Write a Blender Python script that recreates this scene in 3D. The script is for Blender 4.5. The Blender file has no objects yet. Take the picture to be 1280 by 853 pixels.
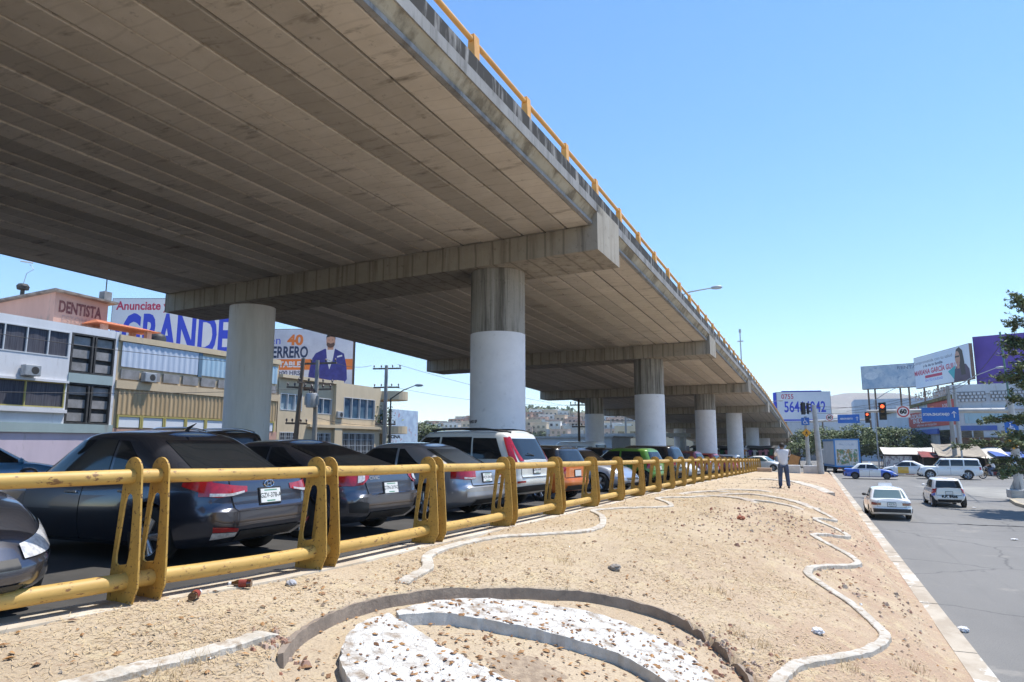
import bpy, bmesh, math, random
from mathutils import Vector, Matrix, noise as mnoise
R = math.radians
scene = bpy.context.scene
col = scene.collection
random.seed(7)

# ------------------------------------------------------------------ camera
cam_d = bpy.data.cameras.new('camera'); cam = bpy.data.objects.new('camera', cam_d); col.objects.link(cam)
cam.location = (0, 0, 2.9)
cam.rotation_euler = (R(90 + 8.70), 0, R(23.43))
cam_d.sensor_width = 36; cam_d.lens = 23.99
cam_d.clip_start = 0.1; cam_d.clip_end = 20000
scene.camera = cam

# ------------------------------------------------------------------ sky and sun
SUN_EL, SUN_AZ = 68.0, 42.0            # azimuth measured from +Y towards +X
world = bpy.data.worlds.new('World'); scene.world = world; world.use_nodes = True
wn = world.node_tree; bg = wn.nodes['Background']
sky = wn.nodes.new('ShaderNodeTexSky'); sky.sky_type = 'NISHITA'; sky.sun_disc = False
sky.sun_elevation = R(SUN_EL); sky.sun_rotation = R(SUN_AZ)
sky.altitude = 300; sky.air_density = 1.0; sky.dust_density = 0.1; sky.ozone_density = 3.0
hsv = wn.nodes.new('ShaderNodeHueSaturation'); hsv.inputs['Saturation'].default_value = 1.2; hsv.inputs['Hue'].default_value = 0.499
wn.links.new(sky.outputs[0], hsv.inputs['Color']); wn.links.new(hsv.outputs[0], bg.inputs[0]); bg.inputs[1].default_value = 0.15
sl = bpy.data.lights.new('sun', 'SUN'); sl.energy = 4.1; sl.angle = R(0.5); sl.color = (1, 0.955, 0.88)
so = bpy.data.objects.new('sun', sl); col.objects.link(so); so.location = (20, 20, 60)
sd = Vector((math.sin(R(SUN_AZ)) * math.cos(R(SUN_EL)), math.cos(R(SUN_AZ)) * math.cos(R(SUN_EL)), math.sin(R(SUN_EL))))
so.rotation_euler = (-sd).to_track_quat('-Z', 'Y').to_euler()
vs = scene.view_settings
vs.view_transform = 'Standard'; vs.look = 'None'; vs.exposure = 0.72; vs.gamma = 1; vs.use_curve_mapping = False
scene.render.engine = 'CYCLES'
scene.cycles.max_bounces = 7; scene.cycles.diffuse_bounces = 5; scene.cycles.glossy_bounces = 3
scene.cycles.transmission_bounces = 3; scene.cycles.transparent_max_bounces = 6
scene.cycles.use_denoising = True
scene.cycles.caustics_reflective = False; scene.cycles.caustics_refractive = False

# ------------------------------------------------------------------ helpers
def tag(o, label=None, cat=None, group=None, kind=None):
    if label: o['label'] = label
    if cat: o['category'] = cat
    if group: o['group'] = group
    if kind: o['kind'] = kind
    return o

def empty(name, loc=(0, 0, 0), rz=0.0, label=None, cat=None, group=None):
    o = bpy.data.objects.new(name, None); col.objects.link(o)
    o.location = loc; o.rotation_euler = (0, 0, rz); o.empty_display_size = 0.3
    return tag(o, label, cat, group)

def copy_tree(o, parent=None):
    c = o.copy(); col.objects.link(c)
    if parent is not None:
        c.parent = parent
    for ch in list(o.children):
        copy_tree(ch, c)
    return c

class MB:
    """collects faces; build() links them as ONE mesh object"""
    def __init__(s): s.v = []; s.f = []; s.m = []; s.uvless = True
    def add(s, vs, fs, m=0):
        n = len(s.v); s.v.extend([tuple(p) for p in vs])
        for f in fs: s.f.append(tuple(i + n for i in f)); s.m.append(m)
    def quad(s, a, b, c, d, m=0): s.add([a, b, c, d], [(0, 1, 2, 3)], m)
    def hexa(s, p, m=0):            # 8 points: bottom 4 ccw, top 4 ccw
        s.add(p, [(3, 2, 1, 0), (4, 5, 6, 7), (0, 1, 5, 4), (1, 2, 6, 5), (2, 3, 7, 6), (3, 0, 4, 7)], m)
    def box(s, c, d, m=0, rz=0.0, mat=None):
        hx, hy, hz = d[0] / 2, d[1] / 2, d[2] / 2
        ps = [Vector(q) for q in ((-hx, -hy, -hz), (hx, -hy, -hz), (hx, hy, -hz), (-hx, hy, -hz), (-hx, -hy, hz), (hx, -hy, hz), (hx, hy, hz), (-hx, hy, hz))]
        if mat is None:
            mat = Matrix.Rotation(rz, 3, 'Z')
        s.hexa([mat @ p + Vector(c) for p in ps], m)
    def bx(s, x0, x1, y0, y1, z0, z1, m=0):
        s.hexa([(x0, y0, z0), (x1, y0, z0), (x1, y1, z0), (x0, y1, z0), (x0, y0, z1), (x1, y0, z1), (x1, y1, z1), (x0, y1, z1)], m)
    def cyl(s, p0, p1, r0, r1=None, n=12, m=0, cap=True):
        if r1 is None: r1 = r0
        s.tube([p0, p1], [r0, r1], n, m, cap)
    def tube(s, pts, rs, n=8, m=0, cap=True):
        pts = [Vector(p) for p in pts]
        if not isinstance(rs, (list, tuple)): rs = [rs] * len(pts)
        base = len(s.v); prev = None; k = len(pts)
        for i, p in enumerate(pts):
            t = (pts[min(i + 1, k - 1)] - pts[max(i - 1, 0)])
            if t.length < 1e-9: t = Vector((0, 0, 1))
            t.normalize()
            if prev is None:
                ref = Vector((0, 0, 1)) if abs(t.z) < 0.9 else Vector((0, 1, 0))
                u = t.cross(ref).normalized()
            else:
                u = prev - t * prev.dot(t)
                u = u.normalized() if u.length > 1e-6 else t.orthogonal().normalized()
            prev = u; w = t.cross(u)
            for j in range(n):
                a = 2 * math.pi * j / n
                s.v.append(tuple(p + (u * math.cos(a) + w * math.sin(a)) * rs[i]))
        for i in range(k - 1):
            for j in range(n):
                a = base + i * n + j; b = base + i * n + (j + 1) % n
                s.f.append((a, b, b + n, a + n)); s.m.append(m)
        if cap:
            s.f.append(tuple(base + j for j in range(n))[::-1]); s.m.append(m)
            s.f.append(tuple(base + (k - 1) * n + j for j in range(n))); s.m.append(m)
    def prism(s, poly, f0, f1, m=0):
        """poly: 2D outline, f0/f1 map (u,v) to the near and far 3D points"""
        n = len(poly); a = [f0(*p) for p in poly]; b = [f1(*p) for p in poly]
        s.add(a + b, [tuple(range(n))[::-1], tuple(range(n, 2 * n))] + [(i, (i + 1) % n, n + (i + 1) % n, n + i) for i in range(n)], m)
    def grid(s, fn, nu, nv, m=0, flip=False):
        base = len(s.v)
        for i in range(nu + 1):
            for j in range(nv + 1):
                s.v.append(tuple(fn(i / nu, j / nv)))
        for i in range(nu):
            for j in range(nv):
                a = base + i * (nv + 1) + j; b = a + nv + 1
                s.f.append((a, a + 1, b + 1, b) if flip else (a, b, b + 1, a + 1)); s.m.append(m)
    def lathe(s, prof, n=16, m=0, mat=None, cap=False):
        """profile of (r,z) turned about local z"""
        base = len(s.v); M = mat or Matrix.Identity(4)
        for r, z in prof:
            for j in range(n):
                a = 2 * math.pi * j / n
                s.v.append(tuple(M @ Vector((r * math.cos(a), r * math.sin(a), z))))
        for i in range(len(prof) - 1):
            for j in range(n):
                a = base + i * n + j; b = base + i * n + (j + 1) % n
                s.f.append((a, b, b + n, a + n)); s.m.append(m)
        if cap:
            s.f.append(tuple(base + j for j in range(n))[::-1]); s.m.append(m)
            e = base + (len(prof) - 1) * n
            s.f.append(tuple(e + j for j in range(n))); s.m.append(m)
    def build(s, name, mats, parent=None, smooth=None, weld=False, loc=None, bevel=0):
        me = bpy.data.meshes.new(name); me.from_pydata(s.v, [], s.f)
        if not isinstance(mats, (list, tuple)): mats = [mats]
        for m_ in mats: me.materials.append(m_)
        if len(mats) > 1: me.polygons.foreach_set('material_index', s.m)
        finish(me, smooth, weld, bevel)
        o = bpy.data.objects.new(name, me); col.objects.link(o)
        if parent is not None: o.parent = parent
        if loc is not None: o.location = loc
        return o

def finish(me, smooth=None, weld=False, bevel=0):
    bm = bmesh.new(); bm.from_mesh(me)
    if weld: bmesh.ops.remove_doubles(bm, verts=bm.verts, dist=1e-4)
    if weld or bevel: bmesh.ops.recalc_face_normals(bm, faces=bm.faces)
    if bevel:
        es = [e for e in bm.edges if len(e.link_faces) == 2 and e.calc_face_angle(0) > R(25)]
        bmesh.ops.bevel(bm, geom=es, offset=bevel, segments=2, profile=0.5, affect='EDGES', clamp_overlap=True)
    if smooth:
        for f in bm.faces: f.smooth = True
        for e in bm.edges:
            if len(e.link_faces) == 2 and e.calc_face_angle(0) > R(smooth): e.smooth = False
    bm.to_mesh(me); bm.free(); me.update()

def interp(x, xs, ys):
    if x <= xs[0]: return ys[0]
    for i in range(len(xs) - 1):
        if x <= xs[i + 1]:
            t = (x - xs[i]) / (xs[i + 1] - xs[i]); return ys[i] + (ys[i + 1] - ys[i]) * t
    return ys[-1]

def cinterp(x, xs, ys):            # smooth (monotone-ish cubic) interpolation
    n = len(xs)
    if x <= xs[0]: return ys[0]
    if x >= xs[-1]: return ys[-1]
    d = [(ys[i + 1] - ys[i]) / (xs[i + 1] - xs[i]) for i in range(n - 1)]
    t = [d[0]] + [0 if d[i - 1] * d[i] <= 0 else 2 * d[i - 1] * d[i] / (d[i - 1] + d[i]) for i in range(1, n - 1)] + [d[-1]]
    for i in range(n - 1):
        if x <= xs[i + 1]:
            h = xs[i + 1] - xs[i]; u = (x - xs[i]) / h
            return ((2 * u**3 - 3 * u**2 + 1) * ys[i] + (u**3 - 2 * u**2 + u) * h * t[i] + (-2 * u**3 + 3 * u**2) * ys[i + 1] + (u**3 - u**2) * h * t[i + 1])

# ------------------------------------------------------------------ materials
MATS = {}
def mat(name, c, c2=None, scale=6.0, rough=0.7, metal=0.0, bump=0.0, bscale=None, stretch=(1, 1, 1), coat=0.0, spec=0.5,
        lo=0.4, hi=0.6, rnd=0.0, emit=0.0, detail=6, c3=None, scale3=40.0, lo3=0.55, hi3=0.7, island=None, rough2=None):
    if name in MATS: return MATS[name]
    m = bpy.data.materials.new(name); MATS[name] = m; m.use_nodes = True
    nt = m.node_tree; N = nt.nodes; L = nt.links; b = N['Principled BSDF']
    b.inputs['Base Color'].default_value = (*c, 1); b.inputs['Roughness'].default_value = rough
    b.inputs['Metallic'].default_value = metal; b.inputs['Coat Weight'].default_value = coat
    b.inputs['Coat Roughness'].default_value = 0.04
    b.inputs['Specular IOR Level'].default_value = spec
    tc = N.new('ShaderNodeTexCoord'); mp = N.new('ShaderNodeMapping'); mp.inputs['Scale'].default_value = stretch
    L.new(tc.outputs['Object'], mp.inputs[0])
    out = None
    def nz(sc, det=detail):
        n = N.new('ShaderNodeTexNoise'); n.inputs['Scale'].default_value = sc; n.inputs['Detail'].default_value = det
        n.inputs['Roughness'].default_value = 0.65; L.new(mp.outputs[0], n.inputs['Vector']); return n
    if c2 is not None:
        n = nz(scale); rp = N.new('ShaderNodeValToRGB')
        rp.color_ramp.elements[0].position = lo; rp.color_ramp.elements[1].position = hi
        rp.color_ramp.elements[0].color = (*c, 1); rp.color_ramp.elements[1].color = (*c2, 1)
        L.new(n.outputs['Fac'], rp.inputs[0]); out = rp.outputs[0]
    if c3 is not None:
        n = nz(scale3); rp = N.new('ShaderNodeValToRGB')
        rp.color_ramp.elements[0].position = lo3; rp.color_ramp.elements[1].position = hi3
        rp.color_ramp.elements[0].color = (0, 0, 0, 1); rp.color_ramp.elements[1].color = (1, 1, 1, 1)
        L.new(n.outputs['Fac'], rp.inputs[0])
        mx = N.new('ShaderNodeMixRGB'); L.new(rp.outputs[0], mx.inputs[0])
        if out is not None: L.new(out, mx.inputs[1])
        else: mx.inputs[1].default_value = (*c, 1)
        mx.inputs[2].default_value = (*c3, 1); out = mx.outputs[0]
    if island is not None:
        g = N.new('ShaderNodeNewGeometry'); rp = N.new('ShaderNodeValToRGB'); els = rp.color_ramp.elements
        for i, cc in enumerate(island):
            p = i / (len(island) - 1)
            e = els[0] if i == 0 else (els[1] if i == len(island) - 1 else els.new(p))
            e.position = p; e.color = (*cc, 1)
        L.new(g.outputs['Random Per Island'], rp.inputs[0]); out = rp.outputs[0]
    if rnd:
        oi = N.new('ShaderNodeObjectInfo'); mr = N.new('ShaderNodeMapRange')
        mr.inputs[3].default_value = 1 - rnd; mr.inputs[4].default_value = 1 + rnd
        L.new(oi.outputs['Random'], mr.inputs[0])
        hs = N.new('ShaderNodeHueSaturation'); L.new(mr.outputs[0], hs.inputs['Value'])
        if out is not None: L.new(out, hs.inputs['Color'])
        else: hs.inputs['Color'].default_value = (*c, 1)
        out = hs.outputs[0]
    if out is not None: L.new(out, b.inputs['Base Color'])
    if rough2 is not None:
        n = nz(scale * 1.7); mr = N.new('ShaderNodeMapRange'); mr.inputs[1].default_value = 0.35; mr.inputs[2].default_value = 0.65
        mr.inputs[3].default_value = rough; mr.inputs[4].default_value = rough2
        L.new(n.outputs['Fac'], mr.inputs[0]); L.new(mr.outputs[0], b.inputs['Roughness'])
    if bump:
        n = nz(bscale or scale * 4); bp = N.new('ShaderNodeBump'); bp.inputs['Strength'].default_value = 1.0
        bp.inputs['Distance'].default_value = bump; L.new(n.outputs['Fac'], bp.inputs['Height']); L.new(bp.outputs[0], b.inputs['Normal'])
    if emit:
        b.inputs['Emission Color'].default_value = (*c, 1); b.inputs['Emission Strength'].default_value = emit
    return m

def plain(name, c, rough=0.6, **k): return mat(name, c, rough=rough, **k)

def text(s, size, parent, m, loc, rot, name='lettering', sx=1.0, sy=1.0, align='CENTER', bold=0.0, ext=0.003, wrap=None, spacing=1.0, shear=0.0, fitw=None):
    """writing as a thin mesh; rot is a 3x3 or Euler giving text x/y axes"""
    cu = bpy.data.curves.new(name, 'FONT'); cu.body = s; cu.size = size; cu.align_x = align; cu.align_y = 'CENTER'
    cu.offset = bold; cu.extrude = 0.0; cu.resolution_u = 3; cu.space_character = spacing; cu.shear = shear
    t = bpy.data.objects.new('tmp', cu); col.objects.link(t)
    dg = bpy.context.evaluated_depsgraph_get(); dg.update()
    me = bpy.data.meshes.new_from_object(t.evaluated_get(dg)); bpy.data.objects.remove(t); bpy.data.curves.remove(cu)
    me.name = name
    if fitw:
        xs_ = [v.co.x for v in me.vertices]; sx = fitw / (max(xs_) - min(xs_))
    for v in me.vertices:
        x, y = v.co.x * sx, v.co.y * sy
        v.co = wrap(x, y) if wrap else (x, y, ext)
    me.materials.clear(); me.materials.append(m)
    o = bpy.data.objects.new(name, me); col.objects.link(o)
    if parent is not None: o.parent = parent
    o.location = loc
    o.rotation_euler = rot.to_euler() if isinstance(rot, Matrix) else rot
    return o

def faceplane(nx, ny):
    """rotation whose local x runs to the right for someone facing a wall with outward normal (nx,ny), y up, z out"""
    n = Vector((nx, ny, 0)).normalized(); u = Vector((0, 0, 1)); r = u.cross(n)
    return Matrix((r, u, n)).transposed()
# ================================================================== GROUND
CON = mat('concrete_old', (0.34, 0.315, 0.28), (0.24, 0.22, 0.195), 3, 0.85, bump=0.004, bscale=30, c3=(0.14, 0.13, 0.115), scale3=9, lo3=0.6, hi3=0.75)
FX = -4.85                                   # the fence line
def fence_x(y): return -4.87 - 0.5 * max(0.0, (6.0 - y) / 2.0) ** 1.3 * 0.55 if y < 6 else -4.87 + 0.004 * (y - 6)
def fence_z(y): return interp(y, [-30, 4, 8.5, 16, 23, 33, 49, 68, 95], [1.75, 1.65, 1.59, 1.48, 1.38, 1.24, 0.93, 0.57, 0.25])
def park_z(y): return .04 + interp(y, [-60, 4, 8.5, 16, 23, 33, 49, 68, 92], [1.65, 1.58, 1.54, 1.43, 1.33, 1.18, 0.86, 0.48, 0.06])
KX = 1.62
CC = (-1.95, 5.65)                           # middle of the round planter
PLANTER_RIM = [(-3.45, 3.9), (-3.62, 4.2), (-3.76, 4.55), (-3.84, 5.06), (-3.77, 5.67), (-3.58, 6.25), (-3.33, 6.72), (-2.97, 7.14), (-2.48, 7.58), (-1.97, 7.86), (-1.44, 7.86), (-1.02, 7.58), (-0.70, 7.1), (-.45, 6.4), (-.4, 5.6), (-.6, 4.8), (-1.1, 4.0), (-1.9, 3.5), (-2.7, 3.4)]
def rim_r(x, y):
    a = math.atan2(y - CC[1], x - CC[0]); best = None
    for i in range(len(PLANTER_RIM)):
        p, q = PLANTER_RIM[i], PLANTER_RIM[(i + 1) % len(PLANTER_RIM)]
        a0 = math.atan2(p[1] - CC[1], p[0] - CC[0]); d1 = (a - a0 + math.pi) % (2 * math.pi) - math.pi
        a1 = math.atan2(q[1] - CC[1], q[0] - CC[0]); d2 = (a1 - a0 + math.pi) % (2 * math.pi) - math.pi
        if d1 * d2 >= 0 and abs(d1) <= abs(d2):
            t = d1 / d2 if d2 else 0; return math.hypot(p[0] - CC[0], p[1] - CC[1]) * (1 - t) + math.hypot(q[0] - CC[0], q[1] - CC[1]) * t
    return 2.0
def isl_z(x, y):
    f = fence_x(y) + 0.12; t = min(1, max(0, (x - f) / (KX - f)))
    z = 0.17 + (fence_z(y) - 0.015 - 0.17) * (1 - t ** interp(y, [7, 24, 50, 70], [1.35, 4.6, 4.0, 1.5]))
    z += 0.035 * mnoise.noise(Vector((x * 0.6, y * 0.6, 0))) + 0.012 * mnoise.noise(Vector((x * 2.3, y * 2.3, 3)))
    if y > 66:
        k = min(1, (y - 66) / 10); z = z * (1 - k) + 0.16 * k
    if t > 0.93:                                     # settles onto the kerb
        k = (t - 0.93) / 0.07; z = z * (1 - k) + 0.145 * k
    return z

m = MB(); ys = [-3000, -200, -60, -30] + [4, 8.5, 16, 23, 33, 49, 68, 92, 130, 260, 3000]
m.quad((-4000, -4000, -0.35), (4000, -4000, -0.35), (4000, 6000, -0.35), (-4000, 6000, -0.35))
g = m.build('ground', mat('far_ground', (0.30, 0.27, 0.22), (0.2, 0.2, 0.15), 0.02, 0.95)); tag(g, kind='structure')

ASPH = mat('asphalt', (0.165, 0.158, 0.148), (0.215, 0.205, 0.19), 0.35, 0.9, bump=0.004, bscale=140, c3=(0.10, 0.10, 0.10), scale3=90, lo3=0.5, hi3=0.7, lo=0.3, hi=0.7, stretch=(1, .35, 1))
ntr = ASPH.node_tree; _b = ntr.nodes['Principled BSDF']; _src = _b.inputs['Base Color'].links[0].from_socket
_tc = ntr.nodes.new('ShaderNodeTexCoord')
def _stain(scale, st, lo, hi, c, src):
    mp = ntr.nodes.new('ShaderNodeMapping'); mp.inputs['Scale'].default_value = st; n = ntr.nodes.new('ShaderNodeTexNoise'); n.inputs['Scale'].default_value = scale; n.inputs['Detail'].default_value = 7; n.inputs['Roughness'].default_value = .7
    r = ntr.nodes.new('ShaderNodeValToRGB'); r.color_ramp.elements[0].position = lo; r.color_ramp.elements[1].position = hi; r.color_ramp.elements[1].color = (.75, .75, .75, 1); mx = ntr.nodes.new('ShaderNodeMixRGB'); mx.inputs[2].default_value = (*c, 1)
    ntr.links.new(_tc.outputs['Object'], mp.inputs[0]); ntr.links.new(mp.outputs[0], n.inputs['Vector']); ntr.links.new(n.outputs['Fac'], r.inputs[0]); ntr.links.new(r.outputs[0], mx.inputs[0]); ntr.links.new(src, mx.inputs[1]); return mx.outputs[0]
_src = _stain(1.0, (1.1, .05, 1), .54, .72, (.12, .115, .11), _src); _src = _stain(.5, (1, 1, 1), .58, .66, (.27, .25, .22), _src); _src = _stain(1.6, (1, .6, 1), .64, .70, (.085, .085, .085), _src)
_v = ntr.nodes.new('ShaderNodeTexVoronoi'); _v.feature = 'DISTANCE_TO_EDGE'; _v.inputs['Scale'].default_value = .28; _dn = ntr.nodes.new('ShaderNodeTexNoise'); _dn.inputs['Scale'].default_value = 1.2; _dn.inputs['Detail'].default_value = 6
_mv = ntr.nodes.new('ShaderNodeMixRGB'); _mv.inputs[0].default_value = .35; ntr.links.new(_tc.outputs['Object'], _dn.inputs['Vector']); ntr.links.new(_tc.outputs['Object'], _mv.inputs[1]); ntr.links.new(_dn.outputs['Color'], _mv.inputs[2]); ntr.links.new(_mv.outputs[0], _v.inputs['Vector'])
_r = ntr.nodes.new('ShaderNodeValToRGB'); _r.color_ramp.elements[0].position = .0; _r.color_ramp.elements[1].position = .007; _r.color_ramp.elements[0].color = (.6, .6, .6, 1); _r.color_ramp.elements[1].color = (0, 0, 0, 1); ntr.links.new(_v.outputs['Distance'], _r.inputs[0])
_mx = ntr.nodes.new('ShaderNodeMixRGB'); _mx.inputs[2].default_value = (.05, .05, .05, 1); ntr.links.new(_r.outputs[0], _mx.inputs[0]); ntr.links.new(_src, _mx.inputs[1]); ntr.links.new(_mx.outputs[0], _b.inputs['Base Color'])
def make_road():
    m = MB()
    m.quad((-400, 76, -0.02), (-6, 76, -0.02), (-6, 330, -0.02), (-400, 330, -0.02))
    m.quad((-6, -60, 0), (330, -60, 0), (330, 330, 0), (-6, 330, 0))
    return m.build('road', ASPH)
tag(make_road(), kind='structure')
m = MB(); pp = [-60, -20, -8, -4, -2, 0, 1, 2, 3, 4, 5, 6, 8.5, 16, 23, 33, 49, 68, 92]
for a, b in zip(pp[:-1], pp[1:]):
    m.quad((-80, a, park_z(a)), (fence_x(a) - .1, a, park_z(a)), (fence_x(b) - .1, b, park_z(b)), (-80, b, park_z(b)))
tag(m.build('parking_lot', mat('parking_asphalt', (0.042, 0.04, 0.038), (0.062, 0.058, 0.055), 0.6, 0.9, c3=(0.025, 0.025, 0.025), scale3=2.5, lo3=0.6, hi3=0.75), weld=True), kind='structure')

# the traffic island of dry earth and straw
m = MB()
ROWS = [-14 + 1.0 * k for k in range(15)] + [1.0 + .06 * k for k in range(38)] + [3.28 + .033 * k for k in range(146)] + [8.1 + .06 * k for k in range(100)] + [14.1 + .14 * k for k in range(115)] + [30.2 + .5 * k for k in range(100)]
def isl(u, v):
    y = ROWS[int(round(v * (len(ROWS) - 1)))]; f = fence_x(y) - 0.12
    taper = max(0, (y - 62) / 18); x0 = f + (0.2 - f) * taper ** 1.5 if taper > 0 else f
    x1 = KX - 0.25 * taper ** 2
    x = x0 + (x1 - x0) * u
    z = isl_z(x, y)
    d = math.hypot((x - CC[0]), (y - CC[1]))
    if d < 2.9:
        r = rim_r(x, y) + .05
        if d < r: z -= 0.10 * min(1, (r - d) / 0.03)
    return (x, y, z)
m.grid(isl, 170, len(ROWS) - 1)
DIRT = bpy.data.materials.new('dry_earth'); DIRT.use_nodes = True; MATS['dry_earth'] = DIRT
def dirt_nodes(mt):
    nt = mt.node_tree; N = nt.nodes; L = nt.links; b = N['Principled BSDF']; b.inputs['Roughness'].default_value = 1.0
    b.inputs['Specular IOR Level'].default_value = 0.1
    tc = N.new('ShaderNodeTexCoord')
    def nz(sc, det=8, ro=0.7):
        n = N.new('ShaderNodeTexNoise'); n.inputs['Scale'].default_value = sc; n.inputs['Detail'].default_value = det; n.inputs['Roughness'].default_value = ro
        L.new(tc.outputs['Object'], n.inputs['Vector']); return n.outputs['Fac']
    def ramp(f, lo, hi, c0, c1):
        r = N.new('ShaderNodeValToRGB'); e = r.color_ramp.elements; e[0].position = lo; e[1].position = hi; e[0].color = (*c0, 1); e[1].color = (*c1, 1)
        L.new(f, r.inputs[0]); return r.outputs[0]
    def mix(fac, a, bb, mode='MIX'):
        x = N.new('ShaderNodeMixRGB'); x.blend_type = mode
        if isinstance(fac, float): x.inputs[0].default_value = fac
        else: L.new(fac, x.inputs[0])
        for i, q in ((1, a), (2, bb)):
            if isinstance(q, tuple): x.inputs[i].default_value = (*q, 1)
            else: L.new(q, x.inputs[i])
        return x.outputs[0]
    base = ramp(nz(0.5), 0.38, 0.62, (0.44, 0.345, 0.24), (0.53, 0.43, 0.305))
    # reddish bare soil in the middle distance and by the kerb
    sx = N.new('ShaderNodeSeparateXYZ'); L.new(tc.outputs['Object'], sx.inputs[0])
    r1 = N.new('ShaderNodeMapRange'); r1.inputs[1].default_value = -2.4; r1.inputs[2].default_value = 0.8; L.new(sx.outputs[0], r1.inputs[0])
    ad = N.new('ShaderNodeMath'); ad.operation = 'MULTIPLY'; L.new(r1.outputs[0], ad.inputs[0]); L.new(ramp(nz(0.35, 4), 0.35, 0.6, (0.1,) * 3, (1,) * 3), ad.inputs[1])
    base = mix(ad.outputs[0], base, (0.385, 0.25, 0.175))
    base = mix(ramp(nz(3.2), 0.52, 0.62, (0,) * 3, (0.75,) * 3), base, (0.55, 0.45, 0.29))      # straw patches
    base = mix(ramp(nz(9.0), 0.56, 0.68, (0,) * 3, (0.7,) * 3), base, (0.36, 0.25, 0.17))
    base = mix(ramp(nz(45.0, 6), 0.50, 0.64, (0,) * 3, (0.85,) * 3), base, (0.29, 0.22, 0.16))
    base = mix(ramp(nz(90.0, 4), 0.56, 0.66, (0,) * 3, (0.6,) * 3), base, (0.70, 0.61, 0.47))
    L.new(base, b.inputs['Base Color'])
    bp = N.new('ShaderNodeBump'); bp.inputs['Distance'].default_value = 0.018; L.new(nz(28, 8, 0.75), bp.inputs['Height']); L.new(bp.outputs[0], b.inputs['Normal'])
dirt_nodes(DIRT)
tag(m.build('traffic_island_ground', DIRT, smooth=60), kind='structure')

# kerb along the road
KERB = mat('kerb_concrete', (0.46, 0.40, 0.32), (0.36, 0.30, 0.23), 1.6, 0.9, bump=0.003, bscale=40, c3=(0.58, 0.55, 0.49), scale3=2.2, lo3=0.55, hi3=0.6, stretch=(1, 0.6, 1))
m = MB(); n = 60
for i in range(n):
    y0, y1 = -14 + 95 * i / n, -14 + 95 * (i + 1) / n - 0.012
    z = 0.15 + 0.006 * math.sin(i * 2.1)
    m.hexa([(1.60, y0, -0.05), (1.90, y0, -0.05), (1.90, y1, -0.05), (1.60, y1, -0.05), (1.60, y0, z), (1.875, y0, z), (1.875, y1, z), (1.60, y1, z)])
m.add([(1.9 + 0.0, -14, 0.004), (1.97, -14, 0.004), (1.97, 81, 0.004), (1.9, 81, 0.004)], [(0, 1, 2, 3)])
tag(m.build('kerb', KERB), kind='structure')

# far carriageway details: pale concrete crossing, dark joints and patches
m = MB(); m.quad((9.0, 46, 0.004), (60, 46, 0.004), (60, 63, 0.004), (6.5, 58, 0.004))
tag(m.build('concrete_road_slab', mat('pale_road', (0.30, 0.285, 0.25), (0.22, 0.21, 0.19), 0.3, 0.9)), kind='structure')
DARKP = mat('road_patch', (0.035, 0.035, 0.04), (0.11, 0.11, 0.11), 1.4, 0.9, stretch=(0.4, 3, 1), lo=0.42, hi=0.6)
m = MB()
def streak(x0, x1, y, w, seed):
    rng = random.Random(seed); n = 26; up = []; dn = []
    for i in range(n + 1):
        x = x0 + (x1 - x0) * i / n; yy = y + 0.10 * math.sin(i * 0.8 + seed)
        k = w * (0.4 + rng.random()); up.append((x, yy + k, 0.004)); dn.append((x, yy - k, 0.004))
    for i in range(n): m.quad(dn[i], dn[i + 1], up[i + 1], up[i])
streak(3.2, 8.4, 30.6, 0.09, 1); streak(4.8, 7.2, 30.5, 0.10, 5); streak(2.0, 9.6, 44.0, 0.06, 2); streak(2.2, 10.5, 47.2, 0.05, 3)
tag(m.build('road_tar_seam', DARKP), kind='structure')

# right hand pavement with its rounded corner
m = MB(); pts = [(9.25, -20), (9.2, 36), (9.15, 41), (9.5, 43.7), (10.6, 45.6), (12.6, 46.6), (30, 47.2), (80, 47.2), (80, -20)]
m.prism(pts, lambda x, y: (x, y, -0.1), lambda x, y: (x, y, 0.14))
tag(m.build('pavement', mat('pavement_concrete', (0.38, 0.34, 0.28), (0.3, 0.27, 0.22), 1.2, 0.9, c3=(0.2, 0.18, 0.15), scale3=5)), kind='structure')
m = MB(); q = pts[:8]
for a, b in zip(q[:-1], q[1:]):
    d = (Vector(b) - Vector(a)).normalized(); nn = Vector((-d.y, d.x)) * 0.18
    m.hexa([(a[0], a[1], -.05), (b[0], b[1], -.05), (b[0] + nn.x, b[1] + nn.y, -.05), (a[0] + nn.x, a[1] + nn.y, -.05),
            (a[0], a[1], .147), (b[0], b[1], .147), (b[0] + nn.x, b[1] + nn.y, .147), (a[0] + nn.x, a[1] + nn.y, .147)])
tag(m.build('pavement_kerb', mat('kerb_yellowish', (0.46, 0.38, 0.25), (0.34, 0.3, 0.24), 2, 0.9)), kind='structure')
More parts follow.
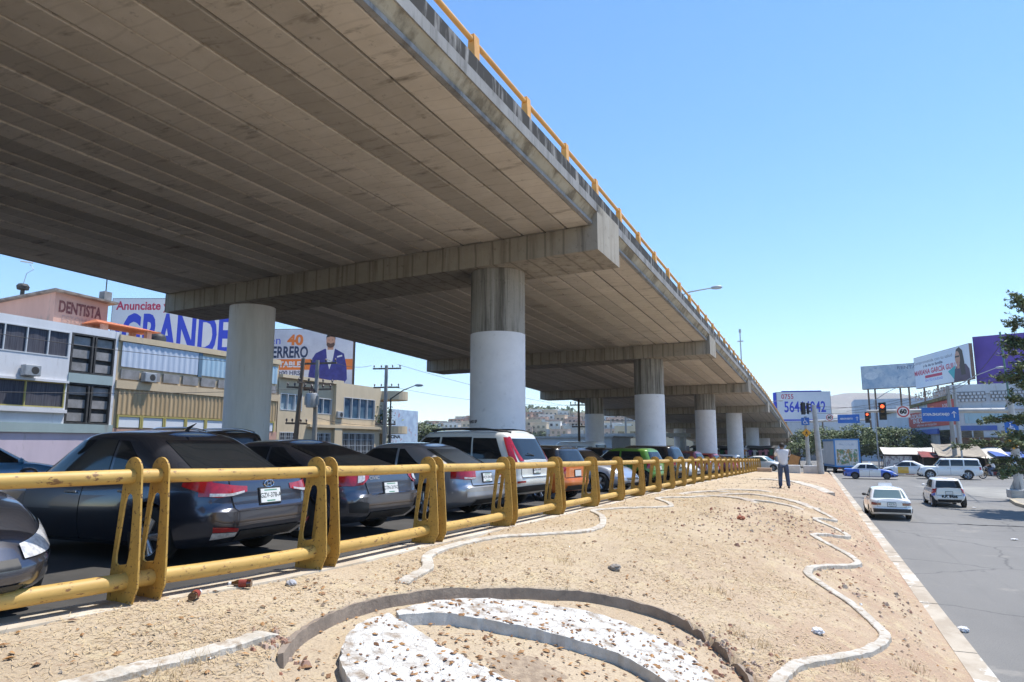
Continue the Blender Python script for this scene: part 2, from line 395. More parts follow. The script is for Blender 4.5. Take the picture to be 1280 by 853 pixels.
# ================================================================== OVERPASS
S_K = [-39.4, -19.7, 0, 19.7, 39.4, 59.1, 78.8, 98.5, 118.2]
Z_K = [8.4, 8.3, 8.1, 7.67, 7.05, 6.35, 5.25, 4.05, 2.9]
def zb(s): return interp(s, S_K, Z_K)
def bp(s, t, z): return Vector((-4.93 + 0.01745 * s - t, 17.16 + s + 0.0917 * t, z))
BW = 18.2
def concrete_mat(name, a, b, dark, light=None, boards=None, streak=(14, 14, 0.5), rnd=0.0, lo=0.5, hi=0.72):
    m = bpy.data.materials.new(name); m.use_nodes = True; nt = m.node_tree; N = nt.nodes; L = nt.links; p = N['Principled BSDF']
    p.inputs['Roughness'].default_value = 0.9; p.inputs['Specular IOR Level'].default_value = 0.25
    tc = N.new('ShaderNodeTexCoord')
    def nz(sc, det=6, st=None):
        n = N.new('ShaderNodeTexNoise'); n.inputs['Scale'].default_value = sc; n.inputs['Detail'].default_value = det; n.inputs['Roughness'].default_value = 0.65
        if st:
            mp = N.new('ShaderNodeMapping'); mp.inputs['Scale'].default_value = st; L.new(tc.outputs['Object'], mp.inputs[0]); L.new(mp.outputs[0], n.inputs['Vector'])
        else: L.new(tc.outputs['Object'], n.inputs['Vector'])
        return n.outputs['Fac']
    def ramp(f, l, h, c0, c1):
        r = N.new('ShaderNodeValToRGB'); e = r.color_ramp.elements; e[0].position = l; e[1].position = h; e[0].color = (*c0, 1); e[1].color = (*c1, 1); L.new(f, r.inputs[0]); return r.outputs[0]
    def mix(f, x, y, mode='MIX'):
        q = N.new('ShaderNodeMixRGB'); q.blend_type = mode
        if isinstance(f, float): q.inputs[0].default_value = f
        else: L.new(f, q.inputs[0])
        for i, w in ((1, x), (2, y)):
            if isinstance(w, tuple): q.inputs[i].default_value = (*w, 1)
            else: L.new(w, q.inputs[i])
        return q.outputs[0]
    c = ramp(nz(1.1), 0.35, 0.65, a, b)
    c = mix(ramp(nz(1.0, 5, streak), lo, hi, (0,) * 3, (0.85,) * 3), c, dark)
    if light: c = mix(ramp(nz(0.9, 5, tuple(k * 0.7 for k in streak)), 0.55, 0.75, (0,) * 3, (0.7,) * 3), c, light)
    c = mix(ramp(nz(6, 8), 0.6, 0.72, (0,) * 3, (0.55,) * 3), c, dark)
    if boards:
        w = N.new('ShaderNodeTexWave'); w.wave_type = 'BANDS'; w.bands_direction = boards[0]; w.inputs['Scale'].default_value = boards[1]; w.inputs['Distortion'].default_value = boards[2]
        w.inputs['Detail'].default_value = 2; L.new(tc.outputs['Object'], w.inputs['Vector'])
        c = mix(ramp(w.outputs['Fac'], 0.0, boards[3], (boards[4],) * 3, (0,) * 3), c, dark)
    if rnd:
        oi = N.new('ShaderNodeObjectInfo'); mr = N.new('ShaderNodeMapRange'); mr.inputs[3].default_value = 1 - rnd; mr.inputs[4].default_value = 1 + rnd
        L.new(oi.outputs['Random'], mr.inputs[0]); hs = N.new('ShaderNodeHueSaturation'); L.new(mr.outputs[0], hs.inputs['Value']); L.new(c, hs.inputs['Color']); c = hs.outputs[0]
    L.new(c, p.inputs['Base Color'])
    bu = N.new('ShaderNodeBump'); bu.inputs['Distance'].default_value = 0.006; L.new(nz(22, 8), bu.inputs['Height']); L.new(bu.outputs[0], p.inputs['Normal'])
    return m
GIRD = concrete_mat('girder_concrete', (0.58, 0.525, 0.455), (0.50, 0.45, 0.385), (0.17, 0.145, 0.115), (0.60, 0.55, 0.48), ('Y', 0.8, 3.5, 0.05, 0.16), (0.8, 2.6, 1), rnd=0.27, lo=0.585, hi=0.74)
CAPM = concrete_mat('cap_concrete', (0.40, 0.36, 0.30), (0.33, 0.295, 0.245), (0.13, 0.115, 0.095), (0.46, 0.43, 0.38), ('X', 0.55, 1.0, 0.06, 0.6), (3.2, 3.2, 0.25))
PARA = concrete_mat('parapet_concrete', (0.31, 0.305, 0.30), (0.25, 0.245, 0.24), (0.11, 0.105, 0.10), (0.38, 0.375, 0.365), None, (3, 3, 0.4))
WEB = concrete_mat('web_concrete', (0.42, 0.37, 0.28), (0.34, 0.295, 0.215), (0.16, 0.13, 0.09), (0.5, 0.46, 0.38), None, (2, 1.6, 0.3), lo=0.48, hi=0.62)
MOLD = mat('mold_band', (0.028, 0.027, 0.026), (0.34, 0.33, 0.32), 1.0, 0.95, stretch=(3.6, 3.6, 0.55), lo=0.51, hi=0.66, detail=8)
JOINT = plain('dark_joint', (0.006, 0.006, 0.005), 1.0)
YEL_B = mat('bridge_rail_paint', (0.78, 0.40, 0.10), (0.66, 0.33, 0.085), 3, 0.55, c3=(0.3, 0.14, 0.05), scale3=14, lo3=0.66, hi3=0.74)
ov = empty('overpass', bp(0, 9, 0), 0, 'long concrete overpass on round white painted pillars crossing above the parked cars', 'overpass')
OV0 = ov.location.copy()
def obuild(mb, name, mats, **k):
    o = mb.build(name, mats, None, **k)
    for v in o.data.vertices: v.co -= OV0
    o.parent = ov; return o
def slab(mb, s0, s1, t0, t1, z0, z1, m=0, n=1):
    """box in span coordinates; z given as offsets above the cap-bottom line"""
    for i in range(n):
        a = s0 + (s1 - s0) * i / n; b = s0 + (s1 - s0) * (i + 1) / n
        A, B = zb(a), zb(b)
        mb.hexa([bp(a, t1, A + z0), bp(a, t0, A + z0), bp(b, t0, B + z0), bp(b, t1, B + z0),
                 bp(a, t1, A + z1), bp(a, t0, A + z1), bp(b, t0, B + z1), bp(b, t1, B + z1)], m)
NG = 26
gw = (BW - 0.44) / NG
rg = random.Random(3)
far = MB()
for si in range(1, 8):                        # girders of each span; beyond the third span they are one mass
    s0, s1 = S_K[si] + 0.04, S_K[si + 1] - 0.02
    if si == 1: s0 = S_K[1] - 12
    for k in range(NG):
        t0 = 0.22 + k * gw; mb = MB() if si < 4 else far; dz = rg.uniform(-0.012, 0.012); e = 0.026 + rg.random() * 0.012 if k % 2 else 0.034 + rg.random() * .014
        a, b = t0 + e, t0 + gw - (0.022 if k % 2 == 0 else .030)
        A, B = zb(s0 + 0.01) if si > 1 else 8.34, zb(s1)
        pr = [(a + 0.012, 0.72 + dz), (b - 0.012, 0.72 + dz), (b, 0.732 + dz), (b, 0.93), (a, 0.93), (a, 0.732 + dz)]
        mb.prism(pr, lambda t, z: bp(s0, t, A + z), lambda t, z: bp(s1, t, B + z))
        if si < 4 and not (si == 3 and k > NG - 5): obuild(mb, 'girder', GIRD)
        elif si == 3: far.add(mb.v, mb.f)
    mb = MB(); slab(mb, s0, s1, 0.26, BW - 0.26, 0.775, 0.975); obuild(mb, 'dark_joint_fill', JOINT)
o = obuild(far, 'far_girders', GIRD); o['kind'] = 'stuff'
for si in range(1, 8):                        # deck, web, fascia and parapets
    s0, s1 = S_K[si] - (12 if si == 1 else 0), S_K[si + 1]
    mb = MB(); slab(mb, s0, s1, 0.2, BW - 0.2, 0.985, 1.25); obuild(mb, 'deck_slab', CAPM)
    for side in (0, 1):
        def T(t): return t if side == 0 else BW - t
        A, B = zb(s0), zb(s1)
        mb = MB()
        def pf(poly, mi, e0=0.0, e1=0.0):
            mb.prism(poly, lambda t, z: bp(s0 + e0, T(t), A + z), lambda t, z: bp(s1 - e1, T(t), B + z), mi)
        pf([(0.215, 0.70), (0.215, 0.78), (0.13, 0.80), (0.13, 0.715)], 0, 0.05, 0.03)      # lip
        obuild(mb, 'soffit_lip', [PARA])
        mb = MB(); pf([(0.20, 0.801), (0.03, 1.05), (0.03, 1.10), (0.3, 1.10)], 0, 0.05, 0.03); obuild(mb, 'edge_beam', [WEB])
        mb = MB(); pf([(0, 1.05), (0, 1.28), (0.22, 1.28), (0.22, 1.05)], 0); pf([(0.0, 1.28), (0.0, 1.57), (0.22, 1.57), (0.22, 1.28)], 1)
        obuild(mb, 'parapet', [PARA, MOLD])
# pier caps and pillars
PAINT = mat('pillar_paint', (0.80, 0.80, 0.84), (0.75, 0.75, 0.79), 2.2, 0.8, c3=(0.5, 0.5, 0.53), scale3=5, lo3=0.6, hi3=0.8)
PAINT2 = mat('pillar_old_paint', (0.84, 0.84, 0.86), (0.77, 0.77, 0.785), 1.5, 0.85, stretch=(3, 3, 0.4), c3=(0.46, 0.45, 0.44), scale3=2, lo3=0.62, hi3=0.8)
PCON = concrete_mat('pillar_concrete', (0.36, 0.335, 0.30), (0.30, 0.28, 0.25), (0.09, 0.082, 0.07), (0.5, 0.49, 0.47), None, (5, 5, 0.22), lo=0.46, hi=0.62)
for ki in range(1, 9):
    s = S_K[ki]
    mb = MB(); Zc = zb(s + 1.07)
    h = lambda z: zb(s) + z
    mb.hexa([bp(s, BW, h(0)), bp(s, 0, h(0)), bp(s + 2.14, 0, h(0)), bp(s + 2.14, BW, h(0)), bp(s, BW, h(.70)), bp(s, 0, h(.70)), bp(s + 2.14, 0, h(.70)), bp(s + 2.14, BW, h(.70))])
    for t0, t1 in ((0.0, 0.31), (BW - 0.31, BW)):
        mb.hexa([bp(s, t1, h(.70)), bp(s, t0, h(.70)), bp(s + 2.14, t0, h(.70)), bp(s + 2.14, t1, h(.70)), bp(s, t1, h(1.28)), bp(s, t0, h(1.28)), bp(s + 2.14, t0, h(1.28)), bp(s + 2.14, t1, h(1.28))])
    # inner web of the inverted tee
    mb.hexa([bp(s + .3, BW - .31, h(.7)), bp(s + .3, .31, h(.7)), bp(s + 1.8, .31, h(.7)), bp(s + 1.8, BW - .31, h(.7)), bp(s + .3, BW - .31, h(.97)), bp(s + .3, .31, h(.97)), bp(s + 1.8, .31, h(.97)), bp(s + 1.8, BW - .31, h(.97))])
    o = obuild(mb, 'pier_cap', CAPM, weld=True); 
    for v in o.data.vertices: pass
    for tt, left in ((3.6, 0), (14.35 if ki == 2 else 13.3, 1)):
        c = bp(s + 1.07, tt, 0); gz = park_z(c.y) - 0.3
        zp = {2: 6.2, 3: 5.7, 4: 5.75, 5: 9, 6: 9, 7: 9, 8: 9, 1: 6.2}[ki] if not left else {4: 5.65}.get(ki, 9)
        zp = min(zp, h(0)); mb = MB(); r = 0.83; n = 48
        lv = [(r, gz), (r, zp - 0.001)] + ([(r - 0.006, zp), (r - 0.006, h(0) - 0.42), (r - 0.012, h(0) - .42), (r - 0.012, h(0) - .36), (r - 0.004, h(0) - .36), (r - 0.004, h(0) + 0.01)] if zp < h(0) - 0.1 else [(r, h(0) + 0.01)])
        for (a, b) in zip(lv[:-1], lv[1:]):
            mb.lathe([a, b], n, 0 if b[1] <= zp else 1, Matrix.Translation((c.x, c.y, 0)))
        o = obuild(mb, 'pillar', [PAINT2 if (left and ki == 2) else PAINT, PCON], smooth=35, weld=True)
        o['label'] = 'white painted pillar with bare concrete collar' if zp < h(0) - .1 else 'pillar painted pale grey up to the cap'
# scrawled black writing near the foot of the near pillar
pc = bp(1.07, 3.6, 0)
def wrapc(x, y):
    a = R(-142) + x / 0.835; return (math.cos(a) * 0.836, math.sin(a) * 0.836, y)
tx = text('TODOS N NO SF', 0.12, None, plain('black_spray', (0.01, 0.01, 0.012), 0.8), pc - OV0 + Vector((0, 0, 3.58)), (0, 0, 0), 'graffiti', wrap=wrapc, bold=0.004); tx.parent = ov
# yellow railing
mb = MB()
npost = 0
s = -19.0
def rz(s): return zb(s) + 1.57
while s < 117:
    mb = MB()
    for t in (0.03,):
        for ds in (0.0,):
            mb.hexa([bp(s + ds - .10, t + .16, rz(s + ds)), bp(s + ds - .10, t, rz(s + ds)), bp(s + ds + .10, t, rz(s + ds)), bp(s + ds + .10, t + .16, rz(s + ds)),
                     bp(s + ds - .10, t + .14, rz(s) + .47), bp(s + ds - .10, t + .02, rz(s) + .47), bp(s + ds + .10, t + .02, rz(s) + .47), bp(s + ds + .10, t + .14, rz(s) + .47)])
    obuild(mb, 'railing_post', YEL_B); s += 2.4
mb = MB()
for t in (0.11, BW - 0.11):
    mb.tube([bp(a, t, rz(a) + 0.38) for a in [S_K[1] - 10] + S_K[2:]], 0.05, 10)
obuild(mb, 'railing_pipe', YEL_B, smooth=40)
# ================================================================== YELLOW ROADSIDE BARRIER
YEL = mat('barrier_paint', (0.52, 0.31, 0.065), (0.42, 0.25, 0.055), 5, 0.6, bump=0.0015, bscale=60, c3=(0.12, 0.055, 0.02), scale3=30, lo3=0.575, hi3=0.62, detail=8, rough2=0.75)
YELP = mat('barrier_pipe_paint', (0.58, 0.37, 0.10), (0.47, 0.29, 0.075), 3, 0.55, bump=0.001, bscale=40, c3=(0.20, 0.10, 0.035), scale3=22, lo3=0.585, hi3=0.63, detail=8, stretch=(1, 0.5, 1))
fence = empty('pipe_barrier', (fence_x(30), 30, fence_z(30)), 0, 'yellow double pipe barrier with paired flat posts between the island and parked cars', 'barrier')
F0 = fence.location.copy()
def plate_outline():
    """front plate seen along the fence: u across (+ towards the road), v up"""
    o = []
    for i in range(13):
        a = math.pi * i / 12; o.append((0.125 * math.cos(a), 1.03 + 0.125 * math.sin(a)))
    o += [(-0.135, 0.90), (-0.175, 0.55), (-0.225, 0.12), (-0.24, -0.05), (-0.12, -0.05), (0.04, -0.05), (0.10, -0.05), (0.185, 0.13), (0.18, 0.30), (0.155, 0.65), (0.133, 0.92)]
    return o
SLOT = [(-0.085, 0.78), (-0.06, 0.845), (-0.02, 0.865), (0.02, 0.845), (0.04, 0.78), (0.042, 0.5), (0.035, 0.36), (0.015, 0.30), (-0.11, 0.285), (-0.145, 0.30), (-0.15, 0.36), (-0.118, 0.55)]
def plate_mesh():
    """a plate with its slot cut through, 14 mm thick, local y is the fence direction"""
    bm = bmesh.new(); th = 0.016
    out = [bm.verts.new((u, 0, v)) for u, v in plate_outline()]; inn = [bm.verts.new((u, 0, v)) for u, v in SLOT]
    es = [bm.edges.new((out[i], out[(i + 1) % len(out)])) for i in range(len(out))] + [bm.edges.new((inn[i], inn[(i + 1) % len(inn)])) for i in range(len(inn))]
    r = bmesh.ops.triangle_fill(bm, use_beauty=True, use_dissolve=False, edges=es, normal=(0, -1, 0))
    ex = bmesh.ops.extrude_face_region(bm, geom=list(bm.faces))
    bmesh.ops.translate(bm, verts=[e for e in ex['geom'] if isinstance(e, bmesh.types.BMVert)], vec=(0, th, 0))
    bmesh.ops.recalc_face_normals(bm, faces=bm.faces)
    me = bpy.data.meshes.new('barrier_post'); bm.to_mesh(me); bm.free(); me.materials.append(YEL); return me
PLATE = plate_mesh()
post_y = [-0.6, 1.75, 4.12, 6.08, 8.40, 10.9, 13.4, 15.85, 18.2] + [18.2 + 2.42 * k for k in range(1, 22)]
for y in post_y:
    for d in (-0.11, 0.11):
        o = bpy.data.objects.new('barrier_post', PLATE); col.objects.link(o); o.parent = fence
        yy = y + d; dx = (fence_x(yy + .5) - fence_x(yy - .5)); rr = random.Random(int(yy * 100))
        o.location = Vector((fence_x(yy), yy, fence_z(yy))) - F0; o.rotation_euler = (rr.uniform(-.012, .012), rr.uniform(-.012, .012), -math.atan(dx) + rr.uniform(-.05, .05))
for a, b in zip(post_y[:-1], post_y[1:]):
    for hz, r, nm in ((1.0, 0.058, 'top_pipe'), (0.17, 0.066, 'bottom_pipe')):
        mb = MB(); pts = []
        for i in range(5):
            y = a + (b - a) * i / 4; pts.append(Vector((fence_x(y), y, fence_z(y) + hz - 0.008 * math.sin(math.pi * i / 4))) - F0)
        mb.tube(pts, r, 16, cap=False)
        mb.build(nm, YELP, fence, smooth=50)
# pale concrete strip the posts stand on
mb = MB(); n = 70
for i in range(n):
    y0, y1 = -8 + 78 * i / n, -8 + 78 * (i + 1) / n
    P = lambda y, dx, dz: (fence_x(y) + dx, y, fence_z(y) + dz)
    mb.hexa([P(y0, -.25, -.3), P(y0, .2, -.3), P(y1, .2, -.3), P(y1, -.25, -.3), P(y0, -.25, 0.0), P(y0, .17, 0.0), P(y1, .17, 0.0), P(y1, -.25, 0.0)])
tag(mb.build('barrier_footing_strip', mat('footing_concrete', (0.60, 0.54, 0.45), (0.44, 0.37, 0.28), 1.3, 0.9), weld=True), kind='structure')
# ================================================================== CARS
GLASS = plain('car_glass', (0.012, 0.015, 0.018), 0.05, spec=0.7)
GLASSG = plain('car_glass_green', (0.10, 0.15, 0.155), 0.06, spec=0.8)
TYRE = mat('tyre_rubber', (0.02, 0.02, 0.02), (0.035, 0.033, 0.03), 8, 0.85)
RIM = plain('rim_alloy', (0.55, 0.56, 0.58), 0.3, metal=0.9)
RIMD = plain('rim_dark', (0.12, 0.12, 0.13), 0.4, metal=0.6)
BLACKP = mat('black_plastic', (0.018, 0.018, 0.02), (0.03, 0.03, 0.03), 6, 0.6)
UNDER = plain('underbody', (0.008, 0.008, 0.009), 0.95)
CHROME = plain('chrome', (0.75, 0.75, 0.77), 0.12, metal=1.0)
REDL = mat('tail_lens', (0.45, 0.006, 0.012), (0.30, 0.003, 0.008), 16, 0.12, coat=1.0)
REDD = plain('tail_lens_dark', (0.16, 0.004, 0.008), 0.15, coat=1.0)
CLEARL = mat('clear_lens', (0.62, 0.62, 0.62), (0.38, 0.38, 0.40), 22, 0.12, coat=1.0)
PLATE_W = plain('plate_white', (0.74, 0.75, 0.74), 0.5); PLATE_K = plain('plate_text', (0.03, 0.04, 0.04), 0.6); PLATE_G = plain('plate_green', (0.10, 0.3, 0.2), 0.6)
def paint(name, c, metal=0.55, rough=0.34, dust=0.06):
    d = tuple(min(1, x * (1 - dust) + dust * y) for x, y in zip(c, (0.5, 0.46, 0.4)))
    return mat(name, c, d, 2.3, rough, metal, coat=0.9, lo=0.35, hi=0.75)
P_GREY = paint('paint_graphite', (0.082, 0.09, 0.118), 0.75, 0.22, .03)
P_GREY2 = paint('paint_steel_grey', (0.11, 0.12, 0.15), 0.75, 0.25, .04)
P_SILV = paint('paint_silver', (0.46, 0.48, 0.52), 0.75, 0.32)
P_SILVB = paint('paint_silver_blue', (0.42, 0.47, 0.56), 0.6, 0.32)
P_WHITE = paint('paint_white', (0.80, 0.80, 0.79), 0.0, 0.35, 0.03)
P_PEARL = paint('paint_pearl', (0.72, 0.72, 0.68), 0.15, 0.35, 0.05)
P_ORANGE = paint('paint_orange', (0.72, 0.17, 0.015), 0.05, 0.35)
P_GREEN = paint('paint_green', (0.10, 0.26, 0.02), 0.1, 0.32)
P_BLACK = paint('paint_black', (0.012, 0.012, 0.014), 0.1, 0.25, 0.02)
P_RED = paint('paint_red', (0.45, 0.015, 0.015), 0.1, 0.3)
P_MAROON = paint('paint_maroon', (0.14, 0.012, 0.018), 0.3, 0.3)
P_BLUE = paint('paint_blue', (0.02, 0.10, 0.50), 0.0, 0.35)
P_BLUEC = paint('paint_sky_blue', (0.07, 0.22, 0.42), 0.2, 0.3)
P_YELT = paint('paint_taxi_yellow', (0.75, 0.42, 0.02), 0.0, 0.4)

class Car:
    """local frame: nose towards +x, y left, z up, wheels on z=0"""
    def __init__(s, L=4.4, W=1.72, H=1.45, wb=2.6, fo=0.82, wr=0.31, deck=None, bot=None, front=None, rear=None, side=None,
                 gh=None, nf=4.5, nr=7.0, gw=0.74, gnf=5, gnr=7, tumble=1.0):
        s.L, s.W, s.H, s.wb, s.wr = L, W, H, wb, wr
        s.xf = L / 2; s.xr = -L / 2; s.ax_f = s.xf - fo; s.ax_r = s.ax_f - wb
        s.deck = deck; s.bot = bot or [(-L / 2, 0.28), (-L / 2 + .6, 0.2), (L / 2 - .6, .2), (L / 2, .24)]
        s.front = front or [(0, -.16), (.12, -.04), (.3, 0), (.5, 0), (.62, -.05), (.85, -.16), (1, -.34)]
        s.rear = rear or [(0, -.2), (.12, -.05), (.25, 0), (.48, 0), (.52, -.05), (.8, -.09), (.95, -.12), (1, -.2)]
        s.side = side or [(0, .9), (.1, .955), (.25, .985), (.5, 1.0), (.72, .985), (.86, .955), (.95, .925), (1, .875)]
        s.gh = gh; s.nf, s.nr, s.gw, s.gnf, s.gnr = nf, nr, gw, gnf, gnr
    # ---- lower body
    def zlow(s, x, f):
        z0 = cinterp(x, *zip(*s.bot)); zd = cinterp(x, *zip(*s.deck)); return z0 + f * (zd - z0)
    def lev(s, f):
        xf = s.xf + cinterp(f, *zip(*s.front)); xr = s.xr - cinterp(f, *zip(*s.rear)); b = s.W / 2 * cinterp(f, *zip(*s.side)); return xf, xr, b
    def Pend(s, v, f, rear):
        xf, xr, b = s.lev(f); xm = (xf + xr) / 2; a = (xf - xr) / 2; n = s.nr if rear else s.nf
        x = a * max(0, 1 - min(1, abs(v)) ** n) ** (1 / n); x = xm - x if rear else xm + x
        return Vector((x, v * b, s.zlow(x, f)))
    def Pside(s, x, f, sg):
        xf, xr, b = s.lev(f); xm = (xf + xr) / 2; a = (xf - xr) / 2; u = (x - xm) / a; n = s.nr if u < 0 else s.nf
        y = b * max(0, 1 - min(1, abs(u)) ** n) ** (1 / n); return Vector((x, sg * y, s.zlow(x, f)))
    # ---- greenhouse: gh = dict(xf0,xf1,xr0,xr1, zb=[(x,z)], zr=[(x,z)])
    def glev(s, g):
        G = s.gh; e = g + G.get('bow', .12) * g * (1 - g); xf = G['xf0'] + (G['xf1'] - G['xf0']) * (g - G.get('bow', .12) * g * (1 - g)) ; xr = G['xr0'] + (G['xr1'] - G['xr0']) * (g - G.get('bowr', .15) * g * (1 - g))
        w0 = s.W / 2 * G.get('w0', .93); w1 = s.W / 2 * s.gw
        b = w0 + (w1 - w0) * (g + 0.0) + 0.02 * math.sin(math.pi * g)
        if g > .9: k = (g - .9) / .1; b -= 0.05 * k * k; xf -= .05 * k * k; xr += .05 * k * k
        return xf, xr, b
    def zg(s, x, g):
        a = cinterp(x, *zip(*s.gh['zb'])); r = cinterp(x, *zip(*s.gh['zr'])); return a + g * (r - a)
    def Gend(s, v, g, rear):
        xf, xr, b = s.glev(g); xm = (xf + xr) / 2; a = (xf - xr) / 2; n = s.gnr if rear else s.gnf
        x = a * max(0, 1 - min(1, abs(v)) ** n) ** (1 / n); x = xm - x if rear else xm + x
        return Vector((x, v * b, s.zg(x, g)))
    def Gside(s, x, g, sg):
        xf, xr, b = s.glev(g); xm = (xf + xr) / 2; a = (xf - xr) / 2; u = (x - xm) / a; n = s.gnr if u < 0 else s.gnf
        y = b * max(0, 1 - min(1, abs(u)) ** n) ** (1 / n); return Vector((x, sg * y, s.zg(x, g)))
    def half(s, lo, f):
        E, S = (s.Pend, s.Pside) if lo else (s.Gend, s.Gside)
        xf, xr, b = s.lev(f) if lo else s.glev(f); xm = (xf + xr) / 2; a = (xf - xr) / 2
        vs = [0.0, .2, .4, .58, .72, .83, .91]; out = [E(v, f, False) for v in vs]
        u0 = (1 - .95 ** s.nf) ** (1 / s.nf) if lo else (1 - .95 ** s.gnf) ** (1 / s.gnf)
        u1 = (1 - .95 ** s.nr) ** (1 / s.nr) if lo else (1 - .95 ** s.gnr) ** (1 / s.gnr)
        ns = 20
        for i in range(ns + 1):
            u = u0 + (-u1 - u0) * i / ns; out.append(S(xm + a * u, f, 1))
        return out + [E(v, f, True) for v in vs[::-1]]
    def shell(s, lo, levels, crown):
        mb = MB(); loops = []
        for f in levels:
            h = s.half(lo, f); loops.append(h + [Vector((p.x, -p.y, p.z)) for p in h[::-1]][1:-1])
        n = len(loops[0]); hn = len(s.half(lo, levels[0]))
        for lp in loops: mb.v.extend([tuple(p) for p in lp])
        for i in range(len(levels) - 1):
            for j in range(n):
                a = i * n + j; b = i * n + (j + 1) % n; mb.f.append((a, b, b + n, a + n)); mb.m.append(0)
        # caps
        for top in (0, 1):
            base0 = (len(levels) - 1) * n if top else 0; K = 6; rows = []
            lp = loops[-1] if top else loops[0]
            for i in range(hn):
                pL = lp[i]; row = []
                for k in range(K + 1):
                    t = k / K
                    if k == 0: row.append(base0 + i)
                    elif k == K: row.append(base0 + (n - i) % n if i not in (0, hn - 1) else base0 + i)
                    elif i in (0, hn - 1): row.append(base0 + i)
                    else:
                        y = pL.y * (1 - 2 * t); c = crown * (1 - (1 - 2 * t) ** 2) if top else 0
                        endk = min(1, abs(pL.y) / (s.W * .3)); mb.v.append((pL.x, y, pL.z + c * endk)); row.append(len(mb.v) - 1)
                rows.append(row)
            for i in range(hn - 1):
                for k in range(K):
                    q = [rows[i][k], rows[i][k + 1], rows[i + 1][k + 1], rows[i + 1][k]]
                    u = []
                    for w in q:
                        if w not in u: u.append(w)
                    if len(u) >= 3: mb.f.append(tuple(u if top else u[::-1])); mb.m.append(0)
        return mb
    def body(s, parent, pm, roof_mat=None, name='body'):
        lo = s.shell(True, [0, .06, .14, .24, .36, .48, .53, .62, .74, .85, .92, .96, 1.0], 0.03)
        me = bpy.data.meshes.new('tmp'); me.from_pydata(lo.v, [], lo.f); me.materials.append(pm); me.materials.append(UNDER)
        bm = bmesh.new(); bm.from_mesh(me); bmesh.ops.remove_doubles(bm, verts=bm.verts, dist=1e-5); bmesh.ops.recalc_face_normals(bm, faces=bm.faces); bm.to_mesh(me); bm.free()
        o = bpy.data.objects.new('tmp', me); col.objects.link(o); cut = []
        for ax in (s.ax_f, s.ax_r):
            cb = MB(); cb.cyl((ax, -s.W, s.wr), (ax, -s.W / 2 + .26, s.wr), s.wr + .055, n=32); cb.cyl((ax, s.W / 2 - .26, s.wr), (ax, s.W, s.wr), s.wr + .055, n=32)
            c = cb.build('cut', [UNDER], weld=True); cut.append(c)
            md = o.modifiers.new('b', 'BOOLEAN'); md.operation = 'DIFFERENCE'; md.object = c; md.solver = 'EXACT'; md.material_mode = 'TRANSFER'
        dg = bpy.context.evaluated_depsgraph_get(); dg.update()
        me2 = bpy.data.meshes.new_from_object(o.evaluated_get(dg)); me2.name = name
        for c in cut: bpy.data.objects.remove(c)
        bpy.data.objects.remove(o)
        finish(me2, 38); b = bpy.data.objects.new(name, me2); col.objects.link(b); b.parent = parent
        s.bodyo = b
        gm = s.shell(False, [0, .1, .25, .4, .55, .7, .82, .9, .94, .975, 1.0], s.gh.get('crown', .05))
        g = gm.build('roof', [roof_mat or pm], parent, smooth=38, weld=True); s.roofo = g
        return b
    def patch(s, fn, nu, nv, name, m, parent, off=0.004, smooth=50, flip=None):
        """a panel laid on the skin: fn(u,v)->point; moved out along its own normal"""
        mb = MB(); P = {}
        e = 1e-3
        cen = Vector((0, 0, 0.7))
        for i in range(nu + 1):
            for j in range(nv + 1):
                u, v = i / nu, j / nv; p = fn(u, v)
                du = fn(min(1, u + e), v) - fn(max(0, u - e), v); dv = fn(u, min(1, v + e)) - fn(u, max(0, v - e)); nn = du.cross(dv)
                if nn.length < 1e-12: nn = p - cen
                nn.normalize()
                if nn.dot(p - cen) < 0: nn = -nn
                mb.v.append(tuple(p + nn * off))
        a0 = Vector(mb.v[0]); a1 = Vector(mb.v[nv + 1]); a2 = Vector(mb.v[1]); fl = (a1 - a0).cross(a2 - a0).dot(a0 - cen) < 0
        for i in range(nu):
            for j in range(nv):
                a = i * (nv + 1) + j; b = a + nv + 1; mb.f.append((a, a + 1, b + 1, b) if fl else (a, b, b + 1, a + 1)); mb.m.append(0)
        return mb.build(name, [m], parent, smooth=smooth)
    # ---- details
    def rear_glass(s, parent, v=.80, g0=.1, g1=.86, m=None, name='rear_window'):
        return s.patch(lambda a, b: s.Gend(-v + 2 * v * a, g0 + (g1 - g0) * b, True), 14, 6, name, m or GLASS, parent, .006)
    def windshield(s, parent, v=.84, g0=.06, g1=.9, m=None):
        return s.patch(lambda a, b: s.Gend(-v + 2 * v * a, g0 + (g1 - g0) * b, False), 14, 6, 'windshield', m or GLASS, parent, .006)
    def side_glass(s, parent, wins, m=None, both=True):
        for (xa0, xa1, xb0, xb1, g0, g1) in wins:        # rear-bottom, rear-top, front-bottom, front-top
            for sg in (1, -1):
                def fn(a, b):
                    x = (xa0 + (xa1 - xa0) * b) * (1 - a) + (xb0 + (xb1 - xb0) * b) * a; return s.Gside(x, g0 + (g1 - g0) * b, sg)
                s.patch(fn, 8, 5, 'side_window', m or GLASS, parent, .006)
    def doors(s, parent, pm, ds, f0=.06, f1=.985, handle=CHROME, hz=.8):
        for (x0, x1) in ds:
            for sg in (1, -1):
                gap = s.patch(lambda a, b: s.Pside(x0 + (x1 - x0) * a, f0 + (f1 - f0) * b, sg), 6, 8, 'door', UNDER, parent, .0015)
                k = .008
                p = s.patch(lambda a, b: s.Pside(x0 + k + (x1 - x0 - 2 * k) * a, f0 + .012 + (f1 - f0 - .012) * b, sg), 6, 10, 'door_skin', pm, gap, .004)
                c = s.Pside(x0 + .16, hz, sg); mb = MB(); mb.box(c + Vector((0, sg * .018, 0)), (.2, .03, .028)); mb.build('handle', [handle], gap, bevel=.006)
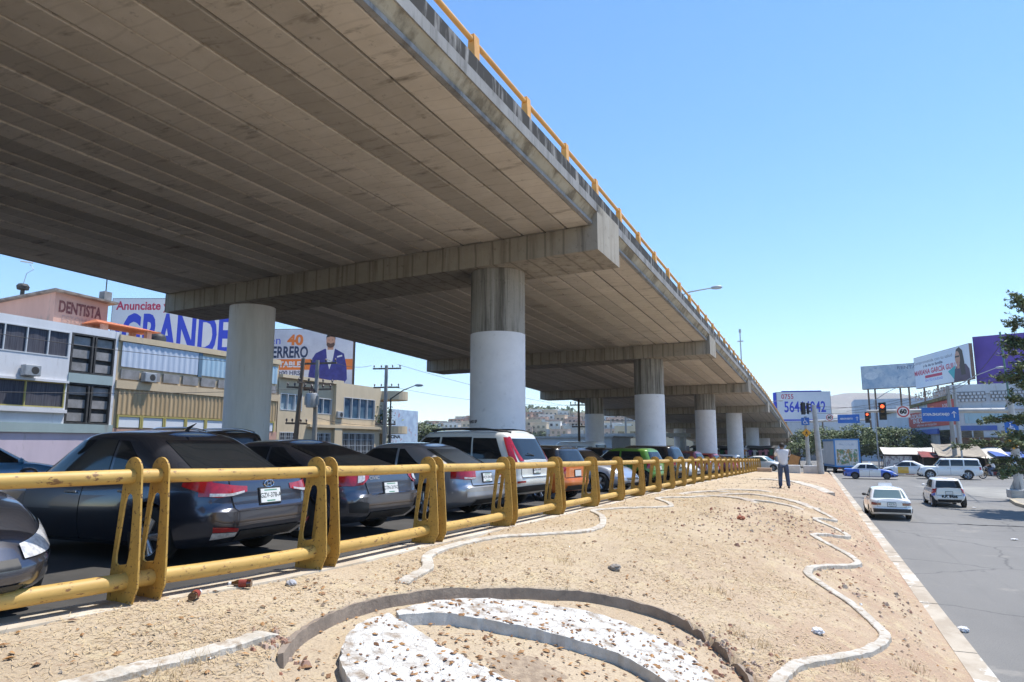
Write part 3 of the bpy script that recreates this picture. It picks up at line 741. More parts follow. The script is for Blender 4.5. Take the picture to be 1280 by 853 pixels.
    def lamp(s, parent, cols, m, name='tail_light', off=.007):
        """cols: list of (kind, coord, f0, f1): kind 'r' rear v, 'f' front v, 's' side x"""
        def pt(c, b, sg):
            f = c[2] + (c[3] - c[2]) * b
            if c[0] == 's': return s.Pside(c[1], f, sg)
            p = s.Pend(c[1], f, c[0] == 'r'); return Vector((p.x, p.y * sg, p.z))
        off = off * 1.6
        for sg in (1, -1):
            def fn(a, b):
                q = a * (len(cols) - 1); i = min(int(q), len(cols) - 2); t = q - i
                A, B = cols[i], cols[i + 1]
                if A[0] == B[0]: return pt((A[0], A[1] + (B[1] - A[1]) * t, A[2] + (B[2] - A[2]) * t, A[3] + (B[3] - A[3]) * t), b, sg)
                return pt(A, b, sg).lerp(pt(B, b, sg), t)
            o = s.patch(fn, (len(cols) - 1) * 5, 6, name, m, parent, off)
    def rear_panel(s, parent, v0, v1, f0, f1, m, name, off=.004, nu=14, nv=8, rear=True):
        return s.patch(lambda a, b: s.Pend(v0 + (v1 - v0) * a, f0 + (f1 - f0) * b, rear), nu, nv, name, m, parent, off)
    def trunk(s, parent, pm, v=.66, f0=.5, f1=.985, v0=None):
        v0 = v0 or v
        def mk(k): return lambda a, b: s.Pend((-1 + 2 * a) * ((v0 + (v - v0) * b) - k), f0 + k + (f1 - f0 - k) * b, True)
        g = s.patch(mk(0), 14, 10, 'trunk_lid', UNDER, parent, .0015); s.patch(mk(.012), 14, 10, 'trunk_skin', pm, g, .005); return g
    def plate(s, parent, f, txt=None, rear=True, size=(.31, .155)):
        c = s.Pend(0, f, rear); d = -1 if rear else 1
        p1, p0 = s.Pend(0, f + .04, rear), s.Pend(0, f - .04, rear); tilt = math.atan2((p1.x - p0.x), (p1.z - p0.z))
        M = Matrix.Rotation(tilt, 3, 'Y'); n = M @ Vector((d, 0, 0))
        fr = MB(); fr.box(c + n * .012, (.014, size[0] + .03, size[1] + .035), mat=M); fo = fr.build('plate_holder', [BLACKP], parent)
        mb = MB(); mb.box(c + n * .022, (.008, size[0], size[1]), mat=M); p = mb.build('number_plate', [PLATE_W], parent)
        if txt:
            rt = Matrix((Vector((0, d, 0)), M @ Vector((0, 0, 1)), n)).transposed()
            text(txt, .075, p, PLATE_K, c + n * .0268, rt, 'plate_writing', sx=.92, bold=.0012, ext=0)
            u = M @ Vector((0, 0, 1))
            for dz, w in ((.06, .2), (-.06, .13)):
                mb = MB(); mb.box(c + n * .0266 + u * dz, (.001, w, .014), mat=M); mb.build('plate_band', [PLATE_G], p)
    def wheels(s, parent, rim=RIM, spokes=5, style=0):
        w = .2
        tm = MB(); r = s.wr
        tm.lathe([(r * .66, -w / 2), (r * .9, -w / 2), (r * .97, -w * .42), (r, -w * .3), (r, w * .3), (r * .97, w * .42), (r * .9, w / 2), (r * .66, w / 2)], 28, 0, Matrix.Rotation(R(90), 4, 'X'))
        rm = MB(); Mx = Matrix.Rotation(R(90), 4, 'X')
        rm.lathe([(r * .69, w * .46), (r * .66, w * .5), (r * .62, w * .44), (r * .60, w * .2)], 28, 0, Mx)
        rm.lathe([(r * .6, w * .1), (0.001, w * .1)], 28, 1, Mx)
        for k in range(spokes):
            a = 2 * math.pi * k / spokes
            for da in ((-.16, .16) if style == 0 else (0,)):
                p0 = Mx @ Vector((.04 * math.cos(a), .04 * math.sin(a), w * .40)); p1 = Mx @ Vector((r * .63 * math.cos(a + da), r * .63 * math.sin(a + da), w * .36))
                rm.tube([p0, p1], [.026, .02], 6)
        rm.cyl(Mx @ Vector((0, 0, w * .1)), Mx @ Vector((0, 0, w * .44)), .05, .04, 12)
        t0 = None
        for ax in (s.ax_f, s.ax_r):
            for sg in (1, -1):
                if t0 is None:
                    t0 = tm.build('wheel', [TYRE], parent, smooth=40, weld=True); r0 = rm.build('rim', [rim, RIMD], t0, smooth=40); tt = t0
                else:
                    tt = t0.copy(); col.objects.link(tt); rr = r0.copy(); col.objects.link(rr); rr.parent = tt; tt.parent = parent
                tt.location = (ax, sg * (s.W / 2 - w / 2 - .015), s.wr); tt.rotation_euler = (0, 0, 0 if sg < 0 else math.pi)
    def mirrors(s, parent, pm, x, g=.06):
        for sg in (1, -1):
            p = s.Gside(x, g, sg); mb = MB()
            mb.lathe([(.001, -.07), (.06, -.055), (.085, -.01), (.085, .04), (.06, .055), (.001, .055)], 12, 0, Matrix.Translation(p + Vector((.02, sg * .13, .06))) @ Matrix.Rotation(R(90), 4, 'Y') @ Matrix.Diagonal((.75, 1.15, 1, 1)))
            mb.box(p + Vector((0, sg * .05, .03)), (.05, .12, .03)); mb.build('side_mirror', [pm], parent, smooth=50)
    def antenna(s, parent, x=None):
        x = s.gh['xr1'] + .18 if x is None else x; z = s.zg(x, 1) + s.gh.get('crown', .05)
        mb = MB(); mb.tube([(x, 0, z - .02), (x - .03, 0, z + .03), (x - .16, 0, z + .09)], [.03, .02, .004], 6); mb.build('antenna', [BLACKP], parent, smooth=50)
    def rack(s, parent, m, x0, x1):
        for sg in (1, -1):
            mb = MB(); pts = []
            for i in range(9):
                t = i / 8; x = x0 + (x1 - x0) * t; p = s.Gside(x, .97, sg); pts.append(p + Vector((0, -sg * .04, .02 + .075 * min(1, 5 * min(t, 1 - t)))))
            mb.tube(pts, [.03] + [.024] * 7 + [.03], 8); mb.build('roof_rail', [m], parent, smooth=50)

def place(o, x, y, heading, z=None, pitch=0.0):
    """heading in degrees of the nose direction, counted from +X"""
    o.location = (x, y, park_z(y) if z is None else z); o.rotation_euler = (0, pitch, R(heading))

def sedan(L=4.4, W=1.73, H=1.46, belt_f=.86, belt_r=.98, **k):
    h = L / 2
    deck = [(-h, belt_r - .05), (-h + .25, belt_r), (-h + .75, belt_r - .01), (0, .91), (h - 1.25, belt_f + .05), (h - .6, belt_f - .05), (h - .15, belt_f - .19), (h, belt_f - .26)]
    gh = dict(xf0=h - 1.08, xf1=h - 1.95, xr0=-h + .38, xr1=-h + 1.28, zb=[(-h, belt_r - .04), (-h + .6, belt_r - .03), (0, .88), (h - 1, belt_f + .02)],
              zr=[(-h + .6, H - .13), (-h + 1.3, H - .075), (-h + 2.0, H - .05), (h - 2.0, H - .06), (h - 1.4, H - .13)], bowr=.28, bow=.2)
    gh.update(k.pop('gh', {}))
    return Car(L=L, W=W, H=H, deck=deck, gh=gh, **k)
def hatch(L=3.7, W=1.62, H=1.5, belt=.95, nose=.8, fo=.75, wb=2.4, hood=.95, slope=.32, **k):
    h = L / 2
    deck = [(-h, belt), (0, belt), (h - hood, belt - .02), (h - .4, nose - .02), (h - .1, nose - .14), (h, nose - .22)]
    gh = dict(xf0=h - hood + .12, xf1=h - hood - .62, xr0=-h + .06, xr1=-h + slope, zb=[(-h, belt - .03), (0, belt - .03), (h, belt - .05)],
              zr=[(-h, H - .12), (-h + .5, H - .07), (-.2, H - .05), (h - 1.6, H - .06), (h - 1, H - .12)], bowr=.1, bow=.2)
    gh.update(k.pop('gh', {}))
    return Car(L=L, W=W, H=H, wb=wb, fo=fo, deck=deck, gh=gh, rear=k.pop('rear', [(0, -.16), (.12, -.04), (.25, 0), (.45, 0), (.5, -.04), (.8, -.05), (1, -.06)]), **k)

LAB = 'cars parked along the yellow barrier'
# ---- dark grey sedan, second car from the left
def car_accent():
    t = empty('parked_car', label='dark graphite sedan with red wraparound tail lights, parked nearest the camera tail to the barrier', cat='car', group=LAB)
    c = sedan(L=4.4, W=1.75, H=1.50, wb=2.6, fo=.82, wr=.32, gh=dict(xr0=-2.2 + .42))
    c.body(t, P_GREY); c.rear_glass(t, .8, .12, .88); c.windshield(t)
    c.side_glass(t, [(-1.12, -.62, -.52, -.5, .12, .84), (-.46, -.44, .98, .28, .1, .86)]); c.doors(t, P_GREY, [(-1.0, -.1), (-.1, .92)])
    c.trunk(t, P_GREY, .70, .47, .965, .60)
    c.lamp(t, [('r', .40, .77, .85), ('r', .62, .72, .87), ('r', .80, .69, .89), ('r', .92, .70, .91), ('s', -1.98, .73, .92), ('s', -1.66, .85, .90)], REDL)
    c.lamp(t, [('r', .46, .755, .785), ('r', .66, .71, .75), ('r', .86, .695, .74)], CLEARL, 'reversing_light', .014)
    c.lamp(t, [('r', .60, .17, .22), ('r', .86, .19, .26)], REDL, 'reflector', .009)
    c.lamp(t, [('r', .60, .10, .16), ('r', .86, .09, .18)], CLEARL, 'fog_light_panel', .008)
    c.rear_panel(t, -.55, .55, .03, .17, BLACKP, 'bumper_diffuser', .007)
    c.plate(t, .68, 'GZV-378-A'); c.wheels(t, RIM, 5); c.mirrors(t, P_GREY, .86); c.antenna(t)
    mb = MB(); mb.tube([c.Pend(0, .87, True) + Vector((-.014 - .0 * a, .075 * math.cos(a), .04 * math.sin(a))) for a in [i * math.pi / 8 for i in range(17)]], .007, 6)
    p = c.Pend(0, .87, True); mb.tube([p + Vector((-.016, .03, .03)), p + Vector((-.016, .022, -.03))], .006, 6); mb.tube([p + Vector((-.016, -.022, .03)), p + Vector((-.016, -.03, -.03))], .006, 6); mb.tube([p + Vector((-.016, .025, 0)), p + Vector((-.016, -.025, 0))], .006, 6)
    mb.build('badge', [CHROME], t, smooth=40)
    return t, c
def car_civic():
    t = empty('parked_car', label='steel grey fastback sedan with C shaped red tail lights, beside the dark graphite sedan', cat='car', group=LAB)
    c = sedan(L=4.6, W=1.79, H=1.43, belt_r=1.0, wb=2.7, fo=.85, wr=.325, gh=dict(xr0=-2.3 + .34, xr1=-2.3 + 1.75))
    c.body(t, P_GREY2); c.rear_glass(t, .8, .1, .9); c.windshield(t)
    c.side_glass(t, [(-1.3, -.7, -.5, -.48, .12, .84), (-.44, -.42, 1.0, .3, .1, .86)]); c.doors(t, P_GREY2, [(-1.05, -.05), (-.05, 1.0)])
    c.trunk(t, P_GREY2, .68, .52, .97, .56)
    c.lamp(t, [('r', .54, .84, .93), ('r', .66, .72, .94), ('r', .82, .68, .95), ('r', .93, .68, .95), ('s', -2.05, .72, .93), ('s', -1.8, .82, .9)], REDL)
    c.lamp(t, [('r', .64, .80, .88), ('r', .70, .76, .90), ('r', .76, .74, .91)], CLEARL, 'reversing_light', .015)
    c.lamp(t, [('r', .62, .16, .36), ('r', .78, .18, .40), ('r', .88, .2, .36)], BLACKP, 'bumper_vent', .008)
    c.rear_panel(t, -.55, .55, .03, .16, BLACKP, 'bumper_diffuser', .007)
    c.rear_panel(t, -.5, .5, .505, .52, CHROME, 'trunk_trim', .012, nv=2)
    c.plate(t, .62, 'GTN-319-D'); c.wheels(t, RIM, 5); c.mirrors(t, P_GREY2, .9)
    p = c.Pend(0, .93, True); mb = MB()
    for a, b in (((.035, .04), (.026, -.04)), ((-.035, .04), (-.026, -.04)), ((.03, -.0), (-.03, 0))): mb.tube([p + Vector((-.014, a[0], a[1])), p + Vector((-.014, b[0], b[1]))], .008, 6)
    mb.tube([p + Vector((-.012, .055 * math.cos(a), .055 * math.sin(a))) for a in [i * math.pi / 8 for i in range(17)]], .006, 6)
    mb.build('badge', [CHROME], t, smooth=40)
    p = c.Pend(.42, .84, True); text('CIVIC', .07, t, CHROME, p + Vector((-.02, 0, 0)), Matrix((Vector((0, -1, 0)), Vector((0, 0, 1)), Vector((-1, 0, 0)))).transposed(), 'model_lettering', sx=1.3)
    return t, c
def car_silver():
    t = empty('parked_car', label='silver three box sedan with plain red tail lights, beside the white estate SUV', cat='car', group=LAB)
    c = sedan(L=4.4, W=1.71, H=1.45, belt_r=.99, wb=2.6, fo=.82, wr=.31)
    c.body(t, P_SILV); c.rear_glass(t, .8, .12, .86); c.windshield(t)
    c.side_glass(t, [(-1.1, -.62, -.52, -.5, .12, .84), (-.46, -.44, .98, .28, .1, .86)]); c.doors(t, P_SILV, [(-1.0, -.1), (-.1, .92)])
    c.trunk(t, P_SILV, .70, .5, .965, .60)
    c.lamp(t, [('r', .46, .70, .90), ('r', .66, .68, .92), ('r', .84, .68, .93), ('r', .94, .7, .93), ('s', -2.0, .72, .92), ('s', -1.85, .78, .9)], REDL)
    c.lamp(t, [('r', .48, .70, .74), ('r', .80, .69, .74)], CLEARL, 'reversing_light', .014)
    c.rear_panel(t, -.8, .8, .22, .36, P_SILVB, 'bumper_strip', .01)
    c.rear_panel(t, -.5, .5, .02, .14, BLACKP, 'bumper_diffuser', .007)
    c.plate(t, .72, 'HCP-204-B'); c.wheels(t, RIM, 7); c.mirrors(t, P_SILV, .86); c.antenna(t)
    return t, c
def car_xtrail():
    t = empty('parked_car', label='white estate SUV with tall red pillar tail lights and black roof rails', cat='car', group=LAB)
    h = 2.3
    c = hatch(L=4.6, W=1.78, H=1.78, belt=1.08, nose=1.0, fo=.88, wb=2.63, hood=1.15, slope=.42, wr=.36, gh=dict(xr0=-h + .05, bowr=.05, w0=.95, crown=.05),
              bot=[(-2.3, .40), (-1.7, .27), (1.7, .27), (2.3, .32)], side=[(0, .93), (.12, .97), (.3, .99), (.6, 1), (.85, .985), (.95, .97), (1, .95)], gw=.78)
    c.body(t, P_PEARL); c.rear_glass(t, .77, .08, .8); c.windshield(t)
    c.side_glass(t, [(-1.85, -1.62, -1.05, -1.0, .1, .80), (-1.0, -.96, -.1, -.1, .07, .83), (-.04, -.04, 1.0, .45, .06, .83)])
    c.doors(t, P_PEARL, [(-1.1, -.1), (-.1, .92)])
    def pil(sg):
        def fn(a, b):
            g = -.10 + .93 * b; v = .83 + .10 * a
            p = c.Gend(v, max(0, g), True); p = Vector((p.x, sg * p.y, p.z + min(0, g) * .6)); return p
        return fn
    for sg in (1, -1): c.patch(pil(sg), 6, 10, 'tail_light', REDL, t, .014)
    for sg in (1, -1):
        c.patch(lambda a, b: c.Gside(-2.235 + .03 * a + .34 * b, .02 + .84 * b, sg), 4, 8, 'tail_light', REDL, t, .012)
    c.trunk(t, P_PEARL, .72, .46, .99, .70); c.rear_panel(t, -.86, .86, .03, .2, BLACKP, 'bumper_guard', .012)
    c.rear_panel(t, -.16, .16, .84, .9, CHROME, 'tailgate_trim', .016, nv=2)
    c.lamp(t, [('r', .62, .30, .36), ('r', .84, .30, .37)], REDL, 'reflector', .008)
    c.plate(t, .70, 'GXK-56-08'); c.wheels(t, RIM, 6); c.mirrors(t, P_PEARL, .9); c.rack(t, BLACKP, -1.85, .6)
    mb = MB(); p = c.Gend(0, .25, True); mb.tube([p + Vector((-.03, 0, -.02)), p + Vector((-.035, .3, .03))], .012, 6); mb.build('rear_wiper', [BLACKP], t)
    return t, c
def simple_hatch(label, pm, group=None, lamp_cols=None, roof=None, cat='car', rear_txt=None, glass=None, **k):
    t = empty('parked_car', label=label, cat=cat, group=group); c = hatch(**k); h = c.L / 2
    c.body(t, pm, roof); c.rear_glass(t, .8, .1, .84, glass); c.windshield(t, m=glass); x1 = c.gh['xf0']
    c.side_glass(t, [(-h + .42, -h + .6, -.42, -.40, .1, .84), (-.34, -.32, x1 - .12, x1 - .7, .08, .84)], glass); c.doors(t, pm, [(-.9, -.2), (-.2, .72)])
    c.trunk(t, pm, .74, .48, .99, .72)
    c.lamp(t, lamp_cols or [('r', .70, .66, .98), ('r', .84, .64, .98), ('r', .93, .66, .98), ('s', -h + .12, .7, .97), ('s', -h + .22, .76, .95)], REDL)
    c.lamp(t, [('f', .55, .72, .86), ('f', .75, .68, .88), ('f', .88, .66, .88), ('s', h - .4, .72, .87)], CLEARL, 'headlight')
    c.rear_panel(t, -.7, .7, .03, .2, BLACKP, 'bumper_guard', .010); c.rear_panel(t, -.5, .5, .1, .34, BLACKP, 'grille', .008, rear=False)
    c.plate(t, .66, rear_txt); c.wheels(t); c.mirrors(t, pm, x1 - .22)
    return t, c
def simple_sedan(label, pm, group=None, cat='car', glass=None, name='parked_car', **k):
    t = empty(name, label=label, cat=cat, group=group); c = sedan(**k); h = c.L / 2
    c.body(t, pm); c.rear_glass(t, .8, .1, .86, glass); c.windshield(t, m=glass)
    c.side_glass(t, [(-1.1, -.62, -.52, -.5, .12, .84), (-.46, -.44, .95, .3, .1, .86)], glass); c.doors(t, pm, [(-1.0, -.1), (-.1, .92)])
    c.trunk(t, pm)
    c.lamp(t, [('r', .5, .68, .88), ('r', .8, .66, .9), ('r', .93, .68, .9), ('s', -h + .2, .72, .9)], REDL)
    c.lamp(t, [('f', .5, .60, .78), ('f', .75, .6, .84), ('f', .9, .62, .88), ('s', h - .5, .74, .88)], CLEARL, 'headlight')
    c.rear_panel(t, -.5, .5, .05, .2, BLACKP, 'grille', .008, rear=False); c.rear_panel(t, -.45, .45, .48, .62, BLACKP, 'upper_grille', .008, rear=False)
    c.rear_panel(t, -.5, .5, .03, .15, BLACKP, 'bumper_diffuser', .007)
    c.plate(t, .68); c.wheels(t); c.mirrors(t, pm, .86)
    return t, c
CARS = {}
t, CARS['accent'] = car_accent(); place(t, -7.92, 6.30, 180)
t, CARS['civic'] = car_civic(); place(t, -8.05, 9.05, 175)
t, CARS['silver'] = car_silver(); place(t, -7.95, 12.5, 173)
t, CARS['xtrail'] = car_xtrail(); place(t, -8.05, 15.15, 172)
t, _ = simple_sedan('dark grey car with its headlight facing the barrier, at the left edge of the photo', P_GREY, LAB, L=4.3); place(t, -7.34, 2.98, -4)
t, _ = simple_hatch('orange hatchback with a black bumper guard, right of the white estate SUV', P_ORANGE, LAB, roof=P_BLACK, L=3.9, W=1.66, H=1.48, belt=.96); place(t, -7.71, 18.35, 168)
t, _ = simple_sedan('silver blue sedan nosing up to the barrier beside the orange hatchback', P_SILVB, LAB, L=4.4); place(t, -7.63, 23.4, -14)
t, _ = simple_hatch('small green hatchback with a white rear bumper, tail to the barrier', P_GREEN, LAB, L=3.6, W=1.6, H=1.52); place(t, -7.36, 28.3, 168)
t, _ = simple_hatch('black SUV parked right of the small green hatchback', P_BLACK, LAB, L=4.4, W=1.78, H=1.7, belt=1.05, nose=.98, hood=1.1, wb=2.6, fo=.86, wr=.35); place(t, -7.75, 33.4, 168)
t, _ = simple_sedan('white sedan nosing up to the barrier beyond the black SUV', P_WHITE, LAB, L=4.4); place(t, -7.6, 37.4, -14)
t, _ = simple_hatch('maroon hatchback tail to the barrier under the far span', P_MAROON, LAB, L=3.9, H=1.55); place(t, -7.6, 41.2, 168)
t, _ = simple_sedan('silver sedan between the maroon and the bright red hatchbacks', P_SILV, LAB, L=4.3); place(t, -7.6, 45.0, 168)
t, _ = simple_hatch('bright red hatchback tail to the barrier under the far span', P_RED, LAB, L=3.8, H=1.5); place(t, -7.5, 48.6, 168)
t, _ = simple_sedan('maroon sedan tail to the barrier, beyond the bright red hatchback', P_MAROON, LAB, L=4.4); place(t, -7.5, 52.4, 168)
t, _ = simple_sedan('bright red sedan tail to the barrier, farthest red car of the row', P_RED, LAB, L=4.4); place(t, -7.5, 56.4, 168)
t, _ = simple_hatch('white hatchback near the far end of the barrier', P_WHITE, LAB, L=3.8, H=1.5); place(t, -7.2, 61.0, 168)
t, _ = simple_sedan('white sedan past the end of the yellow barrier behind the man in the white shirt', P_WHITE, LAB, glass=GLASSG, L=4.5); place(t, -4.6, 74, -20)
LAB2 = 'cars parked farther in under the overpass'
t, _ = simple_sedan('blue sedan in the shade farther under the overpass, at the left edge', P_BLUEC, LAB2, L=4.4); place(t, -19.2, 10.6, 60)
t, c = simple_hatch('black SUV with pale roof rails behind the dark graphite sedan', P_BLACK, LAB2, L=4.5, W=1.8, H=1.7, belt=1.05, nose=.98, hood=1.1, wb=2.6, fo=.86, wr=.35); place(t, -12.9, 11.2, 172); c.rack(t, CHROME, -1.7, .5)
t, _ = simple_sedan('dark silver sedan behind the orange hatchback', P_GREY2, LAB2, L=4.4); place(t, -11.3, 22.5, 168)
t, _ = simple_hatch('black estate car in the shade behind the black SUV', P_BLACK, LAB2, L=4.4, W=1.78, H=1.66, belt=1.04, nose=.96, hood=1.1, wb=2.6, fo=.86, wr=.35); place(t, -11.6, 37, 152)
# ================================================================== LEFT SIDE BUILDINGS
def W_(name, c, c2=None, **k):
    k.setdefault('scale', 0.8); k.setdefault('rough', 0.9); k.setdefault('lo', .35); k.setdefault('hi', .7)
    return mat(name, c, c2 or tuple(x * .82 for x in c), **k)
def gritty(name, c, dirt=(.25, .22, .19), **k):
    return mat(name, c, tuple(x * .86 for x in c), scale=0.5, rough=.9, lo=.35, hi=.7, c3=dirt, scale3=1.1, lo3=.60, hi3=.78, stretch=(2, 2, .5), **k)
M_WH = gritty('white_render', (.68, .68, .70)); M_PINK = gritty('pink_render', (.56, .33, .26)); M_BEIGE = gritty('beige_render', (.62, .50, .34), (.4, .33, .24))
M_SAND = gritty('sand_render', (.60, .47, .31)); M_TEAL = gritty('teal_band', (.34, .42, .42)); M_LIL = gritty('lilac_render', (.62, .52, .60))
M_GL = plain('window_dark', (.02, .025, .035), .08, spec=.8); M_GLB = mat('window_blue', (.05, .10, .16), (.10, .17, .24), 1.2, .08, spec=.8)
M_ALU = plain('alu_frame', (.55, .56, .57), .5); M_YFR = plain('ochre_frame', (.42, .36, .12), .6); M_DK = mat('dark_steel', (.03, .03, .032), (.06, .055, .05), 4, .7)
M_SHB = mat('shutter_blue_white', (.52, .57, .66), (.44, .5, .6), 1, .6, stretch=(1, 3, .3)); M_SHC = mat('shutter_cyan', (.30, .45, .56), (.4, .52, .6), 1, .6, stretch=(1, 3, .3))
M_TANC = mat('tan_corrugated', (.48, .35, .20), (.40, .28, .15), 1, .7, stretch=(1, 3, .3)); M_BLK = mat('grey_block', (.30, .29, .29), (.2, .195, .19), 1.2, .9)
M_TERR = mat('terracotta', (.50, .16, .07), (.38, .12, .06), 2, .9); M_CURT = mat('curtain', (.045, .045, .06), (.09, .09, .11), 3, .95, stretch=(1, 8, .2))
M_RUST = mat('rusty_steel', (.12, .08, .06), (.2, .13, .09), 3, .8); M_GALV = mat('galvanised', (.42, .43, .44), (.34, .35, .36), 3, .5, metal=.3)
M_POLE = mat('concrete_pole', (.36, .34, .31), (.28, .26, .24), 2, .9, stretch=(3, 3, .4)); M_WOOD = mat('wood_pole', (.20, .15, .11), (.14, .105, .08), 3, .9, stretch=(4, 4, .3))
GZ = 1.3
def child(mb, name, m, par, **k): return mb.build(name, m, par, **k)
def win_x(par, X, y0, y1, z0, z1, n, glass, frame, name='window', depth=.12, curtain=False, fw=.06):
    """window of n panes in a wall whose face looks to +X"""
    g = MB(); g.bx(X - depth, X - depth + .03, y0, y1, z0, z1); w = g.build(name, [glass], par)
    f = MB()
    for i in range(n + 1):
        y = y0 + (y1 - y0) * i / n; f.bx(X - depth + .028, X + .02, y - fw / 2, y + fw / 2, z0, z1)
    for z in (z0, z1): f.bx(X - depth + .026, X + .022, y0 - fw / 2, y1 + fw / 2, z - fw / 2, z + fw / 2)
    f.build('window_frame', [frame], w)
    if curtain:
        c = MB(); c.grid(lambda a, b: (X - depth + .05 + .012 * math.sin(a * 90), y0 + (y1 - y0) * a, z0 + (z1 - z0) * b), 60, 1); c.build('curtain', [curtain], w)
    return w
def wall_x(mb, X0, X1, y0, y1, z0, z1, holes, m=0):
    """wall slab between X0 (back) and X1 (front) with rectangular holes (y0,y1,z0,z1) in one row each"""
    zs = sorted({z0, z1, *[h[2] for h in holes], *[h[3] for h in holes]})
    for a, b in zip(zs[:-1], zs[1:]):
        hs = sorted([h for h in holes if h[2] < b - 1e-6 and h[3] > a + 1e-6]); y = y0
        for h in hs:
            if h[0] > y: mb.bx(X0, X1, y, h[0], a, b, m)
            y = h[1]
        if y < y1: mb.bx(X0, X1, y, y1, a, b, m)

XF = -37.0
bd = empty('shop_building', (XF, 15, GZ), 0, 'white three storey block with strip windows and a black panel grille at far left', 'building')
def under(par, start):
    """parent everything built since index start, keeping world positions"""
    pass
class Sub:
    """build in world coordinates under an empty that is not rotated"""
    def __init__(s, root): s.r = root; s.o = root.location.copy()
    def b(s, mb, name, m, par=None, **k):
        mb.v = [tuple(Vector(p) - (s.o)) for p in mb.v]; return mb.build(name, m, par or s.r, **k)
# helper wrappers working relative to a root
def rel_root(root):
    global MBR
    off = root.location.copy()
    class MBR(MB):
        def build(s, name, mats, parent=None, **k):
            s.v = [tuple(Vector(p) - off) for p in s.v]; return MB.build(s, name, mats, parent, **k)
    return MBR
_MB = MB
def use(root):
    """from here on world-coordinate meshes are stored relative to this root"""
    off = root.location.copy()
    class L(_MB):
        def build(s, name, mats, parent=None, **k):
            s.v = [tuple(Vector(p) - off) for p in s.v]; return _MB.build(s, name, mats, parent if parent is not None else root, **k)
    globals()['MB'] = L
def unuse(): globals()['MB'] = _MB

use(bd)
u_w = [(21.0 + 1.1 * i - 6.6, 0) for i in range(9)]
UH = (12.2, 24.3, 7.66, 9.02); LH = (12.2, 24.3, 4.92, 6.22)
m = MB(); wall_x(m, XF - .35, XF, 8, 24.42, GZ, 9.5, [UH, LH]); m.bx(-50, XF - .36, 8, 27.1, GZ, 9.3); m.bx(XF - .35, XF, 27.02, 27.2, GZ, 9.5); m.bx(XF - .35, XF - .02, 24.42, 27.02, 9.08, 9.5)
m.build('wall', [M_WH])
m = MB(); m.bx(XF - .3, XF + .16, 7.9, 24.45, 4.62, 4.80); m.bx(XF - .3, XF + .12, 7.9, 24.45, 6.24, 6.36); m.build('sill_band', [M_WH])
win_x(None, XF, *UH, 11, M_GL, M_ALU, curtain=M_CURT); win_x(None, XF, *LH, 6, M_GL, M_YFR, curtain=M_CURT)
m = MB(); m.bx(XF - .3, XF + .14, 8, 27.2, 3.58, 4.06); m.bx(XF - .3, XF + .05, 24.42, 27.02, 6.32, 6.84); m.build('band', [M_TEAL])
m = MB(); m.bx(XF - .3, XF + .03, 8, 27.2, GZ, 3.57); m.build('ground_floor_front', [M_LIL])
for z0, z1 in ((4.08, 6.30), (6.86, 9.06)):
    m = MB(); m.bx(XF - .34, XF - .28, 24.44, 27.0, z0, z1)
    for y in (24.5, 25.68, 25.86, 26.98): m.bx(XF - .28, XF + .01, y - .05, y + .05, z0, z1)
    m.bx(XF - .27, XF, 24.5, 26.98, z0, z0 + .08); m.bx(XF - .27, XF, 24.5, 26.98, z1 - .08, z1)
    g = m.build('grille', [M_DK])
    for yy in (24.62, 25.95):
        for k in range(3):
            q = MB(); zz = z0 + .14 + k * (z1 - z0) / 3.05; q.bx(XF - .2, XF - .14, yy, yy + .98, zz, zz + .46); q.build('grille_panel', [M_BLK], g)
# pink penthouse
m = MB()
pk = [(-40, 25.2), (-40, 28.5), (-48, 28.5), (-48, 25.2)]
m.add([(-40, 25.2, 9.3), (-40, 28.5, 9.3), (-48, 28.5, 9.3), (-48, 25.2, 9.3), (-40, 25.2, 11.78), (-40, 28.5, 11.68), (-48, 28.5, 11.45), (-48, 25.2, 11.45)],
      [(0, 1, 5, 4), (1, 2, 6, 5), (2, 3, 7, 6), (3, 0, 4, 7), (4, 5, 6, 7)])
m.build('penthouse', [M_PINK])
m = MB(); m.add([(-39.6, 24.9, 11.80), (-39.6, 28.9, 11.70), (-48.3, 28.9, 11.46), (-48.3, 24.9, 11.46), (-39.6, 24.9, 11.92), (-39.6, 28.9, 11.82), (-48.3, 28.9, 11.58), (-48.3, 24.9, 11.58)],
      [(3, 2, 1, 0), (4, 5, 6, 7), (0, 1, 5, 4), (1, 2, 6, 5), (2, 3, 7, 6), (3, 0, 4, 7)]); m.build('penthouse_roof', [mat('roof_edge', (.16, .12, .1), (.28, .24, .2), 2)])
unuse()
INKR = mat('faded_red_ink', (.16, .05, .05), (.3, .14, .12), 4, .9, lo=.45, hi=.65); INKG = mat('faded_grey_ink', (.36, .24, .21), (.44, .29, .25), 4, .95)
tx = text('DENTISTA', .95, bd, INKR, Vector((-39.985, 26.75, 10.95)) - bd.location, faceplane(1, 0), sx=.60, bold=.035)
tx = text('ESTOMAT.', .62, bd, INKG, Vector((-39.985, 26.8, 10.25)) - bd.location, faceplane(1, 0), sx=.8)
o = empty('roof_antenna', (-44.5, 26, 11.55), 0, 'thin antenna mast with a small water float on the pink penthouse roof', 'antenna')
m = MB(); m.tube([(0, 0, 0), (0, 0, 1.0)], .12, 8); m.lathe([(.02, .9), (.32, .95), (.36, 1.15), (.25, 1.3), (.02, 1.32)], 10); m.build('base', [M_DK], o)
m = MB(); m.tube([(0, 0, 1.3), (.05, .1, 2.0), (.3, .35, 2.3), (.1, .2, 2.6)], .02, 5); m.tube([(-.2, -.2, 2.75), (.25, .3, 2.7)], .05, 5); m.build('mast', [M_GALV], o)
o = empty('roof_vent', (-40.2, 28.4, 11.85), 0, 'short square chimney with a rod at the right end of the pink penthouse roof', 'chimney')
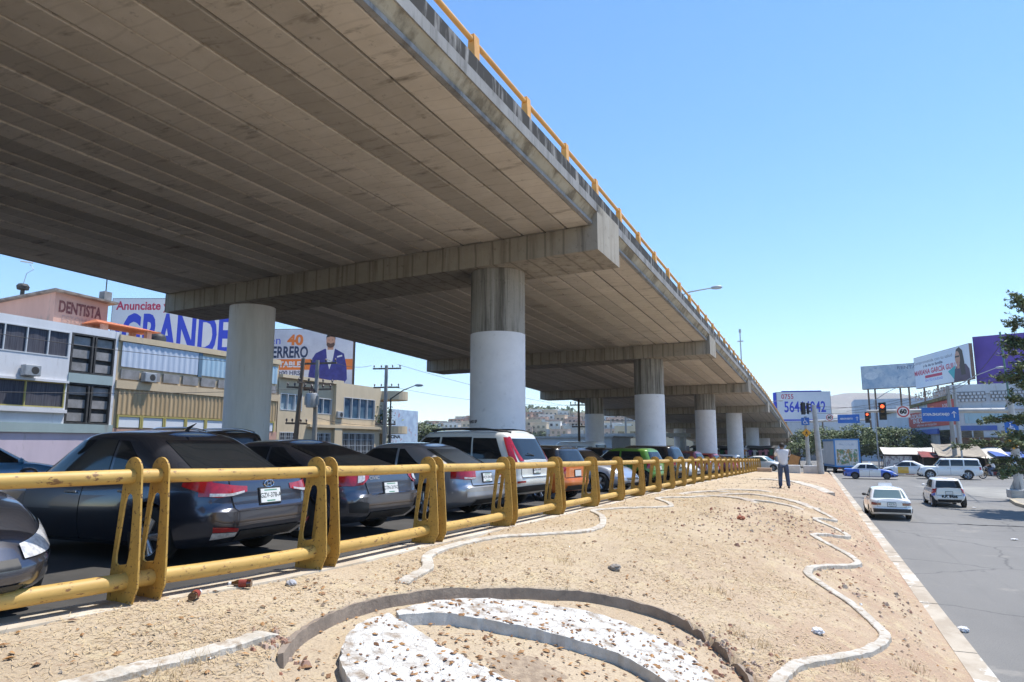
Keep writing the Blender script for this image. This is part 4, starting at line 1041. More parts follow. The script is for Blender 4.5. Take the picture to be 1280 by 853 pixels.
m = MB(); m.box((0, 0, .3), (.5, .5, .6)); m.build('stack', [M_BLK], o); m = MB(); m.tube([(0, 0, .6), (0, 0, 1.9)], .035, 5); m.build('rod', [M_DK], o)

b2 = empty('warehouse_building', (XF, 34, GZ), 0, 'beige banded block with corrugated shutters, between the white block and the left pillar', 'building')
use(b2)
m = MB(); m.bx(-52, XF - .05, 27.25, 40.6, GZ, 9.0); m.build('wall', [M_SAND])
m = MB(); m.bx(-52, XF + .12, 27.22, 40.6, 9.01, 9.36); m.bx(XF - .04, XF + .12, 27.22, 40.6, 6.2, 6.68); m.build('band', [M_SAND])
def corrug(y0, y1, z0, z1, mt, step, name, amp=.03):
    m = MB(); n = int((y1 - y0) / step) * 2
    m.grid(lambda a, b: (XF + .02 + amp * (1 if int(a * n + .5) % 4 < 2 else 0), y0 + (y1 - y0) * a, z0 + (z1 - z0) * b), n, 1)
    m.build(name, [mt])
corrug(27.45, 33.0, 7.5, 8.97, M_SHB, .2, 'roller_shutter'); corrug(33.3, 40.4, 7.5, 8.8, M_SHC, .2, 'roller_shutter'); corrug(27.45, 40.4, 4.70, 6.18, M_TANC, .16, 'corrugated_screen', .05)
m = MB(); m.bx(XF, XF + .06, 33.0, 33.3, 7.4, 8.98); m.build('post', [plain('slate_blue', (.10, .17, .24), .6)])
for k in range(9):
    y = 27.5 + k * 1.45; m = MB(); m.bx(XF - .02, XF + .06, y, y + 1.2, 6.78, 7.34); m.build('block_panel', [M_BLK])
for k in range(8):
    y = 27.6 + k * 1.6; m = MB(); m.bx(XF, XF + .05, y, y + 1.35, 3.95, 4.55); p = m.build('window', [plain('pale_pane', (.72, .75, .8), .3)])
    f = MB(); f.bx(XF + .0, XF + .1, y - .12, y - .02, 3.9, 4.68); f.bx(XF, XF + .1, y + 1.37, y + 1.45, 3.9, 4.68); f.bx(XF, XF + .1, y - .02, y + 1.37, 4.57, 4.66); f.build('window_frame', [M_YFR], p)
m = MB(); m.bx(XF - .04, XF + .02, 27.3, 40.6, GZ, 3.9); m.build('ground_floor_front', [M_PINK])
unuse()
o = empty('roof_canopy', (-39.3, 28.9, 9.3), 0, 'small terracotta tiled canopy on pink columns, in front of the left billboard', 'canopy')
m = MB(); m.add([(-1.0, -2.0, .86), (.9, -2.1, .86), (.9, 2.3, .84), (-1.0, 2.3, .84), (-.2, -1.6, 1.16), (.0, -1.6, 1.16), (.0, 1.9, 1.08), (-.2, 1.9, 1.08)], [(3, 2, 1, 0), (4, 5, 6, 7), (0, 1, 5, 4), (1, 2, 6, 5), (2, 3, 7, 6), (3, 0, 4, 7)])
m.build('tiled_roof', [M_TERR], o)
for x, y in ((.5, -1.4), (.5, 1.6), (-.8, -1.5), (-.8, 1.5)):
    m = MB(); m.box((x, y, .43), (.32, .32, .86)); m.build('column', [M_PINK], o)

# beige office with a rounded corner
b3 = empty('office_building', (XF, 48, GZ), 0, 'cream two storey office with a rounded corner balcony behind the utility poles', 'building')
use(b3)
m = MB(); holes = [(40.9, 43.3, 5.62, 6.85), (44.9, 47.0, 5.5, 6.75), (48.7, 53.3, 5.25, 7.05), (41.0, 43.0, 2.2, 3.9), (44.8, 47.0, 2.2, 3.9), (48.7, 53.3, 2.0, 3.95)]
wall_x(m, XF - .4, XF, 40.65, 54.2, GZ, 8.25, holes); m.bx(-50, XF - .41, 40.65, 54.2, GZ, 8.1)
m.build('wall', [M_BEIGE])
m = MB(); m.bx(XF, XF + .30, 47.2, 48.2, GZ, 8.4); m.bx(XF, XF + .35, 40.65, 47.2, 8.05, 8.3); m.bx(XF, XF + .35, 44.0, 54.0, 4.35, 4.6); m.build('pilaster', [M_BEIGE])
for (h, n, gl) in ((holes[0], 3, mat('pane_pale', (.22, .30, .36), (.3, .38, .42), .8, .1)), (holes[1], 2, M_GLB), (holes[2], 4, M_GLB), (holes[3], 3, M_CURT), (holes[4], 3, M_GL), (holes[5], 5, M_GL)):
    w = win_x(None, XF, *h, n, gl, M_ALU, depth=.2)
    if h[2] < 3:
        g = MB(); k = int((h[1] - h[0]) / .22)
        for i in range(k + 1): y = h[0] + (h[1] - h[0]) * i / k; g.bx(XF + .03, XF + .05, y - .012, y + .012, h[2], h[3])
        for z in (h[2] + .4, h[2] + .9, h[2] + 1.4): g.bx(XF + .025, XF + .03, h[0], h[1], z - .015, z + .015)
        g.build('security_grille', [M_ALU], w)
arc = [(XF + 1.6 * math.cos(a), 56.0 + 1.6 * math.sin(a)) for a in [R(-90 + 15 * i) for i in range(13)]]
for z0, z1, nm in ((7.2, 8.0, 'balcony_roof'), (4.0, 4.7, 'balcony')):
    m = MB(); pl = [(XF - 3, 54.2)] + [(XF, 54.2)] + arc + [(XF - 3, 57.6)]
    m.prism(pl, lambda x, y: (x, y, z0), lambda x, y: (x, y, z1)); m.build(nm, [M_BEIGE])
m = MB(); m.bx(-41, XF - 1.2, 54.2, 57, GZ, 7.2); m.build('corner_wall', [M_BEIGE])
g = MB()
for i in range(9): g.bx(XF - 1.18, XF - 1.14, 54.4 + i * .3, 54.44 + i * .3, 1.5, 4)
g.build('security_grille', [M_DK]); m = MB(); m.bx(XF - 1.2, XF - 1.17, 54.4, 56.8, 5, 7.1); m.build('window', [M_GLB])
unuse()
text('OFICINA', .42, b3, plain('black_letters', (.02, .02, .02)), Vector((XF + .9, 55, 3.7)) - b3.location, faceplane(1, -.35), sx=1.1, bold=.02)
m = MB()
rg = random.Random(5)
for i in range(240):
    p = Vector((XF + .2 + rg.gauss(0, .35), 54.7 + rg.gauss(0, .6), 5.0 + abs(rg.gauss(0, .7)))); a = rg.random() * 6.28
    d = Vector((math.cos(a), math.sin(a), rg.uniform(-.6, .6))) * .16; e = d.cross(Vector((rg.random(), rg.random(), 1))).normalized() * .09
    m.quad(p - d, p + e, p + d, p - e)
LEAFP = mat('pot_leaf', (.07, .13, .04), island=[(.05, .10, .03), (.09, .16, .05), (.13, .2, .07)], rough=.6)
o = m.build('balcony_plants', [LEAFP]); tag(o, 'leafy potted plants spilling over the rounded corner balcony', 'plants')
w_ = empty('mural_wall', (-38.4, 60.5, GZ), 0, 'pale blue painted gable wall with a faded mural, right of the cream office', 'wall')
m = MB(); m.box((0, 0, 2.6), (.4, 5, 5.2)); m.build('wall', [mat('mural_paint', (.50, .62, .74), (.36, .46, .6), 1.2, .9, c3=(.42, .2, .24), scale3=1.5, lo3=.58, hi3=.66, c2=None) if False else mat('mural_paint', (.50, .62, .74), (.36, .46, .6), 1.2, .9, c3=(.42, .2, .24), scale3=1.5, lo3=.58, hi3=.66)], w_)

# ================================================================== BILLBOARDS
def board(name, label, c, w, h, n, face, legs=None, thick=.25, frame=None):
    """root at the board centre, local x to the right, y up, z out of the face"""
    o = empty(name, c, 0, label, 'billboard'); o.rotation_euler = faceplane(*n).to_euler()
    m = MB(); m.bx(-w / 2, w / 2, -h / 2, h / 2, -.02, 0); m.build('panel', [face], o)
    m = MB(); m.bx(-w / 2 - .06, w / 2 + .06, -h / 2 - .06, h / 2 + .06, -thick, -.022); m.build('backing', [frame or M_RUST], o)
    if legs:
        for x, d, ln in legs:
            m = MB(); m.tube([(x, -h / 2 + .5, -d), (x, -h / 2 - ln, -d)], .13, 8); m.build('leg', [M_RUST], o)
    return o
def flat(o, pts, m, z, name):
    mb = MB(); n = len(pts); mb.add([(x, y, z) for x, y in pts], [tuple(range(n))]); return mb.build(name, [m], o)
def blob(cx, cy, rx, ry, n=20, a0=0, a1=360): return [(cx + rx * math.cos(R(a0 + (a1 - a0) * i / n)), cy + ry * math.sin(R(a0 + (a1 - a0) * i / n))) for i in range(n + (0 if a1 - a0 == 360 else 1))]
V_WH = mat('vinyl_white', (.70, .71, .76), (.64, .66, .72), .3, .6); V_BL = plain('vinyl_blue', (.03, .06, .55), .5); V_RD = plain('vinyl_red', (.50, .03, .09), .5); V_OR = plain('vinyl_orange', (.72, .20, .04), .5)
V_NV = plain('vinyl_navy', (.02, .04, .10), .5); V_SUIT = mat('vinyl_suit', (.045, .05, .27), (.03, .03, .19), 1.0, .5); V_SKIN = plain('vinyl_skin', (.50, .27, .18), .5); V_HAIR = plain('vinyl_hair', (.03, .018, .012), .5)
V_GR = mat('vinyl_grey', (.50, .52, .60), (.64, .66, .74), .25, .6); V_TXT = plain('vinyl_grey_text', (.12, .13, .2), .5); V_BEARD = plain('vinyl_beard', (.10, .05, .035), .5)
def bt(o, s, size, x, y, m, z=.004, **k): return text(s, size, o, m, (x, y, z), (0, 0, 0), ext=0, **k)
o = board('billboard', 'white billboard with tall blue letters and a red line of writing, behind the terracotta canopy', (-50.2, 42.6, 13.05), 12.2, 5.3, (.40, -.916), V_WH, [(-4, .4, 2.2), (0, .4, 2.2), (4, .4, 2.2)])
bt(o, 'Anunciate y hazlo', 1.05, -5.75, 2.0, V_RD, align='LEFT', bold=.03, fitw=6.9)
bt(o, '¡GRANDE!', 5.0, -.35, -.75, V_BL, bold=.16, fitw=10.7)
o = board('billboard', 'white billboard showing a bearded man in a blue suit above the cream office', (-48.3, 53.9, 11.7), 13.6, 5.8, (.36, -.933), V_GR, [(-4, .4, 2), (0, .4, 2), (4.5, .4, 2)])
flat(o, [(-6.8, -1.25), (6.8, -1.25), (6.8, -.16), (-6.8, -.16)], V_OR, .004, 'stripe')
bt(o, 'en', 1.2, -1.2, 1.75, V_BL, z=.004); bt(o, '40', 1.45, .85, 1.75, V_OR, bold=.06, sx=1.1); bt(o, 'GUERRERO', 1.6, -.4, .50, V_NV, bold=.05, fitw=5.2); bt(o, 'LO NOTABLE', .8, -.9, -.72, V_WH, z=.008, bold=.03, fitw=4.8); bt(o, 'LUNES 20:00 HRS.', .62, -.8, -1.58, V_TXT, bold=.02, fitw=4.8); bt(o, 'canal 40 · www', .3, -1.2, -2.15, V_TXT)
FY = -.32
_flat = flat
def flat(o, pts, m, z, name): return _flat(o, [(x, max(-2.74, y + FY)) for x, y in pts], m, z, name)
fig = [(2.35, -2.75), (2.35, -1.4), (2.6, .1), (3.0, .75), (3.9, 1.2), (5.0, 1.2), (5.9, .7), (6.2, -.6), (6.3, -1.9), (5.9, -2.75)]
flat(o, fig, V_SUIT, .010, 'suit'); flat(o, [(4.05, 1.25), (4.95, 1.25), (4.75, .0), (4.45, -.9), (4.2, .0)], V_WH, .014, 'shirt'); flat(o, [(4.2, 1.1), (4.8, 1.1), (4.82, 1.6), (4.18, 1.6)], V_SKIN, .016, 'neck'); flat(o, blob(4.5, 1.98, .46, .66), V_SKIN, .018, 'face')
flat(o, blob(4.5, 1.66, .42, .36, 14, 180, 360) + [(4.86, 1.86), (4.5, 1.72), (4.14, 1.86)], V_BEARD, .020, 'beard'); flat(o, [(4.03, 2.1), (4.05, 2.5), (4.25, 2.74), (4.75, 2.74), (4.96, 2.5), (4.97, 2.1), (4.88, 2.38), (4.5, 2.46), (4.12, 2.38)], V_HAIR, .022, 'hair')
for x in (4.32, 4.68): flat(o, blob(x, 2.1, .07, .03, 8), V_HAIR, .024, 'eye')
flat(o, [(5.2, .3), (5.75, .42), (5.7, .58), (5.2, .45)], V_WH, .014, 'pocket_square'); flat(o, [(3.3, -1.75), (4.6, -2.0), (4.7, -2.35), (3.5, -2.3)], V_SKIN, .016, 'hands')
flat = _flat
mb = MB(); mb.tube([(6.95, -2.9, -.1), (6.95, 2.9, -.1)], .07, 8); mb.build('side_post', [M_DK], o)

o = board('billboard', 'white billboard with a large blue telephone number above the end of the overpass', (-.75, 128.6, 9.5), 8.8, 5.1, (.24, -.97), V_WH, [(-3, .5, 6), (3, .5, 6)])
bt(o, '0755', 1.15, -2.6, 1.75, V_RD, sx=.9, bold=.015); bt(o, '56464042', 2.6, .15, -.1, V_BL, sx=.66, bold=.05)
flat(o, [(-3.6, -2.4), (2.0, -2.4), (2.0, -2.15), (-3.6, -2.15)], V_BL, .004, 'stripe')
mb = MB(); mb.bx(-4.9, -4.47, -2.3, 2.5, -.6, .1); mb.build('edge_panel', [V_BL], o); mb = MB(); mb.bx(-3.5, 3, 2.62, 2.78, -.3, .05); mb.build('top_lamp_bar', [V_BL], o)

V_PALE = mat('vinyl_washed', (.30, .40, .52), (.52, .57, .62), .5, .7, c3=(.2, .28, .42), scale3=1.2, lo3=.55, hi3=.7)
o = board('billboard', 'faded grey blue billboard on tall rusty legs, leftmost on the right hand roofs', (11.7, 119.0, 13.4), 7.9, 3.5, (-.32, -.947), V_PALE, [(-3.3, .5, 7), (-2.4, .8, 7), (1.2, .5, 6), (2.3, .8, 6)], thick=1.0)
flat(o, blob(-2.6, .25, 1.0, .6), mat('vinyl_ghost', (.62, .66, .7), (.5, .55, .62), 2), .004, 'faded_picture'); bt(o, 'RENTA', .7, 2.4, 1.2, V_TXT, sx=1.2)
bl = MB()
o = board('billboard', 'white billboard with a woman in glasses and red lettering, middle of the right hand roofs', (16.7, 107.6, 13.3), 15.2, 4.4, (-.96, -.28), mat('vinyl_sky_white', (.60, .68, .80), (.72, .74, .78), .12, .6), [(-6, .4, 5), (-2, .4, 4.5), (2, .4, 4), (6, .4, 3.5)], thick=.4)
bt(o, 'Comprometida con tu salud', .62, -2.2, 1.35, V_TXT, sx=1.6); bt(o, 'y la de tu familia', .5, -2.0, .75, V_TXT, sx=1.7, bold=.02)
bt(o, 'MARIANA GARCÍA GUILLÉN', .95, -1.0, -.1, V_RD, sx=1.12, bold=.03); flat(o, [(-4.5, -1.0), (.4, -1.0), (.4, -.62), (-4.5, -.62)], V_RD, .004, 'stripe'); bt(o, 'EN TU CIUDAD', .45, -2.0, -1.35, V_BL, sx=1.6)
V_TQ = plain('vinyl_turquoise', (.04, .38, .42), .5); V_JK = plain('vinyl_jacket', (.07, .035, .075), .5)
flat(o, [(2.0, -.7), (4.0, -.1), (4.0, -2.1), (3.4, -1.9)], V_TQ, .006, 'turquoise_panel'); flat(o, [(3.3, -2.2), (3.8, -.6), (5.0, -.1), (6.6, -.2), (7.3, -.9), (7.4, -2.2)], V_JK, .010, 'jacket')
flat(o, [(4.25, 1.3), (4.5, 1.9), (5.3, 2.1), (6.0, 1.6), (6.25, .2), (6.35, -1.5), (5.3, -1.5), (5.1, .2)], V_HAIR, .012, 'hair'); flat(o, blob(4.7, .75, .62, .92), V_SKIN, .016, 'face'); flat(o, [(4.4, -.6), (5.0, -.6), (5.0, .1), (4.45, .1)], V_SKIN, .014, 'neck'); flat(o, [(4.12, .85), (5.2, .85), (5.2, 1.06), (4.12, 1.06)], V_HAIR, .020, 'glasses'); flat(o, [(4.42, .2), (4.85, .2), (4.75, .28), (4.5, .28)], V_RD, .02, 'lips')
V_PUR = mat('vinyl_purple', (.09, .045, .30), (.07, .03, .24), .3, .5)
o = board('billboard', 'plain dark purple billboard behind the needle leaved tree at the right edge', (22.7, 100.3, 13.3), 6.6, 6.2, (-.30, -.954), V_PUR, [(-2.5, .4, 3), (2, .4, 3)], thick=.4)
flat(o, [(0, -3.1), (3.3, -3.1), (3.3, -1.9), (.6, -1.7)], plain('vinyl_cyan', (.08, .42, .62), .5), .004, 'cyan_panel')

# ================================================================== POLES AND WIRES ON THE LEFT
def pole_set(name, label, x, y, z0, z1, r0, r1, m, arms, cat='utility pole', lean=(0, 0), trafo=None):
    o = empty(name, (x, y, z0), 0, label, cat); L_ = z1 - z0
    mb = MB(); mb.tube([(0, 0, 0), (lean[0], lean[1], L_)], [r0, r1], 10); mb.build('pole', [m], o, smooth=40)
    for (z, ln, ang) in arms:
        a = R(ang); d = Vector((math.cos(a), math.sin(a), 0)); f = (z - z0) / L_; c = Vector((lean[0] * f, lean[1] * f, z - z0)) + Vector((-d.y, d.x, 0)) * (r0 * .5 + .05)
        mb = MB(); mb.box(c, (ln, .1, .12), rz=a); ar = mb.build('crossarm', [M_WOOD], o)
        for k in (-.46, -.2, .2, .46):
            mb = MB(); p = c + d * ln * k; mb.lathe([(.02, .06), (.025, .12), (.065, .14), (.05, .2), (.075, .22), (.03, .3), (.001, .31)], 8, 0, Matrix.Translation(p)); mb.build('insulator', [plain('insulator_brown', (.06, .035, .03), .3)], ar, smooth=50)
    if trafo:
        c = Vector((trafo[0], trafo[1], trafo[2] - z0)); mb = MB(); mb.lathe([(.001, -.45), (.36, -.45), (.38, -.3), (.38, .38), (.34, .45), (.001, .48)], 14, 0, Matrix.Translation(c))
        for i in range(6): a = R(i * 60); mb.box(c + Vector((math.cos(a) * .42, math.sin(a) * .42, 0)), (.12, .04, .6), rz=a)
        t = mb.build('transformer', [M_GALV], o, smooth=40)
        for k in (-.2, 0, .2): mb = MB(); mb.lathe([(.05, .46), (.08, .52), (.04, .56), (.07, .6), (.03, .74)], 8, 0, Matrix.Translation(c + Vector((0, k, 0)))); mb.build('bushing', [plain('insulator_brown', (.06, .035, .03))], t)
    return o
pole_set('utility_pole', 'slightly leaning wooden pole left of the transformer pole, in front of the cream office', -30.3, 34.9, 1.3, 8.5, .17, .12, M_WOOD, [(6.6, 1.7, 60), (4.3, 1.4, 60)], lean=(.35, .1))
pole_set('utility_pole', 'pole carrying a grey transformer in front of the cream office', -29.2, 35.5, 1.3, 8.4, .17, .12, M_POLE, [(8.2, 2.6, 10), (6.9, 2.4, 60), (6.5, 2.0, 10)], trafo=(.05, -.45, 5.75))
pole_set('utility_pole', 'tall concrete pole with three crossarms at the right end of the cream office', -31.6, 47, 1.3, 9.4, .19, .13, M_POLE, [(9.15, 2.4, 15), (7.6, 2.2, 15), (4.6, 1.7, 15)])
def street_lamp(label, x, y, z0, h, arm, m=None):
    o = empty('street_lamp', (x, y, z0), 0, label, 'street lamp'); mb = MB(); mb.tube([(0, 0, 0), (0, 0, h)], [.09, .06], 8); mb.build('pole', [m or M_DK], o, smooth=40)
    a = Vector(arm); mb = MB(); mb.tube([(0, 0, h - .05), a * .5 + Vector((0, 0, h + .12)), a + Vector((0, 0, h))], [.05, .045, .035], 6); ar = mb.build('arm', [m or M_DK], o, smooth=40)
    d = a.normalized(); mb = MB(); mb.lathe([(.001, -.1), (.09, 0), (.12, .25), (.1, .5), (.001, .62)], 8, 0, Matrix.Translation(a + Vector((0, 0, h))) @ Vector((a.x, a.y, .0)).to_track_quat('Z', 'Y').to_matrix().to_4x4() @ Matrix.Diagonal((.5, 1, 1, 1))); mb.build('lamp_head', [M_GALV], ar, smooth=50)
    return o
street_lamp('dark street lamp with a long raised arm beside the three crossarm pole', -30.3, 45.8, 1.3, 5.3, (1.9, .6, 1.0))
pole_set('utility_pole', 'far wooden pole seen between the first two pillars on the right row', -19.5, 60.5, .7, 7.2, .14, .1, M_WOOD, [(6.6, 1.6, 20), (4.6, 1.3, 20)])
pole_set('utility_pole', 'far pole with a double crossarm seen left of the second right pillar', -27, 108, 0, 8.2, .2, .14, M_POLE, [(8.0, 3.2, 20), (6.8, 2.6, 20)])
pole_set('utility_pole', 'farthest thin pole seen beside the footbridge under the overpass', -30.5, 112, 0, 7.2, .16, .1, M_POLE, [(7.0, 2.2, 20)])
M_WIRE = plain('cable_black', (.03, .03, .035), .7)
def wire(a, b, sag, r=.012, label=None):
    mb = MB(); a, b = Vector(a), Vector(b); pts = []
    for i in range(17):
        t = i / 16; p = a.lerp(b, t); p.z -= sag * 4 * t * (1 - t); pts.append(p)
    mb.tube(pts, r, 4); o = mb.build('overhead_cable', [M_WIRE]); tag(o, label, 'cable'); return o
wire((-30.4, 46.8, 9.4), (-26, 108, 8.2), .9, .015, 'thin cable from the three crossarm pole towards the far double crossarm pole')
wire((-32.8, 46.6, 9.4), (-28.4, 35.4, 8.4), .3, .015, 'thin cable between the transformer pole and the three crossarm pole')
wire((-30.2, 34.9, 8.0), (-33, 4, 8.6), .7, .015, 'cable crossing the upper floor of the shuttered block from the leaning pole')
wire((-30.2, 34.9, 6.5), (-34, 4, 5.0), .5, .015, 'cable crossing low in front of the white block grille')
wire((-29.2, 35.5, 4.7), (-31.6, 47, 4.6), .25, .015, 'low drooping cable in front of the cream office windows')
wire((-31.4, 47, 7.7), (-19.5, 60.5, 6.6), .5, .012, 'cable from the tall concrete pole behind the near right pillar')
wire((-31.4, 47, 9.3), (8, 60, 20), 1.5, .012, 'cable rising out over the far spans from the tall concrete pole') if False else None
# ================================================================== RIGHT SIDE: BUILDINGS, STALLS, SIGNALS
M_BLUEW = gritty('pale_blue_render', (.52, .58, .66), (.3, .32, .34)); M_WHG = gritty('stained_white', (.58, .59, .61), (.27, .25, .23)); M_AQ = gritty('aqua_panel', (.40, .55, .60))
M_MOSS = mat('mossy_edge', (.22, .19, .07), (.10, .08, .05), 1.5, .95); M_RSIGN = mat('red_banner', (.50, .07, .05), (.42, .05, .04), .4, .6); M_BRN = mat('brown_banner', (.20, .10, .05), (.15, .07, .035), .6, .7)
M_TARPW = mat('white_tarp', (.66, .62, .55), (.5, .46, .4), .8, .8, c3=(.3, .27, .23), scale3=1.5, lo3=.62, hi3=.8); M_TARPT = mat('tan_tarp', (.36, .31, .24), (.24, .2, .16), .7, .85); M_TARPB = mat('blue_tarp', (.03, .11, .42), (.02, .07, .28), 1.2, .6)
M_TARPR = mat('red_tarp', (.26, .04, .035), (.15, .03, .03), 1.3, .8); M_STREET = mat('street_furniture_grey', (.46, .46, .45), (.36, .36, .35), 1.5, .6, c3=(.24, .23, .22), scale3=3, lo3=.62, hi3=.75)
bw = empty('corner_building', (11.5, 105, 0), 0, 'pale stained building with red wall banner and shuttered ground floor, right behind the trees', 'building')
use(bw)
WA, WB = Vector((14.2, 86, 0)), Vector((10.4, 114.5, 0)); WD = (WB - WA).normalized(); WN = Vector((-WD.y, WD.x, 0)); 
if WN.x > 0: WN = -WN
def wp(s, z, o=0.0): p = WA + WD * s + WN * o; return (p.x, p.y, z)
def wbox(m, s0, s1, z0, z1, o0, o1, mi=0):
    m.hexa([wp(s0, z0, o0), wp(s1, z0, o0), wp(s1, z0, o1), wp(s0, z0, o1), wp(s0, z1, o0), wp(s1, z1, o0), wp(s1, z1, o1), wp(s0, z1, o1)], mi)
LW = (WB - WA).length
m = MB(); wbox(m, 0, LW, 0, 7.9, 0, -12); m.build('wall', [M_BLUEW])
m = MB(); m.hexa([wp(0, 7.9, .3), wp(LW, 7.4, .3), wp(LW, 7.4, -12), wp(0, 7.9, -12), wp(0, 8.3, .3), wp(LW, 7.7, .3), wp(LW, 7.7, -12), wp(0, 8.3, -12)]); m.build('roof_edge', [M_MOSS])
m = MB(); wbox(m, 5.2, 17.0, 4.2, 4.8, .05, .25); m.build('fascia_sign', [mat('blue_fascia', (.08, .13, .42), (.1, .16, .36), 1)])
for k in range(3):
    s0 = 5.6 + k * 3.6; m = MB(); n = 40
    m.grid(lambda a, b: wp(s0 + 3.3 * a, 2.2 + 2.0 * b, .04 + .03 * (1 if int(b * n + .5) % 2 else 0)), 1, n); sh = m.build('roller_shutter', [mat('shutter_dirty', (.46, .46, .45), (.3, .3, .29), .8, .7, c3=(.14, .14, .16), scale3=1.6, lo3=.58, hi3=.64)])
m = MB(); wbox(m, 0.4, 5.0, 2.4, 4.6, .03, .1); m.build('window', [M_GL]); m = MB(); wbox(m, 0, LW, 1.85, 2.15, .02, .5); m.build('canopy_slab', [M_WHG])
m = MB(); wbox(m, 16, 28, 5.0, 5.25, .02, .2); m.build('band', [M_WHG])
# frontal wing
for a, b, z0, z1, o, mt, nm in ((0, 11, 0, 8.3, 0, M_WHG, 'wall'), (-.1, 11.2, 8.32, 9.3, .1, M_WHG, 'parapet')):
    m = MB(); m.hexa([(14.2 + a, 86 - o - .15 * a, z0), (14.2 + b, 86 - o - .15 * b, z0), (14.2 + b, 98, z0), (14.2 + a, 98, z0), (14.2 + a, 86 - o - .15 * a, z1), (14.2 + b, 86 - o - .15 * b, z1), (14.2 + b, 98, z1), (14.2 + a, 98, z1)]); m.build(nm, [mt])
def fbox(s0, s1, z0, z1, o0, o1, nm, mt):
    m = MB(); f = lambda s, o, z: (14.2 + s, 86 - .15 * s - o, z)
    m.hexa([f(s0, o0, z0), f(s0, o1, z0), f(s1, o1, z0), f(s1, o0, z0), f(s0, o0, z1), f(s0, o1, z1), f(s1, o1, z1), f(s1, o0, z1)]); return m.build(nm, [mt])
for s0, s1 in ((.4, 2.9), (3.3, 7.0), (7.3, 10.5)):
    g = fbox(s0, s1, 7.5, 8.55, .105, .11, 'vent_opening', M_BLK); n = int((s1 - s0) / .36); mm = MB()
    f = lambda s, o, z: (14.2 + s, 86 - .15 * s - o, z)
    for i in range(n + 1):
        for j in range(3):
            if True:
                a = s0 + (s1 - s0) * i / (n + 1) + .13 * (j % 2); b = a + (s1 - s0) / (n + 1) * .62; z0 = 7.5 + .35 * j
                mm.hexa([f(a, .11, z0), f(a, .2, z0), f(b, .2, z0), f(b, .11, z0), f(a, .11, z0 + .24), f(a, .2, z0 + .24), f(b, .2, z0 + .24), f(b, .11, z0 + .24)])
    mm.build('vent_block', [M_WHG], None)
fbox(.9, 5.0, 5.2, 6.3, .01, .06, 'aqua_panel', M_AQ); fbox(-.1, 11, 6.6, 6.85, .0, .35, 'ledge', M_WHG); fbox(0.1, 3.6, 4.45, 4.95, .01, .12, 'fascia_sign', mat('blue_fascia', (.08, .13, .42), (.1, .16, .36), 1)); fbox(4.4, 10, 4.4, 4.9, .01, .5, 'ledge', M_WHG)
for s0, s1 in ((.5, 1.4), (1.55, 2.4), (3.9, 5.2), (6, 7.5)): fbox(s0, s1, 3.75, 4.42, .01, .04, 'window', M_GL)
for s0, s1 in ((-.6, 1.9), (2.0, 5.0), (5.1, 8.5)): fbox(s0, s1, 2.75, 3.72, .36, .45, 'brown_banner', M_BRN)
fbox(-.6, 9, 0, 2.7, .0, .35, 'dark_shopfront', M_DK)
unuse()
wr = Matrix((WD * -1, Vector((0, 0, 1)), WN)).transposed()
def wallsign(s, z, w, h, m, name, par=bw, off=.12):
    mb = MB(); P = lambda a, b, o: Vector(wp(s + a, z + b, o)) - par.location
    mb.hexa([P(-w / 2, -h / 2, .01), P(w / 2, -h / 2, .01), P(w / 2, -h / 2, off), P(-w / 2, -h / 2, off), P(-w / 2, h / 2, .01), P(w / 2, h / 2, .01), P(w / 2, h / 2, off), P(-w / 2, h / 2, off)]); return mb.build(name, [m], par)
def wt(s_, size, s, z, m, **k): return text(s_, size, bw, m, Vector(wp(s, z, .125)) - bw.location, wr, ext=0.0, **k)
wallsign(8.2, 6.45, 17.2, 2.7, M_RSIGN, 'red_banner'); wallsign(14.2, 7.35, 3.6, .75, V_WH, 'banner_patch', off=.128); wallsign(10.2, 7.4, 3.4, .8, V_PALE, 'banner_patch', off=.13); wallsign(6.8, 7.1, 1.3, .6, V_OR, 'banner_patch', off=.13)
wt('VENTA', .5, 14.2, 7.35, V_RD, sx=1.6, bold=.02).location += WN * .006
wt('LOCALES Y OFICINAS', .75, 10, 6.45, V_WH, sx=1.6, bold=.02); wt('EN EL CENTRO', .7, 11, 5.85, V_WH, sx=1.6, bold=.02); wt('informes en recepción', .45, 9.5, 5.35, V_WH, sx=1.9); wt('ROPA', .6, 2, 7.2, V_WH, sx=1.4)
fr = Matrix((Vector((1, -.15, 0)).normalized(), Vector((0, 0, 1)), Vector((-.15, -1, 0)).normalized())).transposed()
text('Comedor', .75, bw, mat('banner_beige', (.46, .36, .24), (.4, .3, .2), 2), Vector((17.7, 85.0, 3.2)) - bw.location, fr, sx=1.3, bold=.02); text('SU', 1.0, bw, V_NV, Vector(wp(1.0, 3.4, .13)) - bw.location, wr, bold=.05, sx=1.2)
# roof sign letters
M_LET = mat('rusty_letters', (.36, .17, .10), (.5, .38, .3), 2, .8)
wt2 = text('PLAZA DEL CENTRO', 1.25, bw, M_LET, Vector(wp(6.5, 8.8, .2)) - bw.location, wr, 'roof_letters', sx=1.1, bold=.03)
M_WHS = M_BLUEW
